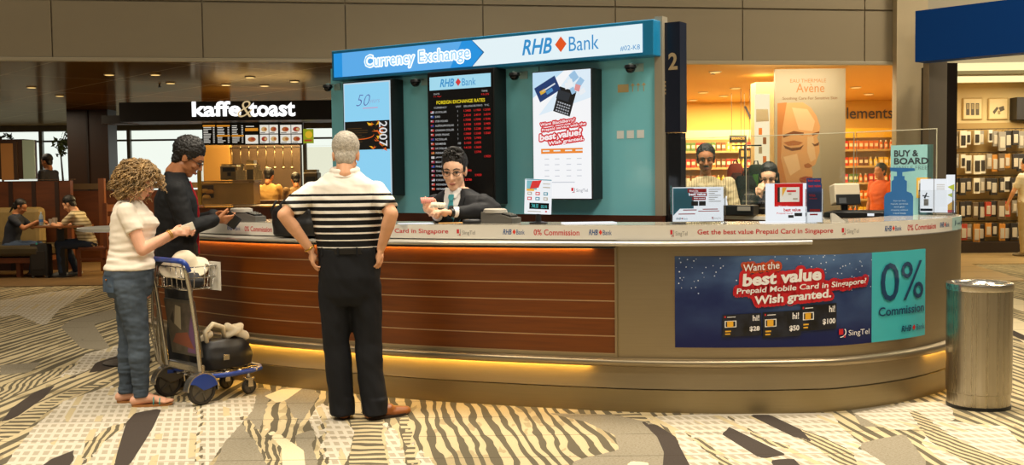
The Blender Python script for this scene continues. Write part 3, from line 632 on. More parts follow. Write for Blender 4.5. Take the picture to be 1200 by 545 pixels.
for (x0, y0, x1, y1, tl, val) in ((847, 369, 892, 395, 2, '28'), (893, 366, 938, 396, 2, '50'), (938, 358, 980, 388, 4, '100')):
    a, b = aspan(x0, x1); v0, v1 = zv(x0, y1), zv(x0, y0); tilt = .05
    cm = lambda u, v, off, a=a, v0=v0: amap(u, v + (u - a) * tilt, off)
    q = Flat(cm, .04); q.rect(a, v0, b, v1, .0085, 0); card = q.build('sim_card_picture', mat('card_face', '#151822', .3, var=.9, vscale=14), ad)
    q = Flat(cm, .04); w_ = b - a; h = v1 - v0
    q.rect(a + w_ * .06, v0 + h * .42, a + w_ * .36, v0 + h * .72, .0095, 1); q.rect(a + w_ * .085, v0 + h * .455, a + w_ * .335, v0 + h * .685, .0100, 0); q.rect(a + w_ * .12, v0 + h * .44, a + w_ * .28, v0 + h * .70, .0105, 2)
    q.build('chip_picture', [ABK, AW, AG, AR], card); q = Flat(cm, .04); q.text('hi!', a + w_ * .78, v0 + h * .66, w_ * .17, h * .26, .0105, 1, .02); q.build('card_greeting', [ABK, AW, AG, AR], card); q = Flat(cm, .04); q.text('$' + val, a + w_ * (.60 if len(val) > 2 else .70), v0 + h * .18, w_ * (.36 if len(val) > 2 else .26), h * .24, .0105, 1, .03)
    q.build('card_price', [ABK, AW, AG, AR], card); q = Flat(cm, .04); q.rect(a + w_ * .07, v0 + h * .22, a + w_ * .22, v0 + h * .28, .0105, 2); q.rect(a + w_ * .07, v0 + h * .10, a + w_ * .20, v0 + h * .16, .0105, 2); q.build('card_print', [ABK, AW, AG, AR], card); q = Flat(cm, .04); q.rect(a + w_ * .05, v0 + h * .86, a + w_ * .09, v0 + h * .94, .0105, 3); q.rect(a + w_ * .12, v0 + h * .87, a + w_ * .34, v0 + h * .90, .0105, 1)
    q.build('card_corner_mark', [ABK, AW, AG, AR], card)
q = Flat(amap, .04); a, b = aspan(983, 1018); q.singtel(a, zv(983, 396), b - a, .058, 0, 1, .0075); 
q.build('telecom_logo', [AW, AR], ad)
q = Flat(amap, .03); a, b = aspan(1031, 1081); q.text('0%', a, zv(1031, 354), b - a, .255, .0075, 0, .0); a, b = aspan(1029, 1082); q.text('Commission', a, zv(1030, 371), b - a, .060, .0075, 0, .015)
q.build('offer_lettering', NV, aq); q = Flat(amap, .03); a, b = aspan(1056, 1083); q.rhb(a, zv(1056, 389), b - a, .040, 0, 1, .0075); q.build('offer_bank_logo', [NV, AR], aq)

# ------------------------------------------------------------------ stainless litter bin
bn = thing('litter_bin', 'round brushed stainless steel litter bin standing beside the counter end', 'bin', (3.07, 6.985, 0))
q = MB(); q.lathe([(.0, .018), (.185, .018), (.195, .022), (.195, .10), (.203, .104), (.203, .775), (.195, .778), (.0, .778)], n=64)
g = NG('bin_steel', .24, .5); g.b.inputs['Metallic'].default_value = .95
ang = g.op('ARCTAN2', g.y, g.x); cmb = g.nt.nodes.new('ShaderNodeCombineXYZ'); g.set(cmb, 0, ang); nz = g.nt.nodes.new('ShaderNodeTexNoise'); nz.inputs['Scale'].default_value = 9; nz.inputs['Detail'].default_value = 4; g.set(nz, 0, cmb.outputs[0])
g.set(g.b, 'Roughness', g.op('MULTIPLY_ADD', nz.outputs['Fac'], .3, .14)); BIN = g.out(g.mix(nz.outputs['Fac'], lin('#9a8f7c'), lin('#c4baa6')))
q.build('shell', BIN, bn, 40)
q = MB(); q.lathe([(.19, .0), (.2, .0), (.2, .02), (.19, .02)], n=48); q.build('base_ring', BLACK, bn, 40)
q = MB(); q.lathe([(.195, .772), (.209, .772), (.211, .782), (.209, .815), (.20, .821), (.168, .821), (.145, .805), (.10, .745), (.10, .70), (.195, .74)], n=64); rm = q.build('rim', mat('bin_rim', '#cfc8ba', .16, .95), bn, 40)
q = MB(); q.cyl((0, 0, .69), (0, 0, .70), .12, .12, 32); q.build('opening', BLACK, bn)
# ------------------------------------------------------------------ the sign wall standing in the island
WL, WR = V((-1.66, 9.79, 0)), V((1.075, 8.0, 0)); WT = (WR - WL).normalized(); WN = V((WT.y, -WT.x, 0))      # WN faces the hall
if WN.y > 0: WN = -WN
WROT = math.atan2(WT.y, WT.x); WLEN = (WR - WL).length
def wq(px, py, off=0.0):
    p = onplane(px, py, WL + WN * off, WN); return (p - WL).dot(WT), p.z
def wloc(u, off, z): return V((u, -off, z))                    # in the wall's own frame: x along, -y towards the hall
def wthing(name, label, cat): return thing(name, label, cat, WL, WROT)
wall = wthing('sign_stand', 'teal glass display wall under the blue lightbox, standing behind the counter', 'display wall')
uR = wq(773, 150)[0]; uL = wq(389, 150)[0]; ztop = wq(766, 70)[1]; zbot = 1.245
def wbox(name, u0, u1, z0, z1, o0, o1, m, parent, bev=0.0, smooth=None):
    q = MB(); q.box(((u0 + u1) / 2, -(o0 + o1) / 2, (z0 + z1) / 2), (u1 - u0, o1 - o0, z1 - z0), 0, bev); return q.build(name, m, parent, smooth)
g = NG('teal_glass', .10, .5); TEAL = g.out(g.mix(g.noise((.6, .6, .6), 1, 2), lin('#7cd0de'), lin('#88dae6'))); g.b.inputs['Coat Weight'].default_value = .3
wbox('glass_panel', uL, uR - .03, zbot, 2.55, -.06, 0, TEAL, wall)
for f in (.36, .68):
    u = uL + (uR - uL) * f; wbox('panel_joint', u - .003, u + .003, zbot, 2.5, 0, .002, mat('joint_dark', '#1f4a4c', .4), wall)
wbox('wood_base', uL - .02, uR + .03, 0.0, zbot, -.08, .02, mat('base_wood', '#4a2410', .45, var=.25, vscale=4, stretch=(1, 1, 10)), wall)
wbox('end_post', uR - .03, uR + .035, zbot, 2.72, -.07, .02, mat('post_beige', '#b0a690', .4, .4), wall)
# blue lightbox
def line_z(p0, p1, off):
    (u0, z0), (u1, z1) = wq(*p0, off), wq(*p1, off); return (z0 + z1) / 2, u0, u1
OB = .14
zt_, u0, u1 = line_z((388, 60.5), (765.5, 21.5), OB); zb2, _, _ = line_z((388, 92), (765, 68), OB)
box = wthing('lightbox_sign', 'long blue and white lightbox reading Currency Exchange on top of the teal wall', 'sign')
SB = mat('sign_blue', '#0f78a8', .4)
wbox('casing', u0, u1, zb2, zt_, -.06, OB - .004, SB, box, .006)
def bmap(u, v, off): return wloc(u, OB + off, v)
H_ = zt_ - zb2
g = NG('lightbox_left', .4, .3); uu = g.op('DIVIDE', g.x, u1)
GL = glow('light_blue', '#5db0f0', .92); GLM = glow('light_midblue', '#1f98e8', .9); GW = glow('light_white', '#e4f3f8', .98)
ul = wq(400, 75, OB)[0]; ux = wq(553, 60, OB)[0]; uxx = wq(566, 60, OB)[0]; ur_ = wq(753, 45, OB)[0]
q = Flat(bmap); e = H_ * .10
q.rect(u0 + .03, zb2 + e, ux, zt_ - e, .001, 0); q.rect(u0 + .03, zb2 + e, u0 + .13, zt_ - e, .0014, 1); q.poly([(ux - .22, zb2 + e), (ux, zb2 + e), (uxx, (zt_ + zb2) / 2), (ux, zt_ - e), (ux - .1, zt_ - e)], .0018, 1)
q.poly([(ux + .005, zb2 + e), (ur_, zb2 + e), (ur_, zt_ - e), (ux + .005, zt_ - e), (uxx + .012, (zt_ + zb2) / 2)], .001, 2)
q.build('lit_face', [GL, GLM, GW], box)
q = Flat(bmap); a = wq(428, 70, OB)[0]; b = wq(551, 70, OB)[0]
q.halo('Currency Exchange', a, zb2 + H_ * .235, b - a, H_ * .50, .011, .004, 0, .012, 0, 0); q.text('Currency Exchange', a, zb2 + H_ * .235, b - a, H_ * .50, .0055, 1, .0)
q.build('exchange_lettering', [glow('letter_glow', '#f4fbff', 1.15), glow('letter_skyblue', '#9ad4fa', .95)], box)
LBL = mat('logo_blue', '#1a6fb4', .4); LOR = mat('logo_orange', '#ef5a22', .4)
LBLg = glow('logo_blue_lit', '#2f97d8', .85); LORg = glow('logo_orange_lit', '#f0581c', .85)
q = Flat(bmap); a = wq(612, 50, OB)[0]; b = wq(702, 50, OB)[0]; q.rhb(a, zb2 + H_ * .30, b - a, H_ * .46, 0, 1, .003); a = wq(727, 50, OB)[0]; b = wq(750, 50, OB)[0]; q.text('#02-K8', a, zb2 + H_ * .18, b - a, H_ * .15, .003, 0, 0); q.build('bank_logo', [LBLg, LORg], box)
# navy end board with its beige numeral
nb = wthing('navy_end_board', 'tall dark navy board with a beige numeral at the right end of the display wall', 'sign board')
n0, n1 = wq(775.5, 120, -.02)[0], wq(797, 120, -.02)[0]; zn1 = wq(786, 26, -.02)[1]; zn0 = wq(786, 155, -.02)[1]
wbox('board', n0, n1, zn0, zn1, -.14, -.02, mat('board_navy', '#0c1426', .3), nb); wbox('glossy_base', n0, n1, 0.0, zn0 - .005, -.12, -.03, mat('board_black_gloss', '#14161a', .08), nb)
nm_ = lambda u, v, off: wloc(u, -.02 + off, v)
q = Flat(nm_); w_ = n1 - n0; q.text('2', n0 + w_ * .38, wq(786, 82, -.02)[1], w_ * .5, wq(786, 62, -.02)[1] - wq(786, 82, -.02)[1], .003, 0, .03)
for k in range(4): q.rect(n0, 2.23 - k * .028, n0 + .035, 2.245 - k * .028, .002, 0)
q.build('numeral', mat('numeral_beige', '#a4906c', .5), nb)

# ------------------------------------------------------------------ three screens hung on the wall
def screen(name, label, c, off, depth, side):
    (ua, za), (ub, zb3), (uc, zc), (ud, zd) = [wq(*p, off) for p in c]                    # tl, tr, br, bl
    x0 = (ua + ud) / 2; x1 = (ub + uc) / 2; z1 = (za + zb3) / 2; z0 = (zc + zd) / 2
    o = wthing(name, label, 'screen'); wbox('housing', x0 - side, x1 + side, z0 - side, z1 + side, .005, off - .004, BLACK, o, .006)
    return o, x0, x1, z0, z1
sA, x0, x1, z0, z1 = screen('advert_screen', 'left wall screen with a pale blue anniversary page and a black 2007 picture', ((403, 97), (457, 95), (459.5, 226), (404, 230)), .17, .1, .012)
def smap(off): return lambda u, v, o: wloc(u, off + o, v)
W_, Hh = x1 - x0, z1 - z0
q = Flat(smap(.17)); q.rect(x0, z0, x1, z1, -.002, 0); q.build('screen_frame', glow('frame_white', '#cfe6f2', .8), sA)
q = Flat(smap(.17)); q.rect(x0 + .012, z0 + .012, x1 - .012, z1 - .012, .001, 0); q.rect(x0 + .012, z0 + Hh * .40, x1 - .012, z0 + Hh * .655, .002, 1); q.build('display', [glow('screen_paleblue', '#8fd4f5', .95), glow('screen_black', '#0b0806', .6)], sA)
q = Flat(smap(.17)); rr = random.Random(3)
FL = [(.58, .63), (.72, .64), (.66, .58), (.78, .55), (.70, .50), (.82, .44), (.62, .43), (.88, .41), (.80, .60)]
for i, (a, b) in enumerate(FL):
    for k in range(3): q.poly([(x0 + W_ * (a + rr.uniform(-.08, .08)), z0 + Hh * (b + rr.uniform(-.03, .02))) for _ in range(3)], .003 + .0002 * i, 0 if k % 2 else 1)
for k in range(7): q.rect(x0 + W_ * .07, z0 + Hh * (.47 + .02 * k), x0 + W_ * (.35 + .2 * rr.random()), z0 + Hh * (.474 + .02 * k), .0025, 2)
arc = [(x0 + W_ * (.35 + .30 * math.cos(t)), z0 + Hh * (.53 + .04 * math.sin(t))) for t in [math.pi * (1 + i / 12) for i in range(13)]]; q.poly(arc + [(u, v + .008) for u, v in arc[::-1]], .004, 1)
q.text('2007', x0 + W_ * .76, z0 + Hh * .645, Hh * .22, W_ * .17, .005, 3, .01, 0, -math.pi / 2)
q.build('dark_picture', [glow('flame_yellow', '#f5b822', .9), glow('flame_orange', '#e0601a', .9), glow('dark_brown_line', '#6a4a20', .7), glow('text_white', '#e6e6e6', .9)], sA)
q = Flat(smap(.17)); q.text('50', x0 + W_ * .28, z0 + Hh * .79, W_ * .30, Hh * .10, .003, 0, -.02, .35); q.text('years', x0 + W_ * .56, z0 + Hh * .80, W_ * .22, Hh * .04, .003, 1, -.015, .3); q.rect(x0 + W_ * .42, z0 + Hh * .765, x0 + W_ * .74, z0 + Hh * .773, .003, 2); q.build('anniversary_logo', [glow('logo_violet', '#5a62b0', .8), glow('logo_lilac', '#9a9ac8', .9), glow('logo_pink', '#d0a0c4', .9)], sA)
# rates board
sB, x0, x1, z0, z1 = screen('rates_board', 'black foreign exchange rates board behind the suited clerk', ((501, 85.5), (577, 80), (580, 237), (503, 240)), .19, .12, .006)
W_, Hh = x1 - x0, z1 - z0; SM = smap(.19)
GREYT = glow('led_grey', '#c9c9c9', .8); GRED = glow('led_red', '#e02222', .95); GYEL = glow('led_yellow', '#f0d820', .95)
q = Flat(SM); q.rect(x0 + .008, z0 + .008, x1 - .008, z1 - .008, .0005, 0); q.build('panel', mat('board_glossblack', '#0b0a0a', .15), sB)
q = Flat(SM); q.rect(x0 + W_ * .035, z0 + Hh * .865, x1 - W_ * .03, z0 + Hh * .965, .002, 0); hd_ = q.build('header_strip', glow('header_paleblue', '#a5dcf0', .95), sB)
q = Flat(SM); q.rhb(x0 + W_ * .20, z0 + Hh * .885, W_ * .55, Hh * .06, 0, 1, .004); q.build('header_logo', [LBLg, glow('logo_red_lit', '#e03a3a', .85)], hd_)
q = Flat(SM); q.text('FOREIGN EXCHANGE RATES', x0 + W_ * .14, z0 + Hh * .757, W_ * .74, Hh * .026, .002, 2, .012)
q.build('board_heading', [GREYT, GRED, GYEL], sB); q = Flat(SM); q.text('DATE', x0 + W_ * .10, z0 + Hh * .830, W_ * .09, Hh * .012, .002, 0); q.text('11 Apr', x0 + W_ * .10, z0 + Hh * .810, W_ * .12, Hh * .012, .002, 1); q.build('date_reading', [GREYT, GRED], sB); q = Flat(SM); q.text('TIME', x0 + W_ * .83, z0 + Hh * .830, W_ * .09, Hh * .012, .002, 0); q.text('15:25', x0 + W_ * .83, z0 + Hh * .806, W_ * .11, Hh * .013, .002, 1)
for t, a, w_ in (('CURRENCY', .10, .20), ('UNIT', .44, .08), ('SELLING', .56, .14), ('BUYING', .71, .13), ('T/C', .87, .07)): q.build('time_reading', [GREYT, GRED], sB) if t == 'CURRENCY' else None; q = Flat(SM); q.text(t, x0 + W_ * a, z0 + Hh * .725, W_ * w_, Hh * .013, .002, 0); q.build('column_heading', [GREYT], sB)
names = ['US DOLLAR', 'EURO', 'STER POUND', 'AUSTRALIAN DOLLAR', 'CANADIAN DOLLAR', 'SWISS FRANC', 'NZ DOLLAR', 'RENMINBI', 'HK DOLLAR', 'INDIAN RUPEE', 'JAPANESE YEN', 'MALAYSIAN RINGGIT', 'PHILIPPINE PESO', 'THAI BAHT', 'N TAIWAN DOLLAR', 'KOREAN WON', 'INDONESIAN RUPIAH', 'VIETNAMESE DONG']
pal = ['#c0c4d0', '#2a4a9a', '#b83a48', '#2a3a80', '#c03a3a', '#c03028', '#2a3f90', '#c8401c', '#c03030', '#c08040', '#d8d0d0', '#b04050', '#3050a0', '#a05068', '#b03038', '#c8c8d0', '#c84038', '#c84020']
fl = [GREYT, GRED, GYEL] + [glow('flag%d' % i, c, .8) for i, c in enumerate(pal)]
for i, nm in enumerate(names):
    q = Flat(SM); v = z0 + Hh * (.690 - .0345 * i); h = Hh * .0145
    q.rect(x0 + W_ * .045, v - h * .1, x0 + W_ * .095, v + h * 1.1, .002, 3 + i); q.rect(x0 + W_ * .045, v + h * .45, x0 + W_ * .07, v + h * 1.1, .0025, 0 if i % 3 else 3 + (i + 5) % 18)
    q.text(nm, x0 + W_ * .115, v, W_ * min(.29, .020 * len(nm)), h, .002, 0, .004)
    q.text('1' if i not in (7, 8, 10) else '100', x0 + W_ * .465, v, None, h, .002, 0)
    if i < 9 or i in (13, 15): q.text('%.4f' % (1.24 + .173 * ((i * 7) % 11)), x0 + W_ * .56, v, W_ * .105, h * 1.1, .002, 1, .006)
    if i < 10 or i == 14: q.text('%.4f' % (1.19 + .173 * ((i * 7) % 11)), x0 + W_ * .715, v, W_ * .10, h * 1.1, .002, 1, .006)
    if i < 6 or i == 10: q.text('%.4f' % (1.21 + .173 * ((i * 7) % 11)), x0 + W_ * .86, v, W_ * .095, h * 1.1, .002, 1, .006)
    q.build('rate_row', fl, sB)
q = Flat(SM); q.text('PLEASE NOTE', x0 + W_ * .12, z0 + Hh * .045, W_ * .3, h, .002, 0); q.build('board_footer', [GREYT], sB)
q = Flat(SM); q.rect(x0 + W_ * .03, z0 + .012, x0 + W_ * .27, z0 + Hh * .035, .003, 0); q.build('small_sticker', glow('sticker_pinkwhite', '#e9dbe8', .7), sB)
# right-hand advert screen
sC, x0, x1, z0, z1 = screen('advert_screen', 'right wall screen with a white phone service advertisement', ((624, 88), (691.5, 78), (694, 232), (626, 233.5)), .17, .1, .008)
W_, Hh = x1 - x0, z1 - z0; SM = smap(.17)
g = NG('screen_white', .3, .2); t = g.op('DIVIDE', g.op('SUBTRACT', g.z, z0 + Hh * .55), Hh * .45)
q = Flat(SM); q.rect(x0, z0, x1, z1, .001, 0); q.poly([(x0, z0 + Hh * .8), (x0 + W_ * .55, z1), (x0, z1)], .0015, 1); q.poly([(x0 + W_ * .1, z0 + Hh * .66), (x1, z0 + Hh * .78), (x1, z1), (x0 + W_ * .7, z1)], .0013, 2); q.build('display', [glow('screen_white_lit', '#f3f4f6', 1.0), glow('screen_pale_sky', '#bcdcf2', 1.0), glow('screen_pale_sky2', '#dbeaf5', 1.0)], sC)
def rot2(pts, c, a): return [(c[0] + (u - c[0]) * math.cos(a) - (v - c[1]) * math.sin(a), c[1] + (u - c[0]) * math.sin(a) + (v - c[1]) * math.cos(a)) for u, v in pts]
def rr_(cx, cy, w, h, a): return rot2([(cx - w / 2, cy - h / 2), (cx + w / 2, cy - h / 2), (cx + w / 2, cy + h / 2), (cx - w / 2, cy + h / 2)], (cx, cy), a)
q = Flat(SM); cx, cy = x0 + W_ * .26, z0 + Hh * .865
q.poly(rr_(cx, cy, W_ * .40, Hh * .125, .45), .003, 0); q.poly(rr_(cx - W_ * .08, cy - Hh * .02, W_ * .1, Hh * .03, .45), .004, 2); q.poly(rr_(cx + W_ * .02, cy + Hh * .01, W_ * .26, Hh * .012, .45), .004, 1); q.poly(rr_(cx + .02, cy - Hh * .018, W_ * .12, Hh * .03, .45), .004, 3)
q.build('sim_card_picture', [glow('card_blue', '#1f3f78', .8), glow('card_white', '#dfe6ee', .9), glow('card_gold', '#e0b038', .9), glow('card_cyan', '#4f8fc8', .9)], sC)
q = Flat(SM); cx, cy = x0 + W_ * .56, z0 + Hh * .76; a_ = -.32
q.poly(rr_(cx, cy, W_ * .30, Hh * .20, a_), .003, 0); q.poly(rr_(cx - .012, cy + Hh * .045, W_ * .22, Hh * .07, a_), .004, 1)
for r_ in range(4):
    for c_ in range(6):
        d = V((-W_ * .10 + c_ * W_ * .04, -Hh * .085 + r_ * Hh * .022)); d2 = rot2([(cx + d.x, cy + d.y)], (cx, cy), a_)[0]; q.poly(rr_(d2[0], d2[1], W_ * .026, Hh * .011, a_), .004, 2)
for i, (a, b, w_, h_, an, m) in enumerate(((.72, .95, .12, .07, .6, 3), (.82, .90, .14, .05, .9, 3), (.66, .90, .08, .06, .2, 4), (.86, .83, .10, .04, .5, 4), (.78, .86, .09, .05, -.3, 5), (.70, .84, .07, .05, .4, 3), (.60, .88, .06, .05, .1, 4))): q.poly(rr_(x0 + W_ * a, z0 + Hh * b, W_ * w_, Hh * h_, an), .0035 + .0002 * i, m)
q.build('phone_picture', [glow('phone_black', '#101216', .8), glow('phone_screen', '#2a3038', .8), glow('phone_key', '#b8bcc4', .8), glow('paper_bluewhite', '#9cc4e4', .95), glow('paper_white', '#eef2f6', .95), glow('paper_rose', '#e89a9a', .9)], sC)
q = Flat(SM); GR_ = glow('slogan_red', '#d81f2a', .9); tl_ = .10
for body, a, b, w_, h_, bd in (('Want BlackBerry?', .14, .565, .60, .032, .02), ('Prepaid service with the', .16, .525, .76, .028, .02), ('best value?', .12, .455, .74, .055, .04), ('Wish granted.', .28, .415, .60, .036, .03)):
    u, v = x0 + W_ * a, z0 + Hh * b; L = W_ * w_; h2 = Hh * h_; q.halo(body, u, v, L, h2, .011, .004, 0, bd, .1, tl_); q.text(body, u, v, L, h2, .006, 1, bd, .1, tl_)
q.build('slogan', [GR_, glow('slogan_white', '#f6eaea', 1.0)], sC)
q = Flat(SM); q.rect(x0 + W_ * .14, z0 + Hh * .355, x1 - W_ * .14, z0 + Hh * .395, .004, 0)
for a in (.17, .36, .56, .74): q.rect(x0 + W_ * a, z0 + Hh * .372, x0 + W_ * (a + .12), z0 + Hh * .382, .005, 1)
for r_ in range(4):
    for a in (.20, .38, .58, .76): q.rect(x0 + W_ * a, z0 + Hh * (.31 - .045 * r_), x0 + W_ * (a + .08), z0 + Hh * (.316 - .045 * r_), .004, 2)
q.text('Please dial for call *1800', x0 + W_ * .30, z0 + Hh * .125, W_ * .42, Hh * .014, .004, 3) if 0 else q.rect(x0 + W_ * .30, z0 + Hh * .125, x0 + W_ * .72, z0 + Hh * .132, .004, 2)
q.singtel(x0 + W_ * .66, z0 + Hh * .045, W_ * .28, Hh * .04, 3, 4, .004); q.build('price_table', [glow('bar_orange', '#f08a30', .95), GW, glow('table_grey', '#c8ccd4', .95), glow('table_dark', '#8a8e98', .8), GR_], sC)
# ghostly pale pictograms on the glass, and painted light reflections
q = Flat(lambda u, v, o: wloc(u, o, v)); a, z = wq(724, 104); sx = wq(760, 104)[0] - a
q.rect(a, z - .03, a + sx * .36, z + .03, .002)
for k in range(3):
    u = a + sx * (.48 + .18 * k); q.rect(u, z - .03, u + .006, z + .02, .002); q.poly([(u - .015, z + .015), (u + .021, z + .015), (u + .003, z + .035)], .002)
a, z = wq(723, 158); 
q.build('direction_pictograms', mat('frosted_gold', '#c9b27c', .4), wall)
for k in range(3): q = Flat(lambda u, v, o: wloc(u, o, v)); q.rect(a + .085 * k, z - .03, a + .085 * k + .06, z + .03, .002); q.build('reflected_light_square', mat('reflection_white', '#e6ece8', .4), wall)  # white squares paint reflected lights onto the glass
# dome cameras on brackets
for i, (px, py, lab) in enumerate(((383, 101, 'black dome camera sticking out at the far left edge of the teal wall'), (486, 95, 'black dome camera between the pale blue screen and the rates board'), (602, 87, 'black dome camera between the rates board and the white phone advert'), (738, 78, 'black dome camera right of the white phone advert'))):
    u, z = wq(px, py, .12); o = thing('dome_camera', lab, 'security camera', WL + WT * u + WN * .11 + V((0, 0, z)), WROT, 'dome cameras under the lightbox')
    q = MB(); q.lathe([(.0, .012), (.042, .012), (.045, .0), (.045, -.012), (.0, -.012)], n=24); q.build('collar', mat('camera_black', '#15171a', .35), o, 40)
    q = MB(); q.lathe([(.038, -.012), (.036, -.025), (.026, -.040), (.012, -.047), (.0, -.048)], n=24); q.build('dome', mat('dome_smoke', '#08090b', .08), o, True)
    q = MB(); q.box((0, .05, .018), (.022, .12, .012)); q.box((0.02, .105, .0), (.075, .008, .06)); q.build('bracket', mat('bracket_pale', '#9fc0bc', .35), o)
# ------------------------------------------------------------------ things on the counter
ZC = ZT + .004
def onc(px, py, z=ZC): return atz(px, py, z)
ACR = glassmat('acrylic_clear', '#fbfcfc', .14)
PAPER = mat('paper_white', '#e6e2dc', .7); PRED = mat('print_red_flat', '#c8202a', .6); PNAVY = mat('print_navy', '#1f3f86', .6); PGREY = mat('print_palegrey', '#a9a6a0', .6); PSKY = mat('print_sky', '#3c8fb4', .6); PDK = mat('print_dark', '#1a1c22', .5); PYEL = mat('print_yellow', '#e2b13a', .6)
def facing(o, rz): o.rotation_euler = (0, 0, R(rz))
# keypads / card terminals
def terminal(label, px, py, rz, k=1.0):
    p = onc(px, py); o = thing('card_terminal', label, 'card terminal', p, R(rz), 'card terminals on the counter')
    q = MB(); q.prism([(-.055 * k, -.10 * k, 0), (-.055 * k, .10 * k, 0), (-.05 * k, .10 * k, .062 * k), (-.05 * k, -.02 * k, .050 * k), (-.055 * k, -.10 * k, .028 * k)], (.11 * k, 0, 0)); b = q.build('body', mat('terminal_grey', '#5d5a54', .45), o)
    q = MB(); q.slab([((0, .035 * k, .056 * k), .058 * k, .07 * k), ((0, .035 * k, .074 * k), .056 * k, .066 * k), ((0, .038 * k, .080 * k), .045 * k, .055 * k)]); q.build('cover', mat('terminal_pale', '#a8a296', .4), o, 40)
    q = MB(); q.box((0, -.055 * k, .043 * k), (.085 * k, .06 * k, .012 * k), Matrix.Rotation(R(15), 3, 'X')); kp = q.build('keypad', BLACK, o)
    for i in range(3):
        for j in range(3): q = MB(); q.box((-.026 * k + .026 * k * i, -.073 * k + .018 * k * j, .046 * k + .005 * k * j), (.018 * k, .011 * k, .006 * k)); q.build('key', mat('key_grey', '#8b8980', .5), kp)
    return o
terminal('grey card terminal on the left part of the counter, beyond the wallet', 289, 259.3, 70, 1.3)
terminal('grey card terminal beside the suited clerk, left of the tilted price display', 587, 261, 62, 1.25)
# customer display on a black foot
p = onc(631, 262); o = thing('customer_display', 'small white customer display panel on a black foot, standing before the teal wall', 'display', p, R(4))
q = MB(); q.lathe([(0, 0), (.062, 0), (.062, .008), (.02, .016), (.018, .09), (0, .09)], n=24); q.build('foot', BLACK, o, 40)
tm_ = Matrix.Rotation(R(-8), 3, 'X')
q = MB(); q.box((0, .0, .185), (.185, .022, .24), Matrix.Rotation(R(3), 3, 'Y') @ tm_, .004); q.build('panel', PAPER, o)
dm = lambda u, v, off: V((0, 0, .185)) + (Matrix.Rotation(R(3), 3, 'Y') @ tm_) @ V((u, -.011 - off, v))
q = Flat(dm); q.rect(-.088, .112, .088, .118, .0015, 2); q.rect(-.082, .045, -.012, .108, .001, 3); q.poly([(-.06, .05), (.0, .06), (.02, .112), (-.045, .104)], .0015, 0); q.rect(-.082, .035, -.03, .05, .002, 4)
for i in range(3):
    for j in range(2): q.rect(-.075 + .055 * i, .008 - .035 * j, -.045 + .055 * i, .030 - .035 * j, .001, [1, 0, 2][(i + j) % 3]); q.rect(-.070 + .055 * i, .014 - .035 * j, -.052 + .055 * i, .024 - .035 * j, .0016, 5)
q.rect(.03, .06, .08, .066, .001, 1); q.rect(.03, .085, .08, .09, .001, 1); q.build('printed_advert', [PRED, PGREY, PSKY, mat('print_cyan', '#6fb4d8', .6), PYEL, PAPER], o); q = Flat(dm); q.rect(-.07, -.107, .02, -.102, .001, 1); q.rect(.05, -.108, .062, -.098, .001, 0)
q.build('printed_footer', [PRED, PGREY], o)
q = Flat(dm); q.rect(-.06, -.088, .075, -.045, .0015, 0); w_ = q.build('readout_window', mat('readout_black', '#0a0d0e', .2), o)
q = Flat(dm); q.text('744.10', -.045, -.08, .045, .028, .003, 0); q.text('555.10', .02, -.08, .04, .02, .003, 0); q.build('readout', glow('vfd_cyan', '#4fd6d6', .9), w_)
# papers, pouch and folder in front of the clerk
def sheet(name, label, px, py, sx, sy, rz, m, z=ZC, cat='paper', th=.002):
    p = onc(px, py, z); q = MB(); q.box((0, 0, th / 2), (sx, sy, th)); o = q.build(name, m, None, None, (p.x, p.y, z), R(rz)); tag(o, label, cat); return o
sheet('paper_sheet', 'white sheet of paper lying flat on the counter left of the clerk', 487, 262, .24, .17, 12, PAPER)
sheet('paper_sheet', 'white papers lying on the counter right of the tilted price display', 690, 261.5, .36, .16, 6, PAPER, th=.006)
sheet('manila_envelope', 'thin yellow-brown envelope lying before the hands of the clerk', 528, 261.5, .17, .08, 8, mat('manila', '#b98b4a', .7), th=.004)
p = onc(553, 262); q = MB(); q.slab([((0, 0, 0), .062, .032), ((0, 0, .012), .068, .038), ((0, 0, .026), .064, .034), ((0, 0, .030), .05, .02)]); o = q.build('zip_pouch', mat('pouch_black', '#17171a', .5), None, True, p, R(10)); tag(o, 'small black pouch on the counter at the elbow of the clerk', 'pouch')
# soft black bag on the ledge
def soft_bag():
    s = s_at(351, .05, 1.12); s0, s1 = s_at(328, .0, 1.2), s_at(384, .0, 1.2); c = cpt((s0 + s1) / 2, .02, 1.124); t = np.interp((s0 + s1) / 2, ARCN, np.arange(NCV)); tg = TAN[int(t)]
    L = (s1 - s0) / 2 + .03; o = thing('black_bag', 'soft black travel bag standing on the counter ledge behind the man in the striped polo', 'bag', c, math.atan2(tg.y, tg.x))
    q = MB(); q.slab([((0, 0, 0.012), L * .96, .085), ((0, 0, .10), L, .10), ((-.01, 0, .20), L * .93, .085), ((-.0, 0, .27), L * .62, .06), ((.01, 0, .30), L * .38, .035)], 26, 3.2)
    b = remesh(q, 'body', mat('bag_black', '#121214', .5, bump=.3, bscale=40), o, .010, 4, .5, lambda p: .012 * noise.noise(V((p.x * 9, p.y * 9, p.z * 14))))
    b.data.transform(Matrix.Translation((0, 0, 0)))
    q = MB(); q.tube([(-.13, -.075, .17), (-.12, -.07, .24), (-.05, -.055, .31), (.05, -.05, .315), (.11, -.065, .24), (.12, -.075, .17)], .011, 8); q.build('handle', mat('bag_strap', '#0d0d0e', .6), o, True)
    q = MB(); q.tube([(-L * .6, .0, .262), (0, 0, .305), (L * .6, 0, .262)], .006, 8); q.build('zip', mat('zip_grey', '#4b4b4d', .4, .6), o, True)
    q = MB(); q.tube([(-L * .95, -.02, .12), (-L * 1.02, -.03, .2), (-L * .8, -.03, .27)], .009, 8); q.build('side_strap', MATS['bag_strap'], o, True)
soft_bag()
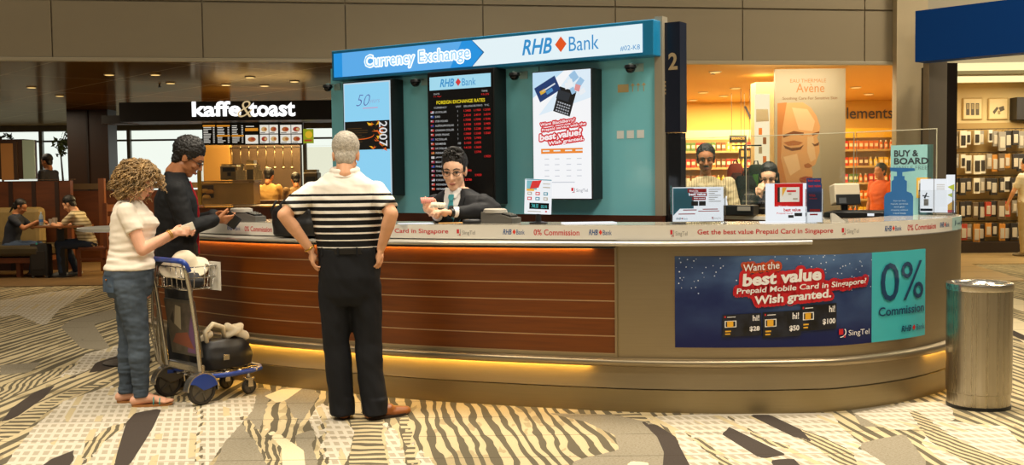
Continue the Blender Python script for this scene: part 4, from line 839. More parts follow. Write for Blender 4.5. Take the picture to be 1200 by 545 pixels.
# acrylic sign holder with the leaflet
def advert_print(q, mp, w, h, red=True): pass
p = onc(818, 262.2); o = thing('sign_holder', 'clear acrylic stand holding a white and blue leaflet, right of the navy board', 'sign stand', p, R(2))
q = MB(); q.box((0, 0, .003), (.36, .10, .006)); q.box((0, -.012, .128), (.36, .004, .245)); q.box((0, .006, .128), (.36, .004, .245)); q.box((-.178, -.003, .128), (.004, .02, .245)); q.box((.178, -.003, .128), (.004, .02, .245)); q.build('acrylic', ACR, o)
q = MB(); q.box((0, -.004, .128), (.335, .003, .225)); pg = q.build('leaflet', PAPER, o)
lm = lambda u, v, off: V((u, -.0057 - off, v))
q = Flat(lm); q.rect(-.165, .10, -.03, .235, .0005, 2); q.poly([(-.165, .10), (-.165, .055), (-.12, .10)], .0005, 2)
q.rect(-.07, .205, .055, .230, .001, 0); q.rect(-.055, .180, .058, .202, .001, 0); q.rect(-.04, .155, .05, .176, .001, 0); q.text('best value', -.062, .185, .112, .018, .0015, 3, .03); q.text('Want the', -.06, .210, .06, .012, .0015, 3, .01); q.text('Wish granted.', -.03, .160, .075, .011, .0015, 3, .02)
q.rect(-.045, .118, .0, .148, .001, 4); q.rect(.005, .118, .05, .148, .001, 4); q.rect(-.10, .088, -.01, .094, .001, 0); q.rect(.03, .092, .13, .098, .001, 0); q.rect(-.13, .062, -.02, .068, .001, 0); q.rect(-.0, .08, .14, .085, .001, 0)
for k in range(7): q.rect(.07, .222 - k * .013, .150 - .02 * (k % 3), .226 - k * .013, .001, 1)
q.rhb(-.145, .028, .075, .014, 2, 0, .001); q.singtel(.09, .026, .06, .018, 1, 0, .001); q.build('leaflet_print', [PRED, PGREY, PSKY, PAPER, PDK], pg)
# red card display with its brochure pocket
p = onc(927, 260.5); o = thing('card_display', 'red and white prepaid card display board with a small picture window', 'display', p, R(-4))
q = MB(); q.box((-.02, 0, .003), (.36, .10, .006)); q.box((-.0, -.004, .13), (.335, .010, .255), None, .003); q.build('board', PAPER, o)
lm2 = lambda u, v, off: V((u, -.009 - off, v)); q = Flat(lm2); q.rect(-.11, .105, .075, .256, .001, 0); q.build('red_block', mat('display_red', '#c4161c', .35), o)
q = Flat(lm2); q.rect(-.09, .135, .052, .232, .002, 0); q.rect(-.090, .135, -.075, .232, .0025, 1); q.poly([(-.06, .17), (-.06, .23), (-.03, .23)], .003, 2); q.rect(-.03, .20, .03, .212, .003, 3); q.rect(-.02, .182, .0, .192, .003, 4); q.rect(.01, .15, .04, .16, .003, 4); q.build('picture_window', [mat('lit_paper', '#dfe6ee', .5), PDK, PYEL, PRED, PGREY], o)
q = Flat(lm2); q.text('best value', -.05, .072, .11, .022, .003, 0, .03); q.text('Want the', -.085, .098, .07, .014, .003, 1, .0); q.text('Prepaid Card', -.095, .052, .10, .014, .003, 0, .01); q.rect(.02, .04, .07, .062, .002, 2); q.rect(-.02, .03, .015, .048, .002, 2); q.build('display_print', [PRED, PAPER, PDK], o)
p = onc(954, 261.2); o = thing('brochure_holder', 'clear pocket of dark blue leaflets at the right side of the red card display', 'brochure holder', p, R(-6))
q = MB(); q.box((0, -.02, .11), (.105, .003, .22)); q.box((0, .02, .11), (.105, .003, .22)); q.box((-.052, 0, .11), (.003, .04, .22)); q.box((.052, 0, .11), (.003, .04, .22)); q.box((0, 0, .002), (.11, .05, .004)); q.build('pocket', ACR, o)
for k, (dz, dy) in enumerate(((0, -.008), (.035, .012))):
    q = MB(); q.box((0.0, dy, .13 + dz), (.092, .010, .25)); lf = q.build('leaflet', mat('leaflet_navy', '#243a78', .5), o)
    l3 = lambda u, v, off, dy=dy, dz=dz: V((u, dy - .0055 - off, v + dz)); q = Flat(l3); q.rect(-.046, .005, .046, .07, .0005, 1); q.text('best value', -.038, .232, .076, .016, .001, 0, .02); q.text('Wish', -.035, .17, .04, .018, .001, 0, .03); q.text('granted', -.035, .15, .05, .014, .001, 0, .02); q.rect(-.03, .075, .035, .09, .001, 0); q.rect(-.03, .05, .02, .06, .001, 0); q.build('leaflet_print', [PRED, PAPER], lf)
# small white easel (acrylic A-stand) and the till
p = onc(985, 259.8); o = thing('acrylic_easel', 'low clear acrylic easel leaning beside the red card display', 'stand', p, R(-8))
q = MB(); q.prism([(-.06, -.02, .0), (.03, -.02, .0), (-.04, -.02, .055), (-.06, -.02, .055)], (0, .006, 0)); q.prism([(-.06, .03, .0), (.03, .03, .0), (-.04, .03, .055), (-.06, .03, .055)], (0, .006, 0)); q.box((-.05, .006, .03), (.006, .05, .05)); q.build('frame', mat('acrylic_frost', '#c8c4ba', .3), o)
BZ = 1.203
def onb(px, py): return atz(px, py, BZ)
p = onb(990, 252.5); p = atd(990, 250, 8.42); p.z = BZ; o = thing('till_monitor', 'beige-backed till monitor on a black stand, at the back counter', 'monitor', p, R(8))
q = MB(); q.slab([((0, 0, 0), .085, .06), ((0, 0, .014), .08, .055)]); q.cyl((0, 0, .01), (0, .01, .10), .022, .03, 16); q.build('stand', BLACK, o, 40)
q = MB(); q.box((0, .0, .175), (.215, .10, .16), Matrix.Rotation(R(-12), 3, 'X'), .012); q.build('housing', mat('till_beige', '#b9ad94', .5), o)
q = MB(); q.box((0, -.055, .135), (.20, .02, .085), Matrix.Rotation(R(-12), 3, 'X'), .005); q.build('front_display', BLACK, o); 
q = MB(); q.box((-.05, -.067, .128), (.06, .004, .045), Matrix.Rotation(R(-12), 3, 'X')); q.build('readout', mat('readout_grey', '#4a4c4e', .2), o)
p = atd(1008, 251, 8.24); q = MB(); 
o = thing('cash_drawer', 'flat long black cash drawer under the till monitor on the back counter', 'cash drawer', (p.x + .06, p.y + .03, BZ), R(-37))
q.slab([((0, .02, .0), .34, .10), ((0, .02, .035), .33, .10), ((0, .02, .052), .26, .07)], 24, 5); q.build('case', BLACK, o, 40); q = MB(); q.box((.06, -.085, .022), (.05, .006, .02)); q.build('label_tab', PAPER, o)
p = atd(862, 250, 8.86); o = thing('label_printer', 'low black printer box on the back counter, between the two shop staff', 'printer', (p.x, p.y + .02, BZ), R(-30)); q = MB(); q.box((0, .03, .045), (.34, .15, .085), None, .008); q.build('case', BLACK, o); q = MB(); q.box((.09, -.048, .06), (.11, .006, .035)); q.build('paper_slot', mat('slot_grey', '#8f8a80', .5), o)
p = atd(858, 238, 8.8); q = MB(); q.slab([((0, 0, 0), .03, .03), ((0, 0, .02), .028, .028), ((.01, 0, .05), .012, .02), ((.02, 0, .075), .006, .012)]); o = q.build('tissue', PAPER, None, True, (p.x - .05, p.y + .09, BZ + .088)); tag(o, 'crumpled white tissue standing on the low black printer box', 'tissue')
# ------------------------------------------------------------------ right end: turquoise board, blue pump bottle cut-out, leaflet pocket, glass screens
p = atd(1068, 250, 8.08); o = thing('travel_board', 'pale turquoise board reading BUY & BOARD HASSLE-FREE behind the blue pump bottle cut-out', 'sign', (p.x, p.y, BZ), R(-32))
kx = 8.08 / 1250
bw, bt = 42 * kx * 1.12, (250 - 165) * kx
q = MB(); q.box((0, 0, bt / 2), (bw, .012, bt)); q.build('board', mat('board_turquoise', '#8fc4c4', .5), o)
tm2 = lambda u, v, off: V((u, -.006 - off, v)); q = Flat(tm2); q.text('BUY &', -bw * .42, bt - .088, bw * .58, .050, .001, 0, .03); q.text('BOARD', -bw * .42, bt - .146, bw * .82, .050, .001, 0, .03); q.text('HASSLE-FREE!', -bw * .42, bt - .186, bw * .82, .028, .001, 1, -.01)
q.rect(bw * .12, bt * .27, bw * .46, bt * .55, .001, 2); q.rect(bw * .16, bt * .31, bw * .42, bt * .51, .0015, 3)
for k in range(3): q.rect(bw * (.19 + .07 * k), bt * (.36 + .03 * (k % 2)), bw * (.23 + .07 * k), bt * .47, .002, 4)
q.build('board_print', [mat('board_darkgrey', '#2f3a40', .6), mat('board_midgrey', '#58747a', .6), PYEL, mat('print_cream', '#e6d8b0', .6), PDK], o)
p = atd(1054, 246, 7.9); o = thing('bottle_cutout', 'flat blue pump-bottle shaped board with white lettering, standing on the back counter', 'sign', (p.x, p.y, BZ), R(-20))
k = 7.9 / 1250; prof = [(-17, 0), (-17, 26), (-15, 30), (-9, 32), (-9, 44), (-6.5, 46), (-6.5, 50), (-3, 50), (-3, 55), (-10, 56), (-11, 60), (16, 59), (17, 56), (3, 54.5), (3, 50), (5.5, 50), (5.5, 46), (8, 44), (8, 32), (13, 30), (15, 26), (15, 0)]
q = MB(); q.prism([V((a * k, -.006, b * k)) for a, b in prof], (0, .012, 0)); q.build('cutout', mat('bottle_blue', '#1e5f9c', .45), o)
q = Flat(lambda u, v, off: V((u, -.007 - off, v)))
for i, (t, w_) in enumerate((('You can buy', 14), ('liquids, aerosols', 19), ('and gels', 12), ('shopping without', 19), ('travel limits', 14))): q.text(t, -w_ / 2 * k, (20 - i * 3.6) * k, w_ * k, 2.0 * k, .001, 0)
q.build('lettering', mat('lettering_paleblue', '#b9d2e6', .6), o)
p = cpt(s_at(1101, -.17, 1.226), -.17, 1.2265); o = thing('brochure_holder', 'clear pocket of white folded leaflets at the right end of the counter', 'brochure holder', p, R(-42))
q = MB(); q.box((0, -.03, .10), (.25, .003, .17)); q.box((0, .045, .10), (.25, .003, .17)); q.box((-.124, .008, .10), (.003, .075, .17)); q.box((.124, .008, .10), (.003, .075, .17)); q.box((0, .008, .009), (.25, .08, .016)); q.build('pocket', ACR, o)
for k_, (u, dy, h_) in enumerate(((-.07, -.012, .25), (.035, -.014, .25), (.095, .012, .28))):
    q = MB(); q.box((u, dy, .018 + h_ / 2), (.095 if k_ < 2 else .06, .012, h_)); lf = q.build('leaflet', PAPER, o)
    l4 = lambda a, v, off, u=u, dy=dy: V((u + a, dy - .0065 - off, v + .018)); q = Flat(l4)
    if k_ == 0: q.poly([(-.02, .11), (.0, .15), (.006, .145), (-.01, .10)], .0005, 0); q.poly([(-.03, .13), (.02, .12), (.02, .115), (-.03, .12)], .0005, 0); q.rect(-.045, .01, .045, .028, .0005, 0); q.rect(-.02, .05, .015, .10, .0005, 1)
    elif k_ == 1:
        for j in range(4): q.rect(-.03, .17 + .012 * j, .03, .174 + .012 * j, .0005, 1)
    else: q.poly([(-.03, .02), (.03, .02), (.03, .09), (-.03, .05)], .0005, 2); q.poly([(-.02, .19), (.03, .16), (.03, .21)], .0005, 3); q.poly([(-.02, .13), (.02, .11), (.025, .15)], .0005, 3); q.rect(-.03, .0, .03, .02, .0007, 4)
    q.build('leaflet_print', [PDK, PGREY, PYEL, mat('print_lime', '#a8b83a', .6), PRED], lf)
# glass screens along the back counter
GLS = glassmat('screen_glass', '#fbfbf7', .12); n_ = 0
gp = [cpt(s_at(1127, -.12, 1.3), -.16), V((2.74, 8.50, 0)), V((2.02, 9.12, 0)), V((1.30, 9.72, 0))]; lab = ['glass screen at the right end of the back counter, before the turquoise board', 'glass screen on the back counter in front of the till monitor', 'glass screen on the back counter in front of the two shop staff']
for a, b, lb in zip(gp, gp[1:], lab):
    d = (b - a).normalized(); n = V((-d.y, d.x, 0)); a2 = a + d * .01; b2 = b - d * .01; o = thing('glass_screen', lb, 'glass screen', (0, 0, 0), 0, 'glass screens along the back counter')
    z0, z1 = 1.204, 1.865; q = MB(); q.prism([a2 + V((0, 0, z0)), b2 + V((0, 0, z0)), b2 + n * .008 + V((0, 0, z0)), a2 + n * .008 + V((0, 0, z0))], (0, 0, z1 - z0)); q.build('pane', GLS, o)
    q = MB(); q.prism([a2 + V((0, 0, z1)), b2 + V((0, 0, z1)), b2 + n * .008 + V((0, 0, z1)), a2 + n * .008 + V((0, 0, z1))], (0, 0, .006)); q.prism([a2 + V((0, 0, z0)), a2 + d * .006 + V((0, 0, z0)), a2 + d * .006 + n * .008 + V((0, 0, z0)), a2 + n * .008 + V((0, 0, z0))], (0, 0, z1 - z0)); q.build('polished_edge', mat('glass_edge', '#c9c4a8', .2), o)
# ------------------------------------------------------------------ luggage trolley
def trolley():
    o = thing('luggage_trolley', 'airport luggage trolley with blue handle, wire basket and blue fenders', 'trolley', (-2.325, 7.46, 0), R(-43))
    CH = mat('chrome_bar', '#b5b0a6', .22, .9); TB = mat('trolley_blue', '#1d3f96', .35); RUB = mat('rubber_dark', '#2c2722', .7); HUB = mat('hub_grey', '#5a554c', .4, .5)
    def wheel(x, y, r, w_, rz=0):
        q = MB(); t = [(r * .78, -w_ / 2), (r * .94, -w_ / 2), (r, -w_ * .25), (r, w_ * .25), (r * .94, w_ / 2), (r * .78, w_ / 2)]; M = Matrix.Rotation(rz, 3, 'Z'); n = 36
        q.rings([[V((x, y, r)) + M @ V((b, a * math.cos(2 * math.pi * i / n), a * math.sin(2 * math.pi * i / n))) for a, b in t] for i in range(n)], closed=True); wh = q.build('wheel', RUB, o, 40)
        q = MB(); d = M @ V((1, 0, 0)); c = V((x, y, r)); q.cyl(c - d * w_ * .3, c + d * w_ * .3, r * .78, r * .78, 28); q.cyl(c - d * w_ * .42, c + d * w_ * .42, r * .22, r * .22, 16)
        for i in range(5): a = i * 1.2566; q.cyl(c + d * w_ * .32 + M @ V((0, math.cos(a), math.sin(a))) * r * .2, c + d * w_ * .32 + M @ V((0, math.cos(a), math.sin(a))) * r * .74, r * .09, r * .07, 8); q.cyl(c - d * w_ * .32 + M @ V((0, math.cos(a), math.sin(a))) * r * .2, c - d * w_ * .32 + M @ V((0, math.cos(a), math.sin(a))) * r * .74, r * .09, r * .07, 8)
        q.build('hub', HUB, wh, 40)
    for x in (-.225, .225): wheel(x, 0, .105, .045)
    for x, m, nm in ((-.225, HUB, 'fender'), (.225, TB, 'fender')):
        q = MB(); prof = [(r_, s_) for r_, s_ in ((.112, -.03), (.122, -.03), (.122, .03), (.112, .03))]; rs = []
        for i in range(15): a = R(-5) + R(185) * i / 14; rs.append([V((x + s_, r_ * math.cos(a), .105 + r_ * math.sin(a))) for r_, s_ in prof])
        q.rings(rs); q.build('fender', CH, o, 40)
        for s_ in (-.031, .031):
            q = MB(); q.prism([V((x + s_, .112 * math.cos(a), .105 + .112 * math.sin(a))) for a in [R(14) + R(138) * i / 14 for i in range(15)]] + [V((x + s_, -.06, .15)), V((x + s_, .0, .105)), V((x + s_, .06, .115))], (.003 if s_ > 0 else -.003, 0, 0)); q.build('fender_side', m, o)
    for x, y in ((-.15, .43), (.15, .43)):
        wheel(x, y, .055, .03); q = MB(); q.box((x, y, .115), (.05, .07, .012)); q.box((x - .022, y, .085), (.004, .04, .06)); q.box((x + .022, y, .085), (.004, .04, .06)); q.cyl((x, y, .11), (x, y, .16), .014, .014, 12); q.build('caster_fork', CH, o)
    loop = [(-.20, -.02, .185), (-.205, .25, .175), (-.19, .43, .175), (-.15, .53, .175), (-.07, .575, .175), (.07, .575, .175), (.15, .53, .175), (.19, .43, .175), (.205, .25, .175), (.20, -.02, .185)]
    q = MB(); q.tube(loop, .017, 10); q.build('deck_bumper', TB, o, True)
    q = MB()
    for y in (.03, .14, .25, .36, .47): q.tube([(-.195, y, .180), (.195, y, .180)], .008, 8)
    for x in (-.1, 0, .1): q.tube([(x, 0, .184), (x, .56, .182)], .007, 8)
    q.build('deck_grid', CH, o, True)
    for x in (-.232, .232):
        q = MB(); q.tube([(x * .93, .02, .14), (x * .95, .0, .22), (x, -.03, .50), (x, -.07, .80), (x * 1.02, -.10, .93), (x * 1.02, -.12, .99)], .016, 10); q.build('upright', CH, o, True)
    for k_, (dx, yy) in enumerate(((-.255, -.03), (-.275, -.06), (-.29, -.09))):
        q = MB(); q.tube([(dx + .03, .02, .15), (dx + .01, -.04, .26), (dx, yy - .02, .55), (dx, yy - .01, .85), (dx + .01, yy, .92)], .008, 8); q.build('side_tube', CH, o, True)
    q = MB(); q.tube([(-.245, -.10, .975), (-.245, -.125, 1.0), (-.20, -.13, 1.005), (.20, -.13, 1.005), (.245, -.125, 1.0), (.245, -.10, .975), (.24, -.08, .93)], .019, 10); q.build('handle', TB, o, True)
    q = MB()
    for z, w_, d0, d1 in ((.955, .215, -.08, .15), (.88, .21, -.075, .14), (.80, .20, -.07, .12)): q.tube([(-w_, d0, z), (w_, d0, z), (w_, d1, z), (-w_, d1, z)], .0055, 6, True)
    for i in range(7):
        x = -.2 + .0667 * i; q.tube([(x, -.08, .955), (x, -.07, .80), (x, .12, .80), (x, .15, .955)], .004, 6)
    for y in (-.02, .06): q.tube([(-.215, y, .955), (-.20, y, .80), (.20, y, .80), (.215, y, .955)], .004, 6)
    q.build('basket', CH, o, True)
    q = MB(); q.box((.0, .005, .52), (.40, .012, .40), Matrix.Rotation(R(8), 3, 'X')); pn = q.build('advert_panel', mat('panel_greyglass', '#4a463e', .3), o)
    pm_ = lambda u, v, off: V((0, .005, .52)) + Matrix.Rotation(R(8), 3, 'X') @ V((u, -.006 - off, v)); q = Flat(pm_); q.rect(-.18, -.18, .18, .18, .001, 0); q.poly([(.02, -.18), (.18, -.18), (.18, .16), (.10, .02)], .002, 1); q.poly([(-.16, -.12), (.12, -.15), (.06, -.03), (-.10, -.05)], .003, 2); q.poly([(-.10, .02), (-.02, -.02), (.02, .15), (-.05, .16)], .003, 3); q.poly([(-.15, .05), (-.11, .02), (-.09, .12)], .003, 4); q.build('panel_picture', [mat('poster_brown', '#5a5044', .4, var=.4, vscale=12), mat('poster_violet', '#6d4a72', .4), mat('poster_rust', '#8c4a34', .4), mat('poster_cream', '#b5a88c', .4), mat('poster_dark', '#241f1c', .4)], pn)
    q = MB(); q.box((.0, .02, .24), (.42, .05, .06), None, .01); q.build('cross_bar', CH, o)
    q = MB(); q.box((.17, .165, .88), (.14, .006, .20), R(0)); q.build('card_plate', mat('plate_white', '#cfcabd', .4), o)
    M = Matrix.Translation(o.location) @ Matrix.Rotation(R(-43), 4, 'Z')
    # handbag on the deck
    h = thing('handbag', 'black handbag with cream trim and scarf lying on the trolley deck', 'handbag', M @ V((.0, .30, .190)), R(-43) + R(90))
    q = MB(); q.slab([((0, 0, .012), .215, .135), ((0, 0, .09), .225, .145), ((0, 0, .17), .20, .12), ((0, 0, .215), .16, .08)], 26, 3.4); remesh(q, 'body', mat('handbag_black', '#101012', .5), h, .011, 4, .5, lambda p: .010 * noise.noise(p * 10))
    q = MB(); q.box((-.05, -.150, .10), (.05, .012, .04), None, .004); q.build('clasp', mat('clasp_steel', '#b8b2a4', .25, .9), h)
    q = MB(); q.tube([(-.14, -.05, .20), (-.15, -.04, .28), (-.08, -.03, .33), (0, -.03, .30), (.02, -.02, .21)], [.016, .018, .02, .018, .016], 10); q.build('handle', mat('strap_cream', '#d5c7a8', .6), h, True)
    q = MB(); q.ell((.10, 0, .26), (.10, .07, .035), Matrix.Rotation(R(-25), 3, 'Y')); q.cap((.04, -.02, .30), (.18, -.03, .215), .028, .035); q.cap((-.15, 0, .225), (-.10, -.02, .26), .028, .03); remesh(q, 'scarf', mat('scarf_cream', '#dccfb4', .8), h, .008, 3, .5, lambda p: .008 * noise.noise(p * 22))
    # cream sun hat and dark pouch in the basket
    b = thing('cream_hat', 'soft cream hat with a wide brim lying in the trolley basket', 'hat', M @ V((-.01, .03, .925)), R(-43))
    q = MB(); q.lathe([(0, .10), (.055, .095), (.085, .06), (.092, .02), (.10, .005), (.17, -.012), (.172, -.020), (.10, -.008), (.086, .01), (.08, .05), (.05, .083), (0, .088)], n=36); me_ = q.build('crown_and_brim', mat('hat_cream', '#e2d6bc', .85), b, True); me_.rotation_euler = (R(14), R(18), 0); me_.location = (0, 0, .03)
    for v in me_.data.vertices: v.co.z += .018 * noise.noise(V((v.co.x * 9, v.co.y * 9, 0))) * min(1, math.hypot(v.co.x, v.co.y) / .1)
    q = MB(); q.slab([((0, 0, 0), .15, .07), ((0, 0, .05), .155, .08), ((0, 0, .10), .12, .05)], 22, 3); pch = remesh(q, 'fabric_pouch', mat('pouch_dark', '#15161b', .7), None, .012, 3, .5, lambda p: .008 * noise.noise(p * 14)); tag(pch, 'dark fabric pouch in the trolley basket beneath the cream hat', 'pouch'); pch.location = M @ V((.02, .03, .808)); pch.rotation_euler = (0, 0, R(-43))
trolley()

# round bar table at the left end of the counter
o = thing('bar_table', 'round grey standing table with a pale rim behind the curly-haired woman', 'table', (-3.30, 9.05, 0))
q = MB(); q.lathe([(0, 1.135), (.34, 1.135), (.36, 1.142), (.36, 1.158), (.345, 1.165), (0, 1.165)], n=48); q.build('table_top', mat('table_grey', '#2e2e2b', .8, spec=.02), o, 40)
q = MB(); q.lathe([(.346, 1.136), (.368, 1.139), (.368, 1.162), (.346, 1.1665)], n=48); q.build('rim', mat('table_rim', '#b8b4a8', .3, .5), o, 40)
q = MB(); q.lathe([(0, 0), (.20, 0), (.20, .012), (.04, .03), (.035, 1.135), (0, 1.135)], n=28); q.build('pedestal', mat('table_pedestal', '#2a2724', .4, .5), o, 40)
# ================================================================== coffee bar at the back left
def pbox(name, px0, px1, py0, py1, d, depth, m, parent=None, bev=0.0, off=None):
    a = atd(px0, py1, d); b = atd(px1, py0, d); c = V(((a.x + b.x) / 2, d + depth / 2, (a.z + b.z) / 2)); q = MB(); q.box(c - (off or V((0, 0, 0))), (b.x - a.x, depth, b.z - a.z), 0, bev); return q.build(name, m, parent)
def fl_(px0, py0, d):                              # flat board map in a vertical plane at distance d
    return lambda u, v, off: V((u, d - off, v))
BANDM = mat('sign_black', '#130d09', .35)
sg = thing('coffee_sign', 'long black fascia over the coffee bar with glowing white kaffe & toast letters', 'sign')
pbox('fascia', 140, 398, 117, 143, 17.0, .9, BANDM, sg); pbox('end_piece', 119, 150, 135, 145, 17.3, .5, BANDM, sg)
q = Flat(fl_(0, 0, 17.0)); LW = glow('letter_white', '#ffffff', 1.5)
a, b = atd(225.5, 137, 17), atd(283, 137, 17); h = (atd(225, 119, 17) - atd(225, 137, 17)).z; q.text('kaffe', a.x, a.z, b.x - a.x, h, .02, 0, .032); q.build('white_lettering', LW, sg); q = Flat(fl_(0, 0, 17.0)); a, b = atd(292, 137, 17), atd(346.5, 137, 17); q.text('toast', a.x, a.z, b.x - a.x, h * .93, .02, 0, .032)
q.build('white_lettering', LW, sg); q = Flat(fl_(0, 0, 17.0)); a, b = atd(279, 137.5, 17), atd(297, 137.5, 17); q.text('&', a.x, a.z, b.x - a.x, h * 1.06, .03, 0, -.015, .25); q.build('ampersand', glow('letter_cream', '#e2c795', .85), sg)
MB_ = [237, 253.2, 270.5, 286.6, 303.4, 327.2, 355]; dm_ = 17.7
MW = glow('menu_white', '#efe9dc', .85); MO = glow('menu_orange', '#e0912a', .85); MK = mat('menu_black', '#0e0c0a', .4); F1 = glow('menu_food', '#b86a34', .8); F2 = glow('menu_food_red', '#a63c26', .8); F3 = glow('menu_food_tan', '#d8b070', .8)
mnl = ['black menu panel with white price lines, leftmost under the coffee sign', 'second black menu panel with orange bars, under the letter f', 'third black menu panel with white price lines', 'menu panel with an orange bar over a white food picture', 'menu panel of white pictured cups and dishes, second from the right', 'widest menu panel with white food pictures, at the right end']
for i in range(6):
    o = thing('menu_sign', mnl[i], 'menu board', (0, 0, 0), 0, 'menu panels under the coffee sign'); pbox('board', MB_[i] + .3, MB_[i + 1] - .3, 143.5, 170, dm_, .08, MK, o)
    a = atd(MB_[i] + 1.2, 168.5, dm_); b = atd(MB_[i + 1] - 1.2, 145.5, dm_); w_, h = b.x - a.x, b.z - a.z; q = Flat(fl_(0, 0, dm_)); rr = random.Random(i + 2)
    if i < 3:
        for k in range(11):
            v = a.z + h * (.90 - k * .085)
            if (k == 0 and i < 2) or (k == 6 and i > 0): q.rect(a.x, v - .008, b.x, v + .018, .004, 1)
            else: q.rect(a.x + w_ * .05, v, a.x + w_ * rr.uniform(.4, .7), v + .010, .004, 0); q.rect(a.x + w_ * .82, v, a.x + w_ * .95, v + .010, .004, 0)
    else:
        if i == 3: q.rect(a.x, a.z + h * .65, b.x, a.z + h * .80, .004, 1); q.rect(a.x, a.z, b.x, a.z + h * .45, .004, 0); q.rect(a.x + w_ * .05, a.z + h * .87, b.x - w_ * .3, a.z + h * .91, .004, 0)
        nx_ = {3: 1, 4: 2, 5: 2}[i]
        for c_ in range(nx_):
            for r_ in range(2 if i > 3 else 1):
                u0 = a.x + w_ * (c_ + .03) / nx_; u1 = a.x + w_ * (c_ + .97) / nx_; v0 = a.z + h * (r_ * .5 + .02); v1 = a.z + h * (r_ * .5 + .47)
                if i > 3: q.rect(u0, v0, u1, v1, .004, 0)
                q.disc((u0 + u1) / 2, (v0 + v1) / 2 if i > 3 else a.z + h * .22, (u1 - u0) * .34, .006, 2 + (c_ + r_ + i) % 3, ry=(v1 - v0) * .28, n=12); q.disc((u0 + u1) / 2 + .02, (v0 + v1) / 2 if i > 3 else a.z + h * .24, (u1 - u0) * .16, .008, 2 + (c_ + r_ + i + 1) % 3, ry=(v1 - v0) * .16, n=10)
                if i > 3: q.rect(u0 + .01, v0 + .01, u0 + (u1 - u0) * .6, v0 + .02, .007, 5)
    q.build('menu_print', [MW, MO, F1, F2, F3, MK], o)
o = thing('promotion_sign', 'small yellow and green board beside the right end of the menu', 'sign'); pbox('board', 355.5, 367, 151, 168, dm_, .03, glow('promo_green', '#9aa622', .75), o); q = Flat(fl_(0, 0, dm_)); a = atd(357, 160, dm_); q.disc(a.x + .07, a.z + .03, .06, .004, 0); q.rect(a.x - .005, a.z - .08, a.x + .12, a.z - .05, .004, 1); q.build('board_print', [glow('promo_yellow', '#e2b52a', .85), glow('promo_red', '#b84a26', .8)], o)
# bar counter
cb = thing('coffee_counter', 'brown coffee bar counter with a thin white top edge and tall glass guard', 'counter')
pbox('front', 226, 412, 242, 335, 17.0, .5, mat('bar_brown', '#6a3412', .5, var=.2, vscale=3), cb); pbox('top_edge', 224, 412, 239.5, 242, 16.96, .6, mat('bar_white', '#cfc8b8', .4), cb)
q = MB(); a = atd(238, 240, 17.05); b = atd(398, 172, 17.05); q.box(((a.x + b.x) / 2, 17.05, (a.z + b.z) / 2), (b.x - a.x, .01, b.z - a.z)); q.build('glass_guard', glassmat('guard_glass', '#fbf8f0', .08), cb)
pbox('guard_post', 232, 235, 200, 240, 17.02, .05, mat('post_brass', '#c9a046', .35, .6), cb); pbox('guard_rail', 236, 398, 170.5, 172.5, 17.02, .04, BANDM, cb)
TANM = mat('case_tan', '#a5824a', .5, var=.15, vscale=3)
o = thing('display_case', 'tan pastry display case at the left of the coffee bar behind its glass', 'display case'); pbox('case', 234, 297, 214, 240, 17.35, .45, TANM, o); pbox('case_top', 233, 298, 211.5, 214, 17.32, .5, mat('case_top', '#6e5636', .4), o); pbox('shelf_shade_panel', 237, 250, 217, 232, 17.34, .02, mat('case_shadow', '#43301a', .6), o)  # dark panel on the case front paints the shade of an open shelf
for i, (px, py, c_, lb) in enumerate(((240, 224, '#c8963e', 'golden bread loaf, upper one in the tan display case'), (246, 225, '#b57f30', 'brown bread roll beside the golden loaf in the display case'), (242, 231, '#c99c4c', 'pale bun at the bottom of the display case opening'))):
    p = atd(px, py, 17.29); q = MB(); q.slab([((0, 0, -.03), .06, .03), ((0, 0, .0), .07, .035), ((0, 0, .03), .05, .025), ((0, 0, .04), .02, .012)]); o = q.build('bread_roll', mat('bread' + str(i), c_, .7), None, True, p); tag(o, lb, 'bread', 'bread in the display case')
# back bar: dark wall with hanging rails, machines, cups
wallbox('wall_bar_back', ((atd(240, 200, 21).x + atd(352, 200, 21).x) / 2, 21.1, 1.25), (atd(352, 200, 21).x - atd(240, 200, 21).x, .2, 2.5), mat('bar_back_wall', '#3d2a14', .6, var=.2, vscale=2))
wallbox('wall_bar_end', (atd(252, 200, 20.4).x, 20.6, 1.5), (.5, .2, 3.0), mat('bar_yellowwall', '#8f6a2c', .6))
for i in range(8):
    px = 272 + i * 10; o = thing('hanging_ladle', ['leftmost of the long utensils hanging over the coffee bar', 'second from left of the long hanging utensils over the coffee bar', 'third hanging utensil from the left over the coffee bar', 'fourth hanging utensil from the left over the coffee bar', 'fifth hanging utensil, over the shoulder of the back-turned barista', 'sixth hanging utensil, over the head of the back-turned barista', 'seventh hanging utensil, between the two baristas', 'rightmost hanging utensil, over the second barista'][i], 'utensil', atd(px, 185, 20.6), 0, 'utensils hanging at the back bar'); q = MB(); q.cyl((0, 0, -.16), (0, 0, .22), .008, .008, 8); q.build('handle', mat('utensil_steel', '#9a8a6a', .3, .8), o, True); q = MB(); q.ell((0, 0, -.19), (.035, .03, .025)); q.build('bowl', MATS['utensil_steel'], o, True)
pbox('trim_3', 266, 350, 172, 174, 20.55, .1, BANDM)['kind'] = 'structure'
